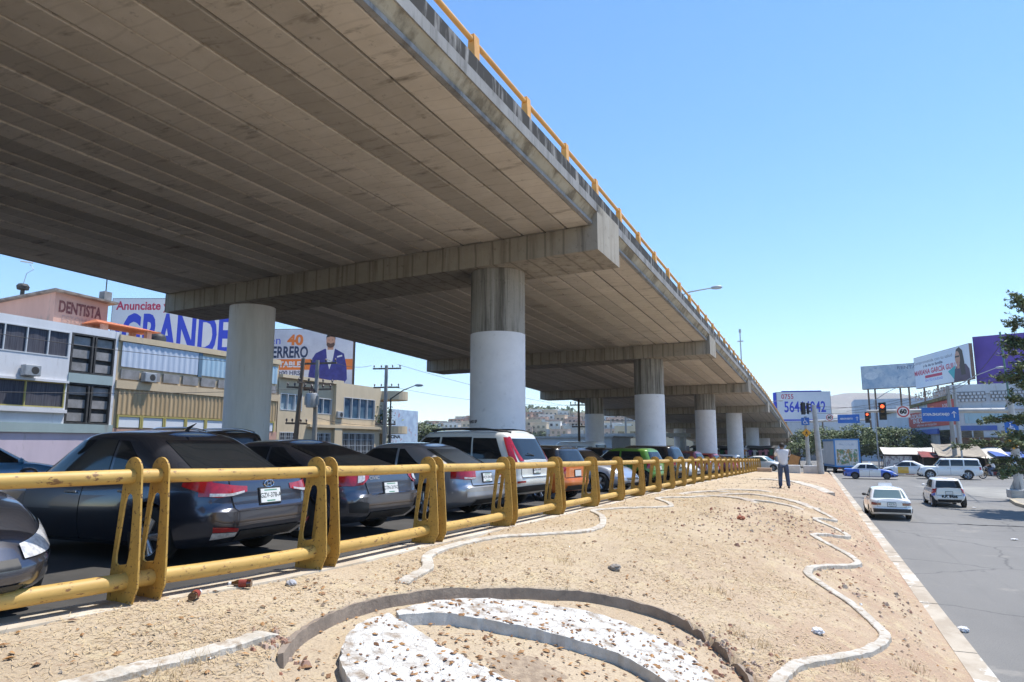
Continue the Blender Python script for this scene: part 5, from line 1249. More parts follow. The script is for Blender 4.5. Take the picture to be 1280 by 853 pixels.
# far white block behind the end of the overpass
o = empty('far_white_building', (-3.2, 150, 0), 0, 'small white block with two slit windows below the telephone number billboard', 'building')
m = MB(); m.bx(-5, 5, -4, 4, 0, 8.0); m.build('wall', [M_WHG], o)
for x in (.2, 1.6): m = MB(); m.bx(x, x + .4, -4.03, -4.005, 3, 4.8); m.build('window', [M_GL], o)
m = MB(); m.bx(2.9, 4.6, -4.4, -4.01, 0, 5.2); m.build('column', [M_BLK], o); m = MB(); m.bx(-4.5, 4.5, -4.2, -3.9, 8.0, 8.9); m.build('roof_frame', [M_DK], o)
for i, (x, y, w, d, h, mt, lb) in enumerate(((-2, 175, 30, 8, 9, M_WHG, 'long low white block closing the street behind the trees'), (21, 150, 26, 10, 11.5, M_BLUEW, 'pale block rising behind the middle roof billboard'), (36, 118, 22, 12, 9.5, M_WHG, 'white block behind the purple billboard'), (-30, 165, 26, 8, 7.5, M_BEIGE, 'beige low block seen under the far spans'), (-44, -4, 14, 22, 8.5, M_SAND, 'sand coloured block on the left street before the white block'))):
    o = empty('street_building', (x, y, 0), 0, lb, 'building'); m = MB(); m.bx(-w / 2, w / 2, -d / 2, d / 2, 0, h); m.build('wall', [mt], o)
    for k in range(int(w / 3)):
        for z in (1.2, 4.6):
            if z + 1.6 < h: m = MB(); m.bx(-w / 2 + .8 + k * 3, -w / 2 + 2.4 + k * 3, -d / 2 - .02, -d / 2 - .004, z, z + 1.6); m.build('window', [M_GL], o)
# ---- market stalls
def tarp(label, x, y, w, d, z0, z1, m, posts=True, sag=.25, rz=0.0, name='market_stall', counter=None):
    o = empty(name, (x, y, 0), rz, label, 'market stall', 'market stalls along the far pavement'); rg = random.Random(int(x * 10 + y))
    mb = MB(); ph = rg.random() * 6
    def f(a, b): return (-w / 2 + w * a, -d / 2 + d * b, z0 + (z1 - z0) * b - sag * math.sin(math.pi * a) * (.6 + .4 * math.sin(a * 9 + ph)) * math.sin(math.pi * (b * .8 + .1)))
    mb.grid(f, 14, 8); mb.grid(lambda a, b: Vector(f(a, b)) - Vector((0, 0, .03)), 14, 8, flip=True); mb.build('awning', [m], o, smooth=60)
    for px in (-w / 2 + .1, w / 2 - .1):
        for py, z in ((-d / 2 + .1, z0), (d / 2 - .1, z1)):
            mb = MB(); mb.tube([(px, py, 0), (px, py, z - .05)], .035, 6); mb.build('post', [M_RUST], o)
    mb = MB(); mb.bx(-w / 2 + .3, w / 2 - .3, -d / 2 + .6, d / 2 - .6, 0, .85); mb.build('counter', [counter or M_DK], o)
    mb = MB(); mb.bx(-w / 2 + .2, w / 2 - .2, d / 2 - .5, d / 2 - .4, 0, z1 - .3); mb.build('back_cloth', [M_DK], o)
    return o
tarp('stall under a wide white sloping awning, left of the white SUV', 9.6, 84, 5.4, 4, 2.0, 2.7, M_TARPW, counter=M_WHG)
tarp('stall under a dark red hanging cloth behind the nose of the white SUV', 11.6, 81.5, 3.0, 3, 1.75, 2.3, M_TARPR)
tarp('stall under a sagging tan tarpaulin behind the white SUV', 13.4, 81, 4.0, 4, 1.9, 3.1, M_TARPT, sag=.5)
tarp('stall under a greyish tarpaulin right of the tan one', 15.6, 81.5, 3.6, 4, 1.8, 2.7, M_TARPW, sag=.4)
tarp('stall under a bright blue tarpaulin behind the motorcyclist', 18.4, 80.5, 4.6, 3.5, 1.9, 2.35, M_TARPB, sag=.35)
tarp('stall under a dark blue tarpaulin at the right edge behind the signal mast', 22.6, 80.5, 3.6, 3.5, 2.0, 2.6, mat('navy_tarp', (.02, .05, .2), (.015, .03, .12), 1.2, .7))
o = empty('poster_panel', (8.2, 82.4, 0), 0, 'white panel with small posters standing under the wide white awning', 'panel')
m = MB(); m.box((0, 0, .95), (2.6, .06, 1.7)); m.build('panel', [mat('poster_patch', (.6, .6, .6), (.28, .24, .26), 2.2, .8, lo=.5, hi=.55)], o)
# stalls with clothes below the far spans
for k, (x, y) in enumerate(((-9.4, 92), (-5.9, 93.5), (-12.6, 91))):
    o = tarp(('dark clothes stall under the far end of the overpass, middle one', 'dark clothes stall behind the man in the white shirt', 'dark clothes stall left of the other two below the far span')[k], x, y, 3.4, 3, 2.6, 2.9, M_DK)
    o['group'] = 'clothes stalls below the overpass'
CL = [mat('cloth_' + n, c, tuple(v * .7 for v in c), 3, .9) for n, c in (('red', (.35, .03, .04)), ('pink', (.5, .2, .25)), ('blue', (.06, .1, .32)), ('white', (.6, .6, .58)), ('green', (.05, .2, .1)), ('violet', (.2, .08, .28)), ('orange', (.5, .2, .04)))]
def shirt_mesh(mt):
    mb = MB(); out = [(-.16, 0), (.16, 0), (.17, .45), (.34, .38), (.38, .50), (.18, .66), (.06, .66), (0, .62), (-.06, .66), (-.18, .66), (-.38, .50), (-.34, .38), (-.17, .45)]
    mb.prism(out, lambda x, z: (x, -.03, z), lambda x, z: (x, .03, z)); return mb
SH = []
rg = random.Random(4)
for k in range(30):
    if len(SH) < 7:
        o = shirt_mesh(None).build('hanging_shirt', [CL[k]]); SH.append(o)
    else:
        o = rg.choice(SH).copy(); col.objects.link(o)
    o.location = (-13.8 + (k % 15) * .66 + rg.uniform(-.1, .1), 90.6 + (k % 15) * .13, .95 + (k // 15) * .75 + rg.uniform(-.05, .05)); o.rotation_euler = (0, 0, rg.uniform(-.3, .3))
    cn = ('red', 'pink', 'blue', 'white', 'green', 'violet', 'orange')[SH.index(o) if o in SH else [s.data for s in SH].index(o.data)]
    tag(o, 'small ' + cn + ' shirt hanging at the dark clothes stalls below the far span', 'shirt', 'shirts hanging at the clothes stalls')

# ---- signal masts
SIG_RED = bpy.data.materials.new('signal_red_lit'); SIG_RED.use_nodes = True; q = SIG_RED.node_tree.nodes['Principled BSDF']; q.inputs['Base Color'].default_value = (.9, .05, .02, 1); q.inputs['Emission Color'].default_value = (1, .09, .03, 1); q.inputs['Emission Strength'].default_value = 2.2
SIG_OFF = plain('signal_lens_off', (.05, .045, .03), .2); SIG_AMB = plain('signal_amber_off', (.14, .07, .02), .2)
S_BLUE = mat('sign_blue', (.015, .12, .48), (.02, .15, .5), 1, .45); S_WHITE = plain('sign_white', (.75, .75, .76), .5); S_YEL = plain('sign_yellow', (.75, .36, .02), .5); S_RED = plain('sign_red', (.5, .02, .03), .5); S_BLK = plain('sign_black', (.015, .015, .015), .6)
def signal_head(par, loc, n, lit=True, name='traffic_light'):
    o = bpy.data.objects.new(name, None); col.objects.link(o)
    mb = MB(); mb.bx(-.17, .17, -.55, .55, -.2, 0); mb.bx(-.24, .24, -.62, .62, -.03, -.015); b = mb.build(name, [S_BLK], par); bpy.data.objects.remove(o)
    b.location = loc; b.rotation_euler = faceplane(*n).to_euler()
    for k, mt in ((1, SIG_RED if lit else SIG_OFF), (0, SIG_AMB), (-1, SIG_OFF)):
        l = MB(); l.lathe([(.001, .02), (.09, .012), (.125, .003)], 16, 0, Matrix.Translation((0, k * .35, 0))); l.build('lens', [mt], b, smooth=60)
        v = MB(); v.grid(lambda a, t: (.14 * math.cos(math.pi * a), k * .35 + .14 * math.sin(math.pi * a), .22 * t), 12, 1); v.build('visor', [S_BLK], b)
    return b
def sign_plate(par, loc, n, w, h, m, name, rot=0):
    mb = MB(); mb.bx(-w / 2, w / 2, -h / 2, h / 2, -.03, 0); o = mb.build(name, [m], par); o.location = loc
    o.rotation_euler = (faceplane(*n) @ Matrix.Rotation(rot, 3, 'Z')).to_euler(); return o
def arrow_up(par, x, y, s, m):
    mb = MB(); mb.add([(x - .06 * s, y - .5 * s, .005), (x + .06 * s, y - .5 * s, .005), (x + .06 * s, y + .25 * s, .005), (x - .06 * s, y + .25 * s, .005)], [(0, 1, 2, 3)]); mb.build('arrow_shaft', [m], par)
    mb = MB(); mb.add([(x - .34 * s, y + .12 * s, .006), (x, y + .38 * s, .006), (x + .34 * s, y + .12 * s, .006), (x + .30 * s, y + .26 * s, .006), (x, y + .58 * s, .006), (x - .30 * s, y + .26 * s, .006)], [(0, 1, 4, 5), (1, 2, 3, 4)]); mb.build('arrow_head', [m], par)
def limit_sign(par, loc, n, s):
    p = sign_plate(par, loc, n, s, s, S_WHITE, 'speed_sign'); mb = MB(); mb.lathe([(s * .47, .004), (s * .37, .006)], 28); mb.build('red_ring', [S_RED], p); text('60', s * .52, p, S_BLK, (0, 0, .006), (0, 0, 0), ext=0.0, bold=.02); return p
def wheelchair(par, loc, n, s):
    p = sign_plate(par, loc, n, s, s, S_BLUE, 'wheelchair_sign'); k = s / 2
    def tb(pts, nm, r=.07): mb = MB(); mb.tube([(x * k, y * k, .006) for x, y in pts], r * k, 5); mb.build(nm, [S_WHITE], p)
    tb([(-.05 + .42 * math.cos(R(a)), -.25 + .42 * math.sin(R(a))) for a in range(120, 400, 20)], 'wheel_mark'); tb([(-.15, .45), (-.1, -.1), (.3, -.1), (.5, -.6), (.65, -.55)], 'figure_mark', .09); tb([(-.12, .2), (.25, .2)], 'arm_mark')
    mb = MB(); mb.lathe([(.001, .006), (.11 * k, .006)], 12, 0, Matrix.Translation((-.17 * k, .65 * k, 0))); mb.build('head_mark', [S_WHITE], p); return p
def ped_sign(par, loc, n, s):
    p = sign_plate(par, loc, n, s, s, S_YEL, 'crossing_sign', R(45)); c = math.cos(R(-45)); sn = math.sin(R(-45))
    def tb(pts, nm, r=.05): mb = MB(); mb.tube([((x * c - y * sn) * s, (x * sn + y * c) * s, .006) for x, y in pts], r * s, 5); mb.build(nm, [S_BLK], p)
    tb([(0, .18), (.02, -.05)], 'figure_mark', .075); tb([(.02, -.05), (.16, -.2), (.17, -.36)], 'figure_mark'); tb([(0, -.05), (-.12, -.2), (-.2, -.34)], 'figure_mark'); tb([(0, .16), (.16, .04)], 'figure_mark', .04); tb([(0, .16), (-.16, .02)], 'figure_mark', .04); tb([(.01, .27), (.01, .31)], 'head_mark', .075)
    return p
def mast(label, x, y, z0, h, armz, arm, block, k=1.0):
    o = empty('signal_mast', (x, y, z0), 0, label, 'signal mast')
    mb = MB(); mb.box((0, 0, .2), (1.0 * k, 1.0 * k, .45)); mb.build('concrete_base', [M_STREET], o, bevel=.04)
    mb = MB(); mb.tube([(0, 0, .4), (0, 0, armz - z0 + .5)], [.23 * k, .17 * k], 14); 
    for a in (0, 90, 180, 270): c, s_ = math.cos(R(a)), math.sin(R(a)); mb.add([(c * .2, s_ * .2, .42), (c * .45, s_ * .45, .42), (c * .2, s_ * .2, .95)], [(0, 1, 2)])
    mb.build('mast_pole', [M_STREET], o, smooth=40)
    mb = MB(); mb.tube([(0, 0, armz - z0), (arm * .5, 0, armz - z0 + .06), (arm, 0, armz - z0 + .1)], [.15 * k, .11 * k, .075 * k], 12); mb.build('mast_arm', [M_STREET], o, smooth=40)
    return o
o = mast('grey signal mast on the right pavement with a long arm reaching left over the road', 10.1, 45.1, .14, 6, 4.78, -7.0, True)
N1 = (-.05, -1); Z = .14
mb = MB(); mb.tube([(0, 0, 5.0), (-.1, 0, 9.0)], .05, 6); mb.build('top_tube', [plain('green_tube', (.10, .2, .17), .6)], o)
signal_head(o, (-6.2, -.35, 4.78 - Z + .07), N1).scale = (.8, .8, .8); limit_sign(o, (-5.15, -.2, 4.78 - Z + .03), N1, .66)
bs = sign_plate(o, (-3.35, -.24, 4.62 - Z), N1, 1.78, .78, S_BLUE, 'direction_sign'); text('IXTAPA-ZIHUATANEJO', .2, bs, S_WHITE, (-.2, .0, .006), (0, 0, 0), ext=.004, sx=.62, bold=.006); arrow_up(bs, .66, -.02, .34, S_WHITE)
wheelchair(o, (-.1, -.26, 3.86 - Z), N1, .62); ped_sign(o, (-.1, -.27, 3.08 - Z), N1, .56)
mb = MB(); mb.lathe([(.2, 1.5), (.235, 1.5), (.235, 2.2), (.2, 2.2)], 16); mb.build('sticker_band', [mat('stickers', (.2, .4, .6), (.7, .7, .7), 6, .6, lo=.48, hi=.52)], o)
o = mast('far signal mast at the tip of the island with its arm over the road behind', -.35, 75.6, .3, 6, 5.3, 5.9, True, .9)
mb = MB(); mb.bx(-.2, .2, -.9, -.5, 3.0, 5.4); 
signal_head(o, (5.55, -.3, 5.3), (0, -1)).scale = (.85, .85, .85); limit_sign(o, (2.2, -.2, 5.35), (0, -1), .66)
bs = sign_plate(o, (3.9, -.22, 5.2), (0, -1), 1.95, .85, S_BLUE, 'direction_sign'); text('AEROPUERTO', .24, bs, S_WHITE, (-.2, .0, .006), (0, 0, 0), ext=.004, sx=.75, bold=.006); arrow_up(bs, .75, 0, .36, S_WHITE)
wheelchair(o, (-.05, -.26, 5.0), (0, -1), .75); ped_sign(o, (-.0, -.27, 3.85), (0, -1), .62)
signal_head(o, (.35, .0, 6.3), (1, -.1), False); signal_head(o, (-.2, -.25, 6.3), (-.6, .8), False)
o = empty('concrete_pole', (.72, 73.0, .2), 0, 'tall pale leaning concrete pole right of the far signal mast', 'pole'); mb = MB(); mb.tube([(0, 0, 0), (-.25, 0, 6.6)], [.3, .2], 12); mb.build('pole', [M_STREET], o, smooth=40)
for i, (x, y, h, lb) in enumerate(((17.8, 92, 9.5, 'thin concrete pole before the brown banners'), (14.1, 83.4, 9.0, 'pale concrete pole left of the blue direction sign'), (12.9, 79.5, 8.8, 'concrete pole standing behind the blue direction sign'))):
    o = empty('concrete_pole', (x, y, 0), 0, lb, 'pole'); mb = MB(); mb.tube([(0, 0, 0), (-.1, 0, h)], [.24, .15], 10); mb.build('pole', [M_POLE], o, smooth=40)
    if i == 1:
        mb = MB(); mb.lathe([(.001, 2.1), (.4, 2.15), (.4, 2.9), (.001, 2.95)], 12); mb.build('white_tank', [V_WH], o)
o = street_lamp('white street lamp arm rising over the roofs before the purple billboard', 13.2, 78, 0, 8.6, (3.4, -.6, 1.6), M_GALV)
o = street_lamp('white street lamp arm before the faded grey billboard', 7.2, 92, 0, 8.2, (2.6, -.4, 1.5), M_GALV)
wire((13, 79.5, 8.8), (4, 88, 6.8), .4, .02, 'cable sagging from the pole behind the direction sign to the trees'); wire((13, 79.5, 8.8), (26, 60, 12), .4, .02, 'cable crossing the purple billboard towards the needle leaved tree')
wire((.5, 73, 6.7), (13, 79.5, 8.0), .6, .018, 'cable from the leaning concrete pole across to the right hand roofs'); wire((-4, 128, 9), (14, 83, 8.8), .8, .02, 'long cable passing before the telephone number billboard')
# lamps on the overpass
for s, lb in ((24, 'street lamp arm above the overpass railing, the nearest'), (86, 'farthest street lamp arm above the overpass railing')):
    p = bp(s, 3.0, zb(s) + 1.3); l = street_lamp(lb, p.x, p.y, p.z, 2.9 if s < 30 else 2.5, (2.6, .2, .55), M_GALV)
p = bp(44, .9, zb(44) + 1.3); o = empty('antenna_post', p, 0, 'thin post with a small camera head standing on the overpass', 'camera post'); mb = MB(); mb.tube([(0, 0, 0), (0, 0, 4.4)], [.06, .045], 6); mb.build('post', [M_GALV], o); mb = MB(); mb.box((0, 0, 3.6), (.5, .1, .08)); mb.box((0, 0, 4.5), (.18, .18, .3)); mb.build('camera_head', [M_GALV], o)

# ================================================================== VEHICLES ON THE ROAD
def tsuru(label, name='taxi', two=False):
    t = empty(name, label=label, cat='taxi'); h = 2.13
    c = sedan(L=4.26, W=1.65, H=1.38, belt_f=.80, belt_r=.90, wb=2.43, fo=.85, wr=.29, nf=7, nr=9, gw=.72, gh=dict(xr0=-h + .62, xr1=-h + 1.15, xf0=h - 1.28, xf1=h - 1.85, bow=.05, bowr=.05),
              rear=[(0, -.08), (.1, 0), (.4, 0), (.44, -.06), (.9, -.08), (1, -.12)])
    c.body(t, P_BLUE if two else P_WHITE, P_WHITE); c.rear_glass(t, .84, .1, .9, GLASSG); c.windshield(t, m=GLASSG)
    c.side_glass(t, [(-.98, -.72, -.3, -.28, .1, .86), (-.24, -.22, .78, .3, .08, .86)], GLASSG if not two else GLASS); c.doors(t, P_WHITE, [(-.8, -.02), (-.02, .86)])
    if not two: c.trunk(t, P_WHITE, .66, .5, .97)
    c.lamp(t, [('r', .50, .62, .80), ('r', .72, .62, .80), ('r', .93, .62, .80)], REDD); c.lamp(t, [('f', .5, .62, .84), ('f', .8, .62, .86), ('f', .93, .64, .86)], CLEARL, 'headlight')
    c.rear_panel(t, -.97, .97, .12, .4, BLACKP, 'rear_bumper', .02); c.rear_panel(t, -.97, .97, .12, .4, BLACKP, 'front_bumper', .02, rear=False)
    c.plate(t, .68, 'A-41-72'); c.wheels(t, RIMD, 6); c.mirrors(t, BLACKP, .6)
    mb = MB(); z = c.zg(-.1, 1) + .05; mb.add([(-.12, -.3, z), (.12, -.3, z), (.12, .3, z), (-.12, .3, z), (-.07, -.25, z + .13), (.07, -.25, z + .13), (.07, .25, z + .13), (-.07, .25, z + .13)], [(3, 2, 1, 0), (4, 5, 6, 7), (0, 1, 5, 4), (1, 2, 6, 5), (2, 3, 7, 6), (3, 0, 4, 7)])
    mb.build('taxi_sign', [P_WHITE], t)
    return t, c
t, c = tsuru('white sedan taxi with a small roof sign driving away, left lane'); place(t, 2.72, 32.9, 91, 0); t.scale = (.91, .91, .90)
t, c = tsuru('white taxi with blue front and tail crossing the road before the delivery truck', two=True); place(t, 4.6, 68.2, -7, 0)
t, c = simple_hatch('white hatchback taxi with blue corners and red tail lights driving away, right lane', P_WHITE, lamp_cols=[('r', .74, .70, 1.0), ('r', .86, .66, 1.0), ('r', .95, .64, .98)], cat='taxi', L=3.6, W=1.6, H=1.53, belt=.98); t.name = 'taxi'; place(t, 5.83, 40.1, 91, 0); t.scale = (.9, .9, .9)
c.lamp(t, [('r', .80, .46, .72), ('r', .95, .46, .68), ('s', -1.7, .46, .9), ('s', -1.45, .5, .9)], P_BLUE, 'blue_corner', .006); p = c.Pend(0, .40, True)
text('R.P. 8436', .17, t, S_BLK, p + Vector((-.012, 0, 0)), Matrix((Vector((0, -1, 0)), Vector((0, 0, 1)), Vector((-1, 0, 0)))).transposed(), 'taxi_number', bold=.01, sx=1.1)
t, c = simple_sedan('white taxi with a yellow front wing half hidden behind the blue and white taxi', P_WHITE, cat='taxi', name='taxi', L=4.3); place(t, 8.2, 76.5, 172, 0)
for sg in (1, -1): c.patch(lambda a, b: c.Pside(-.3 + .9 * a, .1 + .85 * b, sg), 8, 6, 'yellow_panel', P_YELT, t, .012)
t = empty('sport_utility_car', label='white boxy SUV with dark side windows standing before the market stalls', cat='car')
h = 2.4
c = hatch(L=4.75, W=1.86, H=1.82, belt=1.12, nose=1.12, fo=.85, wb=2.76, hood=1.25, slope=.22, wr=.40, nf=9, nr=9, gnr=9, gw=.84, gh=dict(w0=.96, bow=.03, xf1=h - 1.75, xf0=h - 1.2), bot=[(-2.4, .45), (-1.7, .32), (1.7, .32), (2.4, .42)])
c.body(t, P_WHITE); c.rear_glass(t); c.windshield(t); c.side_glass(t, [(-2.2, -2.15, -1.05, -1.05, .12, .84), (-.95, -.95, -.05, -.05, .1, .84), (.05, .05, .92, .6, .1, .84)]); c.doors(t, P_WHITE, [(-1.0, 0), (0, 1.0)])
c.lamp(t, [('r', .86, .6, .95), ('r', .95, .6, .95), ('s', -2.2, .62, .95)], REDL); c.lamp(t, [('f', .6, .66, .86), ('f', .9, .66, .88), ('s', 2.1, .7, .88)], CLEARL, 'headlight'); c.rear_panel(t, -.55, .55, .45, .9, BLACKP, 'grille', .01, rear=False)
c.wheels(t, RIM, 5); c.mirrors(t, P_WHITE, .95); c.plate(t, .5)
for ax in (c.ax_f, c.ax_r):
    for sg in (1, -1):
        mb = MB(); pts = [Vector((ax + (c.wr + .09) * math.cos(R(a)), sg * (c.W / 2 - .02), c.wr + (c.wr + .09) * math.sin(R(a)))) for a in range(-10, 191, 20)]; mb.tube(pts, .055, 8); mb.build('wheel_arch', [P_WHITE], t, smooth=50)
place(t, 10.9, 70.6, 178, 0)
t, c = simple_sedan('white car passing at the right edge, half hidden by the signal mast', P_WHITE, name='passing_car', L=4.4); place(t, 18.3, 70, 180, 0)
# delivery truck
t = empty('delivery_truck', (3.45, 81.5, 0), R(9), 'delivery truck with a blue framed white box body covered by a coloured mural', 'truck')
TB = mat('truck_blue', (.06, .26, .58), (.05, .2, .48), 1, .5); TW = mat('truck_white', (.56, .6, .66), (.66, .68, .72), .8, .6)
TM = mat('truck_mural', (.42, .24, .08), island=None, c2=(.08, .24, .14), scale=3, lo=.45, hi=.55, c3=(.62, .6, .58), scale3=2.4, lo3=.5, hi3=.56)
m = MB(); m.bx(-1.22, 1.22, 0.02, 6.2, .75, 3.55); m.build('box_body', [TW], t, bevel=.03)
m = MB(); 
for x in (-1.27, 1.13): m.bx(x, x + .14, -.04, .12, .62, 3.6)
m.bx(-1.13, 1.13, -.04, .12, 3.44, 3.6); m.bx(-1.13, 1.13, -.04, .12, .62, .78); m.build('rear_frame', [TB], t)
for sx in (-1, 1):
    m = MB(); m.bx(sx * 1.27 - .02, sx * 1.27 + .02, .12, 6.2, 3.35, 3.6); m.bx(sx * 1.27 - .02, sx * 1.27 + .02, .12, 6.2, .62, .85); m.build('side_rail', [TB], t)
m = MB(); m.bx(-1.0, 1.0, -.02, .015, .9, 2.5); m.build('mural', [TM], t); m = MB(); m.bx(-.75, .75, -.02, .015, 2.9, 3.1); m.build('lettering_band', [mat('truck_letter', (.4, .45, .55), (.6, .64, .7), 6, lo=.48, hi=.52)], t)
m = MB(); m.bx(-1.1, 1.1, 6.5, 8.2, .7, 2.5); m.build('cab', [TW], t, bevel=.1); m = MB(); m.bx(-1.15, 1.15, -.1, .0, .42, .6); m.build('rear_bumper', [BLACKP], t)
for x in (-.85, .85): m = MB(); m.bx(x - .12, x + .12, -.13, -.1, .45, .56); m.build('tail_light', [REDL], t)
m = MB(); m.bx(-1.0, 1.0, .1, 8, .5, .72); m.build('chassis', [UNDER], t)
for y in (1.4, 7.2):
    for x in (-1.02, 1.02):
        m = MB(); m.lathe([(.28, -.15), (.44, -.14), (.46, 0), (.44, .14), (.28, .15)], 20, 0, Matrix.Translation((x, y, .46)) @ Matrix.Rotation(R(90), 4, 'Y')); w = m.build('wheel', [TYRE], t, smooth=40); m = MB(); m.lathe([(.28, .1), (.001, .06)], 16, 0, Matrix.Translation((x, y, .46)) @ Matrix.Rotation(R(90), 4, 'Y')); m.lathe([(.28, -.1), (.001, -.06)], 16, 0, Matrix.Translation((x, y, .46)) @ Matrix.Rotation(R(90), 4, 'Y')); m.build('rim', [RIMD], w)
# small white van seen between the near right pillar and the next
t, c = simple_hatch('white van roof showing between the estate SUV and the second left pillar', P_WHITE, name=None) if False else (None, None)
h = 2.5; t = empty('parked_van', label='tall white van parked far in, showing above the dark silver sedan', cat='van'); c = hatch(L=5.0, W=1.95, H=2.25, belt=1.2, nose=1.05, fo=.9, wb=3.0, hood=.9, slope=.18, wr=.34, gw=.84, gh=dict(w0=.97))
c.body(t, P_WHITE); c.rear_glass(t); c.windshield(t); c.side_glass(t, [(-2.2, -2.1, -.9, -.9, .15, .7), (-.8, -.8, .3, .3, .15, .7), (.4, .4, 1.3, .9, .12, .7)]); c.wheels(t); c.plate(t, .5); place(t, -15.6, 47, 165)
# concrete planters and kerb blocks at the island tip
BL = mat('white_block', (.6, .6, .6), (.5, .5, .5), 1.2, .9)
for i, (x, y, w, d, h, mt, lb) in enumerate(((-1.9, 66.5, 1.8, .9, .75, BL, 'low white concrete block behind the man in the white shirt'), (-.2, 74.4, 1.3, 1.0, .8, BL, 'white concrete block round the foot of the far signal mast'), (-4.0, 65, 1.4, .7, .5, mat('tan_block', (.45, .33, .24), (.38, .27, .2), 2, .9), 'tan concrete block at the far end of the barrier'))):
    m = MB(); m.box((0, 0, h / 2), (w, d, h)); o = m.build('concrete_block', [mt], bevel=.05); o.location = (x, y, isl_z(x, y) - .05 if x > -2.5 else .45); tag(o, lb, 'block')
o = empty('cardboard_sign', (-1.55, 68.5, .5), 0, 'tilted brown board standing right of the man in the white shirt', 'board'); m = MB(); m.box((0, 0, .95), (.85, .06, 1.15), mat=Matrix.Rotation(R(18), 3, 'Y')); m.build('panel', [mat('brown_board', (.42, .22, .08), (.34, .17, .06), 3, .8)], o)
m = MB(); m.tube([(-.3, .05, 0), (.1, .02, .8)], .03, 6); m.build('prop', [M_WOOD], o)
m = MB(); 
for i in range(6): m.bx(.0 + i * .28, .22 + i * .28, 76.8, 77.2, .0, .24)

# boxes and goods on the stalls, roof clutter
CR = [mat('crate_red', (.4, .05, .04), (.3, .04, .03), 3), mat('crate_blue', (.05, .12, .4), (.04, .09, .3), 3), mat('crate_brown', (.36, .24, .13), (.28, .18, .1), 3), mat('crate_white', (.62, .62, .6), (.5, .5, .48), 3)]
rg = random.Random(17)
for k in range(18):
    w, d, h = rg.uniform(.4, .8), rg.uniform(.35, .5), rg.uniform(.25, .55); i = rg.randrange(4); mb = MB(); mb.bx(-w / 2, w / 2, -d / 2, d / 2, 0, h); mb.bx(-w / 2 - .015, w / 2 + .015, -d / 2 - .015, d / 2 + .015, h - .06, h + .005)
    o = mb.build('goods_box', [CR[i]]); o.location = (7.4 + k * .86 + rg.uniform(-.2, .2), 79.5 + rg.uniform(-.5, .7), 0); o.rotation_euler = (0, 0, rg.uniform(-.4, .4)); tag(o, '%s goods box on the ground before the market stalls' % ('red', 'blue', 'brown', 'white')[i], 'box', 'goods boxes before the market stalls')
for k, (x, y, z, lb) in enumerate(((20.5, 90, 8.4, 'black water tank on the roof of the stained corner building, right one'), (16.6, 92, 8.4, 'black water tank on the roof of the stained corner building, left one'), (-41, 33, 9.36, 'black water tank on the roof of the shuttered block'), (-43, 46, 8.1, 'black water tank on the cream office roof'))):
    o = empty('water_tank', (x, y, z), 0, lb, 'water tank'); mb = MB(); mb.lathe([(.001, 0), (.55, 0), (.56, .9), (.45, 1.1), (.2, 1.2), (.001, 1.22)], 18); mb.build('tank', [BLACKP], o, smooth=40); mb = MB(); mb.lathe([(.2, 1.2), (.2, 1.28), (.001, 1.29)], 14); mb.build('lid', [BLACKP], o)
for k, (y, z, lb) in enumerate(((22.3, 6.45, 'air conditioner box between the window strips of the white block'), (29.2, 6.7, 'air conditioner box on the shuttered block'), (47.7, 5.2, 'air conditioner box on the cream office pilaster'))):
    o = empty('air_conditioner', (XF + .25, y, z), 0, lb, 'air conditioner'); mb = MB(); mb.box((0, 0, .28), (.42, .8, .56)); mb.build('case', [M_GALV], o, bevel=.03); mb = MB(); mb.lathe([(.001, .215), (.2, .215)], 16, 0, Matrix.Translation((0, .1, .28)) @ Matrix.Rotation(R(90), 4, 'Y')); mb.build('fan_grille', [M_DK], o)
wire((12.9, 79.5, 8.4), (10.1, 45.2, 8.6), .7, .02, 'cable from the pole behind the direction sign towards the near signal mast'); wire((17.8, 92, 9), (13, 79.5, 8.2), .5, .02, 'short cable between the two poles before the brown banners'); wire((12.9, 79.5, 7.9), (-.35, 75.6, 6.2), .7, .018, 'low cable across the road to the far signal mast')
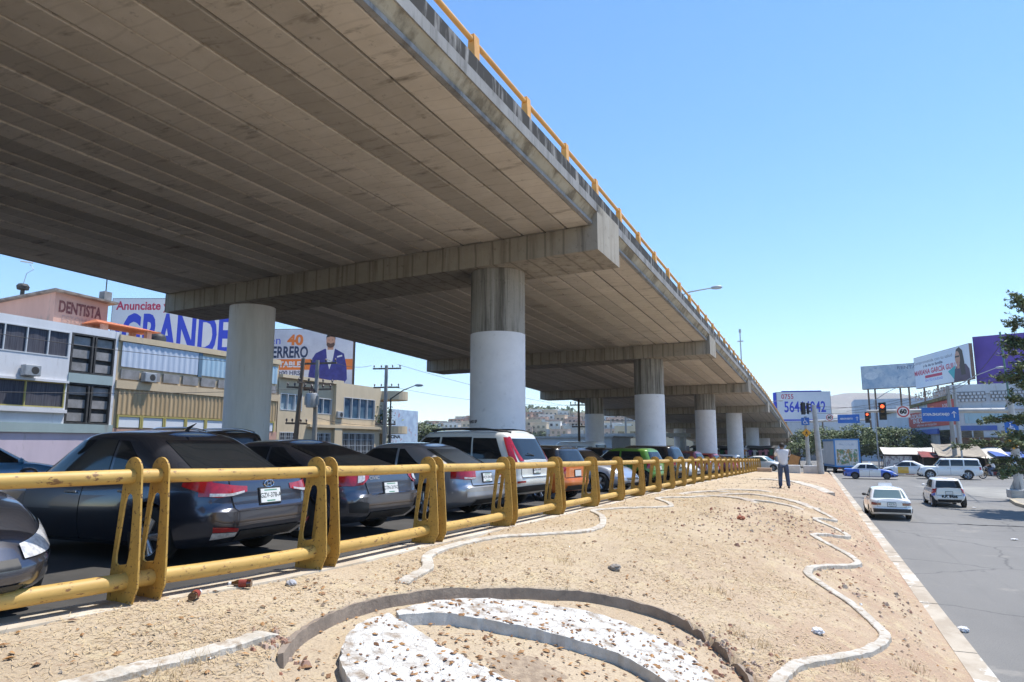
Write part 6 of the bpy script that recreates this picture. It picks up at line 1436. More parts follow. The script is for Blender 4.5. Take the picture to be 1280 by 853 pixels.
# ================================================================== TREES AND HILLS
LEAF = mat('tree_leaf', (.06, .1, .03), island=[(.03, .06, .016), (.06, .11, .028), (.09, .155, .04), (.13, .20, .055), (.19, .24, .08)], rough=.65)
LEAF2 = mat('tree_leaf_pale', (.1, .14, .05), island=[(.05, .08, .03), (.09, .14, .05), (.15, .19, .08), (.19, .22, .10)], rough=.7)
NEED = mat('needle_leaf', (.06, .09, .03), island=[(.045, .08, .03), (.085, .13, .045), (.13, .18, .065), (.20, .24, .10)], rough=.7)
BARK = mat('bark', (.14, .10, .07), (.08, .06, .045), 3, .95, stretch=(3, 3, .6), bump=.01)
def tree(name, label, x, y, z, h, crown, n, leaf, m, seed, trunk_r=.25, group=None, z_lo=.3):
    """crown: list of (dx,dy,dz,rx,ry,rz) lobes"""
    rg = random.Random(seed); o = empty(name, (x, y, z), 0, label, 'tree', group)
    mb = MB(); mb.tube([(0, 0, -.2), (rg.uniform(-.1, .1), 0, h * .2), (rg.uniform(-.3, .3), rg.uniform(-.3, .3), h * .5)], [trunk_r * 1.25, trunk_r, trunk_r * .6], 10)
    for l in crown: mb.tube([(0, 0, h * .22 + rg.random() * h * .15), (l[0] * .5, l[1] * .5, l[2] * .8), (l[0] * .95, l[1] * .95, l[2] + l[5] * .3)], [trunk_r * .55, trunk_r * .35, .04], 6)
    mb.build('trunk', [BARK], o, smooth=60)
    mb = MB(); tot = sum(l[3] * l[4] + l[4] * l[5] + l[3] * l[5] for l in crown)
    for l in crown:
        k = int(n * (l[3] * l[4] + l[4] * l[5] + l[3] * l[5]) / tot / 22)
        for c in range(k):
            d = Vector((rg.gauss(0, 1), rg.gauss(0, 1), rg.gauss(.15, 1))).normalized(); r = rg.uniform(.55, 1.05) ** .6
            cc = Vector((l[0] + d.x * l[3] * r, l[1] + d.y * l[4] * r, l[2] + d.z * l[5] * r)); cs = leaf * rg.uniform(1.3, 2.6)
            for q in range(22):
                p = cc + Vector((rg.gauss(0, cs), rg.gauss(0, cs), rg.gauss(0, cs * .55)))
                u = Vector((rg.gauss(0, 1), rg.gauss(0, 1), rg.gauss(0, .5))).normalized(); v = u.cross(Vector((rg.gauss(0, .5), rg.gauss(0, .5), 1))).normalized(); s = leaf * rg.uniform(.6, 1.2)
                mb.add([p - u * s, p + v * s * .45, p + u * s, p - v * s * .45], [(0, 1, 2, 3)])
    mb.build('crown', [m], o)
    return o
def lobes(seed, w, d, h, zc, k):
    rg = random.Random(seed); out = [(0, 0, zc, w * .42, d * .42, h * .4)]
    for i in range(k):
        a = 6.28 * i / k + rg.uniform(-.4, .4); out.append((math.cos(a) * w * rg.uniform(.26, .4), math.sin(a) * d * .34, zc + rg.uniform(-.30, .25) * h, w * rg.uniform(.16, .26), d * .24, h * rg.uniform(.17, .28)))
    return out
TG = 'round dense street trees behind the delivery truck'
tree('street_tree', 'dense dark green street tree directly behind the delivery truck', 5.6, 100, 0, 6.2, lobes(2, 8.4, 6, 5.0, 3.5, 9), 9000, .17, LEAF, 11, .28, TG)
tree('street_tree', 'dense green street tree right of the delivery truck, before the red banner building', 9.6, 96, 0, 5.8, lobes(3, 7.2, 6, 4.6, 3.2, 9), 8500, .17, LEAF, 12, .28, TG)
tree('street_tree', 'green street tree between the far signal mast and the leaning pole', 1.6, 104, 0, 5.6, lobes(4, 7.0, 6, 4.8, 3.2, 8), 7500, .17, LEAF, 13, .26, TG)
tree('street_tree', 'small green tree behind the clothes stalls at the far signal mast', -1.6, 100, 0, 3.6, lobes(5, 4, 4, 3.0, 2.2, 6), 3000, .15, LEAF, 14, .18, TG)
tree('round_tree', 'round pale green tree beside the mural wall, left of the white estate SUV', -45.5, 75, 1, 5.0, lobes(6, 7, 6, 4.6, 2.6, 8), 6500, .2, LEAF2, 15, .3)
tree('bush', 'small yellow green bush seen under the footbridge between the pillars', -19.5, 92, 0, 1.8, lobes(7, 2, 2, 1.8, 1.1, 5), 1300, .12, mat('bush_leaf', (.2, .28, .04), island=[(.1, .16, .03), (.2, .28, .05), (.26, .32, .08)]), 16, .08)
# needle leaved tree at the right edge
def needle_tree(x, y, z, h, label):
    rg = random.Random(21); o = empty('needle_tree', (x, y, z), 0, label, 'tree'); mb = MB(); mb.tube([(0, 0, -.2), (.12, 0, h * .4), (-.15, .1, h * .8), (-.35, 0, h)], [.22, .16, .08, .02], 10)
    nb = MB()
    for i in range(58):
        t = .14 + .86 * (i + rg.uniform(-1.2, 1.2)) / 58; t = max(.12, min(1, t)); zz = h * t; L_ = (3.2 * (1 - t) ** .8 + .45) * rg.uniform(.5, 1.25); a = rg.random() * 6.28
        d = Vector((math.cos(a), math.sin(a), 0)); sd0 = Vector((-d.y, d.x, 0)); p0 = Vector((-.2 * t, 0, zz)); rise = rg.uniform(.05, .55); p1 = p0 + d * L_ * .5 + Vector((0, 0, rise * L_ * .6)) + sd0 * rg.uniform(-.2, .2); p2 = p0 + d * L_ + Vector((0, 0, rise * L_ * .7 - rg.uniform(0, .3) * L_ * .5))
        mb.tube([p0, p1, p2], [.05 * (1.1 - t), .03 * (1.1 - t), .008], 5)
        for q in range(int(9 * L_) + 5):
            s = rg.uniform(.12, 1); c0 = p0.lerp(p1, s * 2) if s < .5 else p1.lerp(p2, s * 2 - 1); ln = rg.uniform(.25, .75) * (1.15 - .6 * s)
            bd = (d * rg.uniform(.3, 1) + sd0 * rg.choice((-1, 1)) * rg.uniform(.1, 1) + Vector((0, 0, rg.uniform(-.25, .65)))).normalized()
            mb.tube([c0, c0 + bd * ln], [.010, .004], 3, cap=False)
            for w in range(int(34 * ln) + 8):
                e = c0 + bd * ln * rg.random() ** .8 * 1.1 + Vector((rg.gauss(0, .045), rg.gauss(0, .045), rg.gauss(0, .04))); u = (bd + Vector((rg.gauss(0, .7), rg.gauss(0, .7), rg.gauss(0, .6)))).normalized(); v = u.cross(Vector((rg.gauss(0, .5), rg.gauss(0, .5), 1))).normalized(); s2 = rg.uniform(.05, .11)
                nb.add([e - u * s2, e + v * s2 * .42, e + u * s2, e - v * s2 * .42], [(0, 1, 2, 3)])
    mb.build('trunk', [BARK], o, smooth=60); nb.build('crown', [NEED], o); return o
needle_tree(9.5, 37.0, .1, 9.4, 'dark needle leaved tree with drooping branches at the right edge of the photo')

# hills
def hill(name, c, rx, ry, h, m, seed, n=70, p=1.3):
    mb = MB()
    def f(a, b):
        u, v = a * 2 - 1, b * 2 - 1; r = min(1, math.hypot(u, v)); k = (1 - r ** p) if r < 1 else 0
        nz = .75 + .5 * mnoise.noise(Vector((u * 2.2 + seed, v * 2.2, seed))) + .18 * mnoise.noise(Vector((u * 7 + seed, v * 7, 1)))
        return (c[0] + u * rx, c[1] + v * ry, -1 + h * max(0, k) * nz)
    mb.grid(f, n, n); o = mb.build(name, [m], smooth=80); tag(o, kind='structure'); return o
HILLM = mat('hill_scrub', (.24, .21, .15), (.14, .15, .09), .03, .95, c3=(.34, .27, .2), scale3=.08, lo3=.5, hi3=.7)
HILLF = mat('hill_far', (.26, .21, .17), (.17, .16, .12), .006, .95, c3=(.4, .34, .3), scale3=.04, lo3=.58, hi3=.7)
h1 = hill('hillside', (-190, 520), 260, 190, 34, HILLM, 2.3); h2 = hill('far_hills', (420, 2600), 1200, 700, 210, HILLF, 5.1)
h3 = hill('distant_hills', (-700, 1500), 800, 400, 70, HILLF, 8.4)
dg = bpy.context.evaluated_depsgraph_get(); dg.update()
rg = random.Random(9); HC = [(.62, .56, .5), (.55, .40, .32), (.7, .68, .64), (.5, .3, .22), (.62, .5, .36), (.45, .46, .48)]
HM = [mat('house_paint_%d' % i, c, tuple(v * .85 for v in c), .3, .9) for i, c in enumerate(HC)]; protos = []
for i, hm in enumerate(HM):
    w, d, hh = rg.uniform(7, 11), rg.uniform(6, 8), rg.uniform(4.5, 8.5); mb = MB(); mb.bx(-w / 2, w / 2, -d / 2, d / 2, -3, hh); mb.bx(-w / 2 - .2, w / 2 + .2, -d / 2 - .2, d / 2 + .2, hh, hh + .35); n0 = len(mb.f)
    for z in (1, 4.2):
        if z + 1.6 < hh:
            for k in range(3): x = -w / 2 + 1.2 + k * w / 3.2; mb.bx(x, x + 1.5, -d / 2 - .06, -d / 2 - .01, z, z + 1.5, 1)
    o = mb.build('hillside_house', [hm, M_GL]); protos.append(o)
cnt = 0; used = set(); seg = []
for i in range(900):
    px = rg.uniform(-.62, -.20); y = rg.uniform(365, 520); x = px * y
    hit, loc, *_ = scene.ray_cast(dg, (x, y, 500), (0, 0, -1))
    if not hit or loc.z < 2: continue
    if any((x - a) ** 2 + (y - b) ** 2 < 75 for a, b in seg): continue
    seg.append((x, y)); o = protos[cnt % 6] if cnt < 6 else protos[cnt % 6].copy()
    if cnt >= 6: col.objects.link(o)
    o.location = loc; o.rotation_euler = (0, 0, rg.uniform(-.5, .5) + .4); cnt += 1
    cn = ('cream', 'salmon', 'white', 'terracotta', 'ochre', 'grey')[protos.index(o) if o in protos else [q.data for q in protos].index(o.data)]
    tag(o, 'small %s house on the distant hillside seen between the pillars' % cn, 'house', 'houses on the distant hillside')
    if cnt >= 190: break
# scrub on the hillside: one mass nobody could count
mb = MB()
for i in range(2600):
    y = rg.uniform(360, 560); x = rg.uniform(-.64, -.18) * y; hit, loc, *_ = scene.ray_cast(dg, (x, y, 500), (0, 0, -1))
    if not hit or loc.z < 1: continue
    s = rg.uniform(1.2, 3.4)
    for q in range(5):
        p = loc + Vector((rg.gauss(0, s * .5), rg.gauss(0, s * .5), rg.uniform(0, s))); u = Vector((rg.gauss(0, 1), rg.gauss(0, 1), rg.gauss(0, 1))).normalized() * s * .6; v = u.orthogonal().normalized() * s * .5
        mb.quad(p - u, p + v, p + u, p - v)
o = mb.build('hillside_scrub', [LEAF2]); tag(o, 'dry green scrub covering the distant hillside', 'scrub', kind='stuff')
o = empty('footbridge', (-24, 95, 0), 0, 'thin grey footbridge deck seen far under the overpass between pillars', 'footbridge'); m = MB(); m.box((0, 0, 4.3), (18, 2, .5)); m.build('deck', [M_STREET], o)
for x in (-8, 8): m = MB(); m.box((x, 0, 2), (.5, .5, 4)); m.build('column', [M_STREET], o)
o = empty('long_shed', (-34, 84, 0), R(-8), 'long pale grey shed wall behind the white estate SUV', 'shed'); m = MB(); m.box((0, 0, 1.9), (26, 6, 3.8)); m.build('wall', [mat('shed_wall', (.58, .62, .68), (.5, .54, .6), .6, .7)], o)
m = MB(); m.box((0, 0, 3.9), (26.6, 6.6, .2)); m.build('roof', [M_GALV], o)

# the air between here and the hills
m = MB(); m.bx(-1650, 1650, -60, 3400, -1.6, 330); hz = m.build('haze', [], None)
HZ = bpy.data.materials.new('haze_air'); HZ.use_nodes = True; HZ.node_tree.nodes.clear()
ho = HZ.node_tree.nodes.new('ShaderNodeOutputMaterial'); hv = HZ.node_tree.nodes.new('ShaderNodeVolumePrincipled'); hv.inputs['Color'].default_value = (.86, .92, 1, 1); hv.inputs['Density'].default_value = .00022; hv.inputs['Anisotropy'].default_value = .2
HZ.node_tree.links.new(hv.outputs[0], ho.inputs['Volume']); hz.data.materials.append(HZ); tag(hz, kind='stuff')
# ================================================================== PEOPLE AND MOTORCYCLE
SKIN = mat('skin', (.33, .18, .11), (.28, .15, .09), 5, .6); HAIR = plain('hair', (.02, .014, .01), .7)
T_WHITE = mat('shirt_white', (.74, .74, .76), (.64, .64, .68), 4, .9, bump=.006, bscale=12); JEANS = mat('jeans', (.05, .07, .13), (.20, .26, .36), 2.2, .9, lo=.5, hi=.75, bump=.004, bscale=18); SHOE = plain('shoe', (.02, .018, .018), .6)
def skin_mesh(name, pts, edges, root, m, par, sub=2, smooth=80):
    me = bpy.data.meshes.new(name); me.from_pydata([p[0] for p in pts], edges, []); o = bpy.data.objects.new('tmp', me); col.objects.link(o)
    md = o.modifiers.new('s', 'SKIN'); md.use_smooth_shade = True
    for i, p in enumerate(pts):
        r = p[1]; me.skin_vertices[0].data[i].radius = r if isinstance(r, tuple) else (r, r)
    me.skin_vertices[0].data[root].use_root = True
    sb = o.modifiers.new('u', 'SUBSURF'); sb.levels = sub; sb.render_levels = sub
    dg = bpy.context.evaluated_depsgraph_get(); dg.update(); me2 = bpy.data.meshes.new_from_object(o.evaluated_get(dg)); bpy.data.objects.remove(o)
    me2.name = name; me2.materials.clear(); me2.materials.append(m)
    for p in me2.polygons: p.use_smooth = True; p.material_index = 0
    r = bpy.data.objects.new(name, me2); col.objects.link(r); r.parent = par; return r
def chain(name, pts, m, par, **k): return skin_mesh(name, pts, [(i, i + 1) for i in range(len(pts) - 1)], k.pop('root', 0), m, par, **k)
def figure(J, par, shirt, trouser, hair=HAIR, helmet=None, shoe=SHOE):
    """J: joint name -> point; body faces +y"""
    V = {k: Vector(v) for k, v in J.items()}
    names = ['pelvis', 'waist', 'chest', 'neck', 'chin', 'head', 'shL', 'elL', 'wrL', 'haL', 'shR', 'elR', 'wrR', 'haR', 'hiL', 'knL', 'anL', 'toL', 'hiR', 'knR', 'anR', 'toR']
    rad = dict(pelvis=(.15, .11), waist=(.135, .095), chest=(.155, .11), neck=.055, chin=.07, head=.092, hi=.085, kn=.056, an=.042, to=.035, sh=.058, el=.042, wr=.03, ha=.036)
    pts = [(V[n], rad.get(n, rad.get(n[:2]))) for n in names]; ix = {n: i for i, n in enumerate(names)}
    E = [('pelvis', 'waist'), ('waist', 'chest'), ('chest', 'neck'), ('neck', 'chin'), ('chin', 'head'), ('chest', 'shL'), ('shL', 'elL'), ('elL', 'wrL'), ('wrL', 'haL'), ('chest', 'shR'), ('shR', 'elR'), ('elR', 'wrR'), ('wrR', 'haR'), ('pelvis', 'hiL'), ('hiL', 'knL'), ('knL', 'anL'), ('anL', 'toL'), ('pelvis', 'hiR'), ('hiR', 'knR'), ('knR', 'anR'), ('anR', 'toR')]
    b = skin_mesh('body', pts, [(ix[a], ix[c]) for a, c in E], 0, SKIN, par)
    for s in 'LR':                                    # fingers and thumb
        w, h = V['wr' + s], V['ha' + s]; d = (h - w).normalized(); u = d.cross(Vector((0, 0, 1))); u = u.normalized() if u.length > .1 else Vector((1, 0, 0)); n = d.cross(u)
        for k in range(4):
            q = h + u * (-.027 + .018 * k); L_ = (.06, .07, .066, .052)[k]; chain('finger', [(q - d * .02, .009), (q + d * L_ * .5 + n * .012, .0085), (q + d * L_ * .7 + n * .04, .007)], SKIN, b, sub=1)
        q = w.lerp(h, .4) + u * .03; chain('thumb', [(q, .011), (q + u * .03 + d * .02 + n * .015, .0095), (q + u * .035 + d * .05 + n * .03, .008)], SKIN, b, sub=1)
    up = (V['chest'] - V['pelvis']).normalized()
    sh = [(V['pelvis'] - up * .13, (.20, .16)), (V['waist'], (.178, .14)), (V['chest'] + up * .03, (.20, .15)), (V['neck'] - up * .015, (.095, .09)), (V['shL'] + up * .015, .10), (V['shL'].lerp(V['elL'], .8), .082), (V['shR'] + up * .015, .10), (V['shR'].lerp(V['elR'], .8), .082)]
    skin_mesh('shirt', sh, [(0, 1), (1, 2), (2, 3), (2, 4), (4, 5), (2, 6), (6, 7)], 0, shirt, par)
    tr = [(V['pelvis'] + Vector((0, 0, .05)), (.172, .135)), (V['hiL'], .118), (V['knL'], .092), (V['anL'] + (V['knL'] - V['anL']) * -.06, .080), (V['hiR'], .118), (V['knR'], .092), (V['anR'] + (V['knR'] - V['anR']) * -.06, .080)]
    skin_mesh('trousers', tr, [(0, 1), (1, 2), (2, 3), (0, 4), (4, 5), (5, 6)], 0, trouser, par)
    for s in 'LR': chain('shoe', [(V['an' + s] + Vector((0, 0, -.05)) - (V['to' + s] - V['an' + s]) * .25, .045), (V['an' + s].lerp(V['to' + s], .5) + Vector((0, 0, -.02)), .048), (V['to' + s], (.045, .032)), (V['to' + s] + (V['to' + s] - V['an' + s]) * .25, .028)], shoe, par)
    h, c = V['head'], V['chin']; f = Vector((0, 1, 0))
    if helmet:
        mb = MB(); mb.lathe([(.001, .15), (.08, .135), (.13, .08), (.142, 0), (.135, -.08), (.115, -.13)], 18, 0, Matrix.Translation(h)); mb.build('helmet', [helmet], par, smooth=60)
        mb = MB(); mb.grid(lambda a, t: h + Vector((.147 * math.cos(R(30 + 120 * a)), .147 * math.sin(R(30 + 120 * a)), -.06 + .1 * t)), 8, 2); mb.build('visor', [GLASS], par)
    else:
        mb = MB(); 
        def hf(a, t):
            th = 2 * math.pi * a; ph = math.pi * (.02 + .74 * t); bk = -math.sin(th); k = 1.0 if bk > -.2 else .72
            ph *= (.72 + .28 * max(0, min(1, bk + .5))); return h + Vector((.106 * math.sin(ph) * math.cos(th), .116 * math.sin(ph) * math.sin(th), .02 + .118 * math.cos(ph)))
        mb.grid(hf, 20, 10); mb.build('hair', [hair], par, smooth=80)
    # face: eyes, nose, mouth, ears
    for sx in (-1, 1):
        mb = MB(); mb.lathe([(.001, .006), (.010, .003), (.013, 0)], 8, 0, Matrix.Translation(h + Vector((sx * .033, .088, -.01))) @ Matrix.Rotation(R(-90), 4, 'X')); mb.build('eye', [plain('eye', (.03, .02, .015), .2)], b)
        chain('ear', [(h + Vector((sx * .088, -.005, .015)), .016), (h + Vector((sx * .094, -.012, -.035)), .012)], SKIN, b, sub=1)
    chain('nose', [(h + Vector((0, .09, .0)), .010), (h + Vector((0, .108, -.035)), .015)], SKIN, b, sub=1); mb = MB(); mb.box(h + Vector((0, .088, -.068)), (.045, .008, .010)); mb.build('mouth', [plain('lips', (.25, .09, .07), .5)], b)
    return b
p = empty('person', (-1.10, 30.4, isl_z(-1.10, 30.4)), R(8), 'man seen from behind in white shirt and dark jeans, hands raised to his face', 'person')
S_ = 1.04; J = dict(pelvis=(0, 0, .95), waist=(0, .0, 1.10), chest=(0, -.01, 1.34), neck=(0, .0, 1.50), chin=(0, .02, 1.56), head=(0, .045, 1.645), shL=(-.19, 0, 1.43), elL=(-.27, .20, 1.24), wrL=(-.13, .30, 1.46), haL=(-.07, .30, 1.53), shR=(.19, 0, 1.43), elR=(.27, .20, 1.24), wrR=(.13, .30, 1.46), haR=(.07, .30, 1.53),
         hiL=(-.10, 0, .88), knL=(-.125, .02, .48), anL=(-.14, 0, .09), toL=(-.155, .13, .04), hiR=(.10, 0, .88), knR=(.135, .02, .48), anR=(.165, 0, .09), toR=(.19, .13, .04))
figure({k: tuple(c * S_ for c in v) for k, v in J.items()}, p, T_WHITE, JEANS)
o = empty('camera', (-1.13, 30.77, p.location.z + 1.60), R(8), 'small black camera held to the face of the man in white', 'camera'); mb = MB(); mb.box((0, 0, 0), (.13, .06, .085)); mb.build('camera_body', [S_BLK], o, bevel=.008); mb = MB(); mb.cyl((0, .03, 0), (0, .11, 0), .035); mb.build('camera_lens', [S_BLK], o)

def motorcycle(x, y, hd, label, tank, rider_label, shirt, helmet):
    t = empty('motorcycle', (x, y, 0), R(hd), label, 'motorcycle'); r = .3
    for wx in (-.63, .66):
        mb = MB(); Mx = Matrix.Translation((wx, 0, r)) @ Matrix.Rotation(R(90), 4, 'X'); mb.lathe([(.24, -.05), (.29, -.045), (.305, 0), (.29, .045), (.24, .05)], 22, 0, Mx); w = mb.build('wheel', [TYRE], t, smooth=50)
        mb = MB(); mb.lathe([(.245, -.02), (.22, 0), (.245, .02)], 22, 0, Mx)
        for k in range(8): a = k * math.pi / 4; mb.tube([(wx, 0, r), (wx + .23 * math.cos(a), 0, r + .23 * math.sin(a))], .012, 4)
        mb.cyl((wx, -.07, r), (wx, .07, r), .05); mb.build('rim', [CHROME], w)
    mb = MB(); mb.tube([(-.45, 0, .9), (-.1, 0, .78), (.35, 0, .92), (.48, 0, .85)], .03, 6); mb.tube([(.4, 0, .85), (.15, 0, .35), (-.2, 0, .32), (-.3, 0, .8)], .025, 6); mb.tube([(-.2, -.07, .36), (-.63, -.07, r)], .03, 6); mb.build('frame', [S_BLK], t)
    mb = MB(); mb.lathe([(.001, -.24), (.1, -.2), (.14, -.02), (.13, .12), (.07, .24), (.001, .27)], 12, 0, Matrix.Translation((.18, 0, .9)) @ Matrix.Rotation(R(85), 4, 'Y') @ Matrix.Diagonal((.8, 1, 1, 1))); mb.build('tank', [tank], t, smooth=60)
    mb = MB(); mb.box((-.32, 0, .87), (.62, .24, .1)); mb.build('seat', [S_BLK], t, bevel=.04); mb = MB(); mb.box((.05, 0, .48), (.34, .24, .32)); mb.cyl((.1, 0, .6), (.2, 0, .78), .09); mb.build('engine', [M_GALV], t, bevel=.03)
    for sy in (-.07, .07): mb = MB(); mb.tube([(.66, sy, r), (.46, sy, .95)], .025, 6); mb.build('fork', [CHROME], t)
    mb = MB(); mb.tube([(.34, -.36, 1.08), (.42, -.2, 1.06), (.45, 0, .99), (.42, .2, 1.06), (.34, .36, 1.08)], .016, 6); mb.build('handlebar', [CHROME], t); mb = MB(); mb.lathe([(.001, -.08), (.07, -.05), (.09, .02), (.001, .03)], 12, 0, Matrix.Translation((.56, 0, .92)) @ Matrix.Rotation(R(90), 4, 'Y')); mb.build('headlight', [CLEARL], t)
    mb = MB(); mb.tube([(.1, -.14, .36), (-.2, -.16, .28), (-.75, -.17, .36)], [.025, .035, .045], 8); mb.build('exhaust', [CHROME], t); mb = MB(); mb.box((-.66, 0, .68), (.35, .14, .05)); mb.build('mudguard', [tank], t)
    p = empty('person', (x, y, 0), R(hd - 90), rider_label, 'person')
    J = dict(pelvis=(0, -.22, .98), waist=(0, -.18, 1.14), chest=(0, -.08, 1.36), neck=(0, -.02, 1.51), chin=(0, .01, 1.57), head=(0, .035, 1.655), shL=(-.19, -.06, 1.43), elL=(-.27, .13, 1.22), wrL=(-.31, .30, 1.13), haL=(-.32, .36, 1.11), shR=(.19, -.06, 1.43), elR=(.27, .13, 1.22), wrR=(.31, .30, 1.13), haR=(.32, .36, 1.11),
             hiL=(-.12, -.16, .93), knL=(-.20, .22, .76), anL=(-.20, .02, .36), toL=(-.20, .15, .31), hiR=(.12, -.16, .93), knR=(.20, .22, .76), anR=(.20, .02, .36), toR=(.20, .15, .31))
    figure(J, p, shirt, JEANS, helmet=helmet); return t
motorcycle(14.3, 72.3, 176, 'dark motorcycle with a headlight standing right of the white SUV', P_BLACK, 'motorcycle rider in a pale shirt beside the white SUV', T_WHITE, plain('helmet_grey', (.25, .25, .27), .3))
motorcycle(16.3, 74.2, 178, 'motorcycle half hidden behind the near signal mast', P_RED, 'rider wearing a red helmet behind the near signal mast', mat('shirt_grey', (.3, .3, .32), (.2, .2, .22), 4, .9), plain('helmet_red', (.5, .02, .02), .25))
# spare parked motorcycles at the stalls are too hidden to tell apart

# ================================================================== ISLAND: EDGINGS, PLANTER, LITTER
def spline(P, k=8):
    P = [Vector(p) for p in P]; out = []
    for i in range(len(P) - 1):
        a, b, c, d = P[max(i - 1, 0)], P[i], P[i + 1], P[min(i + 2, len(P) - 1)]
        for j in range(k):
            t = j / k; out.append(.5 * ((2 * b) + (-a + c) * t + (2 * a - 5 * b + 4 * c - d) * t * t + (-a + 3 * b - 3 * c + d) * t ** 3))
    return out + [P[-1]]
EDG = mat('edging_cement', (.54, .50, .44), (.43, .385, .32), 3.5, .95, bump=.010, bscale=24, c3=(.34, .27, .2), scale3=9, lo3=.52, hi3=.64)
def edging(pts, w, h, label, seed=1, name='garden_edging', m=EDG, gaps=0.0):
    L_ = spline(pts, 9); rg = random.Random(seed); mb = MB(); rows = []
    for i, p in enumerate(L_):
        d = (L_[min(i + 1, len(L_) - 1)] - L_[max(i - 1, 0)]).normalized(); n = Vector((-d.y, d.x)); ww = w * rg.uniform(.88, 1.1) / 2; hh = h * rg.uniform(.85, 1.15) * min(1, .15 + i / 5, .15 + (len(L_) - 1 - i) / 5)
        a, b = p + n * ww, p - n * ww; za, zb_ = isl_z(a.x, a.y), isl_z(b.x, b.y); zt = max(za, zb_) * .6 + .4 * (za + zb_) / 2 + hh
        rows.append([(a.x, a.y, za - .06), (a.x, a.y, zt - .008), (a.x - n.x * .012, a.y - n.y * .012, zt), (b.x + n.x * .012, b.y + n.y * .012, zt - .006), (b.x, b.y, zt - .016), (b.x, b.y, zb_ - .06)])
    for i in range(len(rows) - 1):
        if gaps and rg.random() < gaps: continue
        mb.add(rows[i] + rows[i + 1], [(k, k + 6, k + 7, k + 1) for k in range(5)] + [(0, 1, 2, 3, 4, 5), (11, 10, 9, 8, 7, 6)])
    o = mb.build(name, [m], smooth=35); return tag(o, label, 'edging')
edging([(-3.9, 6.2), (-3.95, 6.45), (-4.05, 6.95), (-4.35, 7.5), (-4.47, 8.5), (-4.42, 9.5), (-4.0, 10.2), (-3.5, 10.9), (-3.47, 11.9), (-3.9, 13.5), (-4.45, 14.7), (-4.2, 15.4), (-3.3, 16.6), (-3.35, 17.8), (-4.05, 19.6), (-3.3, 20.6), (-2.9, 21.6)] , .13, .035, 'wavy cement edging strip on the barrier side of the island', 2)
edging([(-.47, 6.6), (-.42, 7.0), (-.36, 7.35), (-.2, 7.85), (.36, 8.8), (.66, 9.8), (.68, 10.4), (.42, 11.1), (-.1, 11.85), (-.16, 12.3), (.0, 12.95), (.58, 14.6), (.68, 15.2), (.45, 15.7), (-.06, 16.3), (.05, 16.9), (.62, 18.4), (.6, 19.0), (.05, 19.4), (.02, 19.9), (.44, 20.8), (.40, 21.4), (.02, 22.2), (.1, 23)], .13, .035, 'wavy cement edging strip on the road side of the island', 3)
edging([(-4.1, 2.5), (-4.05, 2.9), (-3.99, 3.25), (-3.90, 3.65), (-3.86, 4.0), (-3.86, 4.3)], .15, .035, 'short straight cement edging left of the round planter', 4)
FE = mat('feather_cement', (.50, .45, .38), (.38, .31, .25), 3, .95, c3=(.2, .16, .13), scale3=4, lo3=.6, hi3=.7)
for i, (a, b, w, lb) in enumerate((((-4.0, 22.6), (-2.6, 24.6), .22, 'first of the cement strips fanning across the middle of the island'), ((-2.8, 23.0), (-1.0, 23.6), .20, 'cement strip in the middle of the fanning strips'), ((-1.6, 23.4), (.0, 22.3), .24, 'cement strip of the fan nearest the road'), ((-3.3, 21.9), (-1.5, 20.6), .22, 'long cement strip at the near side of the fan'), ((-1.9, 20.9), (-.3, 21.3), .20, 'cement strip at the near right of the fan'), ((-3.2, 25.6), (-1.4, 26.4), .26, 'cement strip at the far side of the fan'))):
    mid = ((a[0] + b[0]) / 2, (a[1] + b[1]) / 2 + .35); edging([a, mid, b], w, .045, lb, 10 + i, m=FE)
edging([(-3.0, 40.0), (-1.6, 39.2), (-.3, 37.2), (.6, 34.8)], .5, .05, 'pale cement strip crossing the island before the man in white', 20, m=EDG)
# round planter: wall, crescents
WALLM = mat('planter_wall', (.30, .24, .19), (.22, .175, .14), 4, .95, bump=.008, bscale=25, c3=(.18, .14, .11), scale3=9, lo3=.58, hi3=.7)
pl = empty('round_planter', (CC[0], CC[1], isl_z(*CC)), 0, 'sunken round planter with a low cement wall and two white mosaic crescents', 'planter'); use(pl)
ring = spline([Vector((a, b)) for a, b in PLANTER_RIM] + [Vector(PLANTER_RIM[0])], 8); mb = MB(); rg = random.Random(8); rows = []
for i, p in enumerate(ring[:-1]):
    n = (p - Vector(CC)).normalized(); p = p - n * .01; z = isl_z(p.x, p.y); broken = p.x > -1.3
    h = (.010 if not broken else rg.choice((.01, -.02, -.01, .02, -.05, -.09, .0))) + rg.uniform(-.008, .008); q = p + n * (.05 + rg.uniform(-.014, .014))
    rows.append([(p.x - n.x * .01, p.y - n.y * .01, z - .17), (p.x + n.x * rg.uniform(-.006, .006), p.y + n.y * rg.uniform(-.006, .006), z + h), (q.x, q.y, z + h - .006), (q.x, q.y, z - .17)])
for i in range(len(rows)):
    a, b = rows[i], rows[(i + 1) % len(rows)]
    if a[0][1] < 4.05 or a[0][0] > -.62 or (a[0][1] < 5 and a[0][0] > -1.6): continue
    mb.add(a + b, [(0, 4, 5, 1), (1, 5, 6, 2), (2, 6, 7, 3), (0, 1, 2, 3), (7, 6, 5, 4)])
mb.build('wall', [WALLM])
MOS = bpy.data.materials.new('white_mosaic'); MOS.use_nodes = True
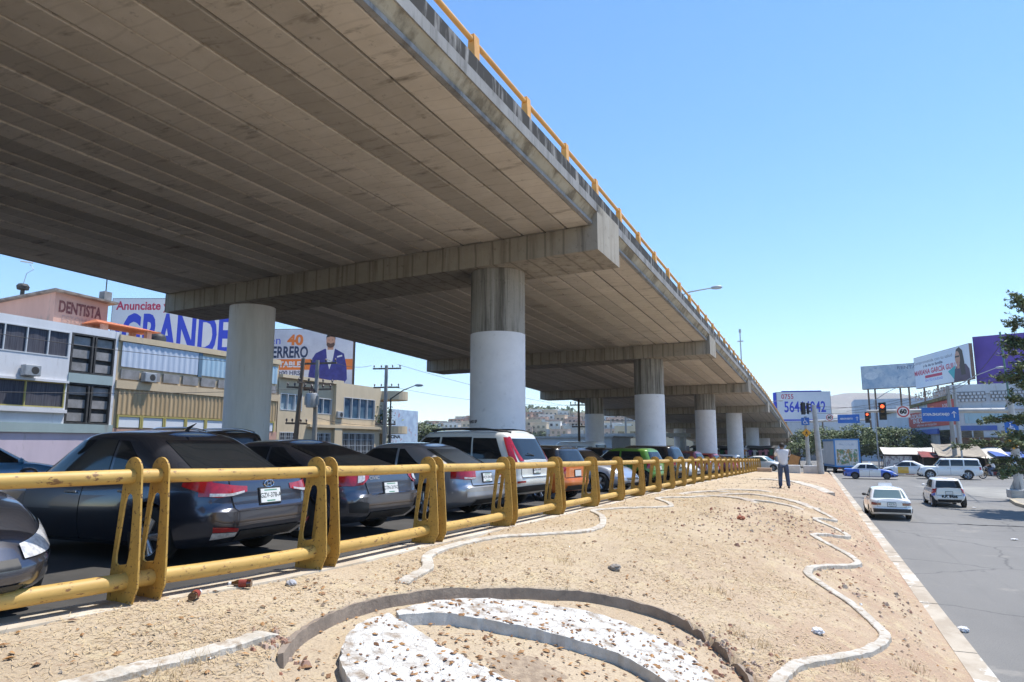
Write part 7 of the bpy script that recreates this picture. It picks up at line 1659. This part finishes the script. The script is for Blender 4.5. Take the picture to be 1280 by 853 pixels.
def mosaic(mt):
    nt = mt.node_tree; N = nt.nodes; L = nt.links; b = N['Principled BSDF']; b.inputs['Roughness'].default_value = .9; tc = N.new('ShaderNodeTexCoord')
    dn = N.new('ShaderNodeTexNoise'); dn.inputs['Scale'].default_value = 12; L.new(tc.outputs['Object'], dn.inputs['Vector']); mv = N.new('ShaderNodeMixRGB'); mv.inputs[0].default_value = .12; L.new(tc.outputs['Object'], mv.inputs[1]); L.new(dn.outputs['Color'], mv.inputs[2])
    v = N.new('ShaderNodeTexVoronoi'); v.feature = 'DISTANCE_TO_EDGE'; v.inputs['Scale'].default_value = 17; L.new(mv.outputs[0], v.inputs['Vector'])
    vc = N.new('ShaderNodeTexVoronoi'); vc.inputs['Scale'].default_value = 17; L.new(mv.outputs[0], vc.inputs['Vector'])
    r = N.new('ShaderNodeValToRGB'); r.color_ramp.elements[0].position = .01; r.color_ramp.elements[1].position = .06; r.color_ramp.elements[0].color = (.47, .44, .40, 1); r.color_ramp.elements[1].color = (.55, .54, .515, 1); L.new(v.outputs['Distance'], r.inputs[0])
    n = N.new('ShaderNodeTexNoise'); n.inputs['Scale'].default_value = 7; n.inputs['Detail'].default_value = 8; L.new(tc.outputs['Object'], n.inputs['Vector']); r2 = N.new('ShaderNodeValToRGB'); r2.color_ramp.elements[0].position = .5; r2.color_ramp.elements[1].position = .68; r2.color_ramp.elements[0].color = (1, 1, 1, 1); r2.color_ramp.elements[1].color = (.55, .46, .38, 1); L.new(n.outputs['Fac'], r2.inputs[0])
    mx = N.new('ShaderNodeMixRGB'); mx.blend_type = 'MULTIPLY'; mx.inputs[0].default_value = 1; L.new(r.outputs[0], mx.inputs[1]); L.new(r2.outputs[0], mx.inputs[2]); L.new(mx.outputs[0], b.inputs['Base Color'])
    r3 = N.new('ShaderNodeMapRange'); r3.inputs[2].default_value = .05; r3.inputs[4].default_value = .45; L.new(v.outputs['Distance'], r3.inputs[0]); bp_ = N.new('ShaderNodeBump'); bp_.inputs['Distance'].default_value = .007; ns = N.new('ShaderNodeTexNoise'); ns.inputs['Scale'].default_value = 38; ns.inputs['Detail'].default_value = 8; L.new(tc.outputs['Object'], ns.inputs['Vector']); am = N.new('ShaderNodeMath'); am.operation = 'MULTIPLY_ADD'; am.inputs[1].default_value = 1.1; L.new(ns.outputs['Fac'], am.inputs[0]); L.new(r3.outputs[0], am.inputs[2]); L.new(am.outputs[0], bp_.inputs['Height']); L.new(bp_.outputs[0], b.inputs['Normal'])
mosaic(MOS); SLABE = mat('slab_edge', (.55, .54, .52), (.42, .41, .39), 5, .95, bump=.01, bscale=20)
def resample(P, n):
    S = spline([Vector(p) for p in P], 10); d = [0]
    for a, b in zip(S[:-1], S[1:]): d.append(d[-1] + (b - a).length)
    out = []
    for i in range(n + 1):
        t = d[-1] * i / n; j = 0
        while j < len(d) - 2 and d[j + 1] < t: j += 1
        out.append(S[j].lerp(S[j + 1], (t - d[j]) / max(1e-9, d[j + 1] - d[j])))
    return out
def crescent(A, B, up, name):
    n = 48; a, b = resample(A, n), resample(B, n); K = 8; rg = random.Random(len(A)); mb = MB()
    for o_ in (a, b):
        for i in range(1, n): o_[i] = o_[i] + Vector((rg.uniform(-.012, .012), rg.uniform(-.012, .012)))
    def pt(i, k, top):
        p = a[i].lerp(b[i], k / K); return (p.x, p.y, isl_z(p.x, p.y) - .10 + (up + .012 * mnoise.noise(Vector((p.x * 9, p.y * 9, 1))) if top else -.03))
    base = 0
    for i in range(n + 1):
        for k in range(K + 1): mb.v.append(pt(i, k, True))
    for i in range(n):
        for k in range(K): q = i * (K + 1) + k; mb.f.append((q, q + 1, q + K + 2, q + K + 1)); mb.m.append(0)
    for i in range(n):
        for k in (0, K): mb.quad(pt(i, k, 1), pt(i + 1, k, 1), pt(i + 1, k, 0), pt(i, k, 0), 1)
    for i in (0, n):
        for k in range(K): mb.quad(pt(i, k, 1), pt(i, k + 1, 1), pt(i, k + 1, 0), pt(i, k, 0), 1)
    return mb.build(name, [MOS, SLABE])
crescent([(-3.47, 5.42), (-3.4, 5.92), (-3.15, 6.45), (-2.66, 6.92), (-2.04, 7.16), (-1.45, 7.08), (-1.08, 6.8), (-.85, 6.35), (-.8, 5.9)], [(-3.40, 5.36), (-3.13, 5.72), (-2.74, 5.94), (-2.2, 6.16), (-1.78, 6.27), (-1.47, 6.17), (-1.2, 6.0), (-1.0, 5.7)], .105, 'mosaic_crescent')
crescent([(-3.5, 5.35), (-3.26, 5.25), (-2.77, 5.06), (-2.37, 4.97), (-1.9, 4.95), (-1.5, 5.1)], [(-3.53, 5.2), (-3.50, 4.83), (-3.30, 4.42), (-2.93, 4.05), (-2.3, 3.8), (-1.5, 3.9)], .095, 'mosaic_crescent')
mb = MB(); c0 = (-2.22, 5.42)
mb.lathe([(.0, .0)] + [], 3) if False else None
mb.grid(lambda a, b: (lambda x, y: (x, y, isl_z(x, y) - .10 + .014 - .02 * b * b + .012 * mnoise.noise(Vector((x * 8, y * 8, 0)))))(c0[0] + (.01 + .36 * b * (1 + .25 * mnoise.noise(Vector((math.cos(6.2832 * a) * 1.5, math.sin(6.2832 * a) * 1.5, 3))))) * math.cos(6.2832 * a), c0[1] + (.01 + .36 * b * (1 + .25 * mnoise.noise(Vector((math.cos(6.2832 * a) * 1.5, math.sin(6.2832 * a) * 1.5, 3))))) * math.sin(6.2832 * a)), 40, 6)
mb.build('soil_patch', [mat('dark_soil', (.40, .31, .22), (.28, .21, .15), 14, 1, bump=.02, bscale=40)], smooth=60)
unuse()
# ---- things lying about
BROWN = plain('bottle_brown', (.05, .012, .004), .06, coat=1.0)
def bottle(x, y, hd, label):
    o = empty('glass_bottle', (x, y, fence_z(y) - .01 if x < -4.7 else isl_z(x, y)), R(hd), label, 'bottle'); M0 = Matrix.Translation((0, 0, .035)) @ Matrix.Rotation(R(90), 4, 'Y')
    mb = MB(); mb.lathe([(.001, -.09), (.033, -.088), (.035, 0), (.033, .04), (.016, .075), (.013, .10)], 16, 0, M0); b = mb.build('glass', [BROWN], o, smooth=50); mb = MB(); mb.lathe([(.0355, -.05), (.0355, .02)], 16, 0, M0); mb.build('paper_label', [plain('label_red', (.22, .03, .02), .6)], o); mb = MB(); mb.lathe([(.0135, .07), (.015, .115), (.001, .12)], 12, 0, M0); mb.build('cap', [V_WH], o)
bottle(-4.82, 4.95, 205, 'brown beer bottle lying by the foot of the near barrier post'); bottle(-4.80, 4.42, 120, 'dark bottle end standing against the nearest barrier post')
def crumple(name, label, x, y, s, m, seed, cat):
    rg = random.Random(seed); bm = bmesh.new(); bmesh.ops.create_icosphere(bm, subdivisions=3, radius=s)
    for v in bm.verts: v.co *= 1 + .38 * mnoise.noise(v.co * (2.2 / s) + Vector((seed, 0, 0))); v.co.z *= .6
    me = bpy.data.meshes.new(name); bm.to_mesh(me); bm.free(); me.materials.append(m); o = bpy.data.objects.new(name, me); col.objects.link(o); z = isl_z(x, y) if x < 1.6 else 0; o.location = (x, y, z + s * .4); return tag(o, label, cat)
PW = mat('litter_white', (.7, .7, .71), (.58, .58, .6), 8, .7)
crumple('plastic_bag', 'small crumpled white bag on the road beside the kerb', 2.02, 13.2, .08, PW, 3, 'bag'); crumple('paper_scrap', 'crumpled white paper on the dry earth inside the wavy edging', -.06, 8.95, .065, PW, 5, 'paper'); crumple('rubble_lump', 'reddish brick lump lying in the middle of the island', -1.5, 16.0, .085, mat('brick', (.36, .12, .06), (.28, .1, .06), 6, .9), 7, 'brick'); crumple('paper_scrap', 'grey crumpled scrap near the lying brown bottle', -4.6, 5.35, .05, mat('litter_grey', (.42, .42, .44), (.3, .3, .32), 8, .8), 9, 'paper'); crumple('ash_heap', 'small grey ash heap on the straw beyond the planter', -2.4, 8.85, .075, mat('ash', (.3, .27, .24), (.2, .18, .16), 14, 1), 11, 'ash heap')
for i, (x, y, lb) in enumerate(((5.6, 26.2, 'flat white scrap on the road before the white sedan taxi'), (5.0, 17.5, 'white scrap lying far out on the near road'), (6.8, 38.6, 'pale scrap on the road right of the hatchback taxi'))):
    o = crumple('paper_scrap', lb, x, y, .09, PW, 20 + i, 'paper'); o.scale = (1, 1, .3)
# scattered leaves, pebbles and straw: nobody could count them
rg = random.Random(31)
def inside(x, y): return fence_x(y) + .1 < x < KX - .05
def ground_at(x, y):
    z = isl_z(x, y); d = math.hypot(x - CC[0], y - CC[1])
    if d < 2.9 and d < rim_r(x, y): z -= .10
    return z
def scatter(n, ys, bias=None):
    k = 0
    while k < n:
        y = ys[0] + (ys[1] - ys[0]) * rg.random() ** 1.6; x = rg.uniform(fence_x(y) + .1, KX - .1)
        if bias and rg.random() > bias(x, y): continue
        k += 1; yield x, y
def in_poly(x, y, P):
    c = False
    for i in range(len(P)):
        (x0, y0), (x1, y1) = P[i], P[i - 1]
        if (y0 > y) != (y1 > y) and x < (x1 - x0) * (y - y0) / (y1 - y0) + x0: c = not c
    return c
CR1 = [(-3.47, 5.42), (-3.4, 5.92), (-3.15, 6.45), (-2.66, 6.92), (-2.04, 7.16), (-1.45, 7.08), (-1.08, 6.8), (-.85, 6.35), (-1.0, 5.7), (-1.2, 6.0), (-1.47, 6.17), (-1.78, 6.27), (-2.2, 6.16), (-2.74, 5.94), (-3.13, 5.72)]
CR2 = [(-3.5, 5.35), (-3.26, 5.25), (-2.77, 5.06), (-2.37, 4.97), (-1.9, 4.95), (-1.5, 5.1), (-1.5, 3.9), (-2.3, 3.8), (-2.93, 4.05), (-3.30, 4.42), (-3.50, 4.83)]
def on_slab(x, y): return .098 if in_poly(x, y, CR1) else (.088 if in_poly(x, y, CR2) else 0)
mb = MB()
for x, y in scatter(2900, (2.2, 32), lambda x, y: min(1, max(.06, .75 - abs(math.hypot(x - CC[0], y - CC[1]) - .8) * .35))):
    s = rg.uniform(.012, .036); z = ground_at(x, y) + .012; a = rg.random() * 6.28; t = rg.uniform(-.4, .6); s *= rg.choice((.7, .7, 1, 1, 1.3)); z += on_slab(x, y)
    if math.hypot(x - CC[0], y - CC[1]) < rim_r(x, y): z += rg.choice((.0, .0, .0, .10)) * 0
    u = Vector((math.cos(a), math.sin(a), t * .5)) * s; v = Vector((-math.sin(a), math.cos(a), rg.uniform(-.3, .5))) * s * .55; c = Vector((x, y, z))
    mb.add([c - u, c - u * .1 + v, c + u, c - u * .1 - v, c + Vector((0, 0, s * .35))], [(0, 3, 4), (3, 2, 4), (2, 1, 4), (1, 0, 4)])
o = mb.build('fallen_leaves', [mat('dead_leaf', (.2, .08, .03), island=[(.12, .05, .025), (.25, .09, .03), (.34, .15, .05), (.16, .09, .06), (.42, .22, .08)], rough=.7)]); tag(o, 'scattered brown dead leaves on the island', 'leaves', kind='stuff')
mb = MB()
for x, y in scatter(3000, (1.8, 45), lambda x, y: .35 + .65 * max(0, mnoise.noise(Vector((x * .7, y * .5, 4))))):
    s = rg.uniform(.005, .015) * (1 + .03 * y) * (1.8 if rg.random() < .06 else 1); c = Vector((x, y, ground_at(x, y) + s * .2)); P = [c + Vector((rg.uniform(-1, 1), rg.uniform(-1, 1), 0)).normalized() * 0 + Vector(q) * s * rg.uniform(.7, 1.2) for q in ((1, 0, 0), (0, 1, 0), (-1, 0, 0), (0, -1, 0), (.1, .1, .8))]
    mb.add(P + [c - Vector((0, 0, s))], [(0, 1, 4), (1, 2, 4), (2, 3, 4), (3, 0, 4)])
o = mb.build('pebbles', [mat('pebble', (.4, .33, .25), island=[(.22, .15, .1), (.4, .28, .18), (.5, .42, .32), (.34, .2, .12), (.28, .24, .2)], rough=.95)]); tag(o, 'loose pebbles and clods on the island', 'pebbles', kind='stuff')
mb = MB()
for x, y in scatter(95000, (1.5, 26), lambda x, y: (0.06 if math.hypot(x - CC[0], y - CC[1]) < rim_r(x, y) + .08 else 1) * min(1, max(.08, .62 + .9 * mnoise.noise(Vector((x * .9, y * .9, 2))) - max(0, x + .6) * .3))):
    a = rg.random() * 6.28; l = rg.uniform(.018, .06); w = rg.uniform(.0013, .0028) * (1 + y * .12); c = Vector((x, y, ground_at(x, y) + rg.uniform(.002, .014))); up_ = rg.uniform(-.1, .25) * (1 if rg.random() < .85 else 3)
    d = Vector((math.cos(a), math.sin(a), up_)) * l; n = Vector((-math.sin(a), math.cos(a), 0)) * w
    mb.add([c - n, c + n, c + d + n * .4, c + d - n * .4], [(0, 1, 2, 3)])
o = mb.build('dry_straw', [mat('straw', (.55, .42, .24), island=[(.50, .38, .22), (.62, .49, .30), (.72, .60, .39), (.56, .42, .25)], rough=.9)]); tag(o, 'short dry straw covering the island earth', 'straw', kind='stuff')
mb = MB()
for x, y in [(-3.85, 3.55), (-3.8, 3.3), (-.6, 7.9), (-1.2, 9.3), (.9, 9.1), (-3.0, 8.6), (-.9, 8.0), (-4.1, 7.9), (.2, 8.2)]:
    for q in range(60):
        a = rg.random() * 6.28; l = rg.uniform(.04, .11); c = Vector((x + rg.gauss(0, .09), y + rg.gauss(0, .09), 0)); c.z = ground_at(c.x, c.y); d = Vector((math.cos(a) * .6, math.sin(a) * .6, 1)) * l; n = Vector((-math.sin(a), math.cos(a), 0)) * .003
        mb.add([c - n, c + n, c + d], [(0, 1, 2)])
o = mb.build('straw_tufts', [MATS['straw']]); tag(o, 'small upright tufts of dry straw', 'straw', kind='stuff')

mb = MB()
for x0, y0, n, sp in ((-1.2, 16.5, 160, .9), (-.6, 19, 120, .8), (-1.0, 7.6, 50, .22), (-.75, 7.2, 40, .2), (-3.75, 4.15, 40, .14), (-1.9, 13.5, 80, .8), (.9, 12.5, 80, .7)):
    for q in range(n):
        x, y = x0 + rg.gauss(0, sp), y0 + rg.gauss(0, sp)
        if not inside(x, y): continue
        s = rg.uniform(.008, .028) * (1.7 if rg.random() < .12 else 1) * (1 + y * .02); c = Vector((x, y, ground_at(x, y) + s * .25)); a = rg.random() * 6.28; ca, sa = math.cos(a), math.sin(a)
        P = [c + Vector((ca * u - sa * v, sa * u + ca * v, w)) * s * rg.uniform(.75, 1.25) for u, v, w in ((1, .2, -.3), (.1, 1, -.3), (-1, .1, -.3), (-.2, -1, -.3), (.5, .1, .6), (.0, .5, .5), (-.5, 0, .6), (0, -.5, .5))]
        mb.add(P, [(0, 1, 5, 4), (1, 2, 6, 5), (2, 3, 7, 6), (3, 0, 4, 7), (4, 5, 6, 7)])
o = mb.build('rubble', [mat('rubble_mix', (.3, .2, .14), island=[(.30, .13, .08), (.36, .25, .17), (.22, .16, .12), (.44, .37, .30)], rough=.95)]); tag(o, 'broken reddish clods and rubble strewn over the island', 'rubble', kind='stuff')
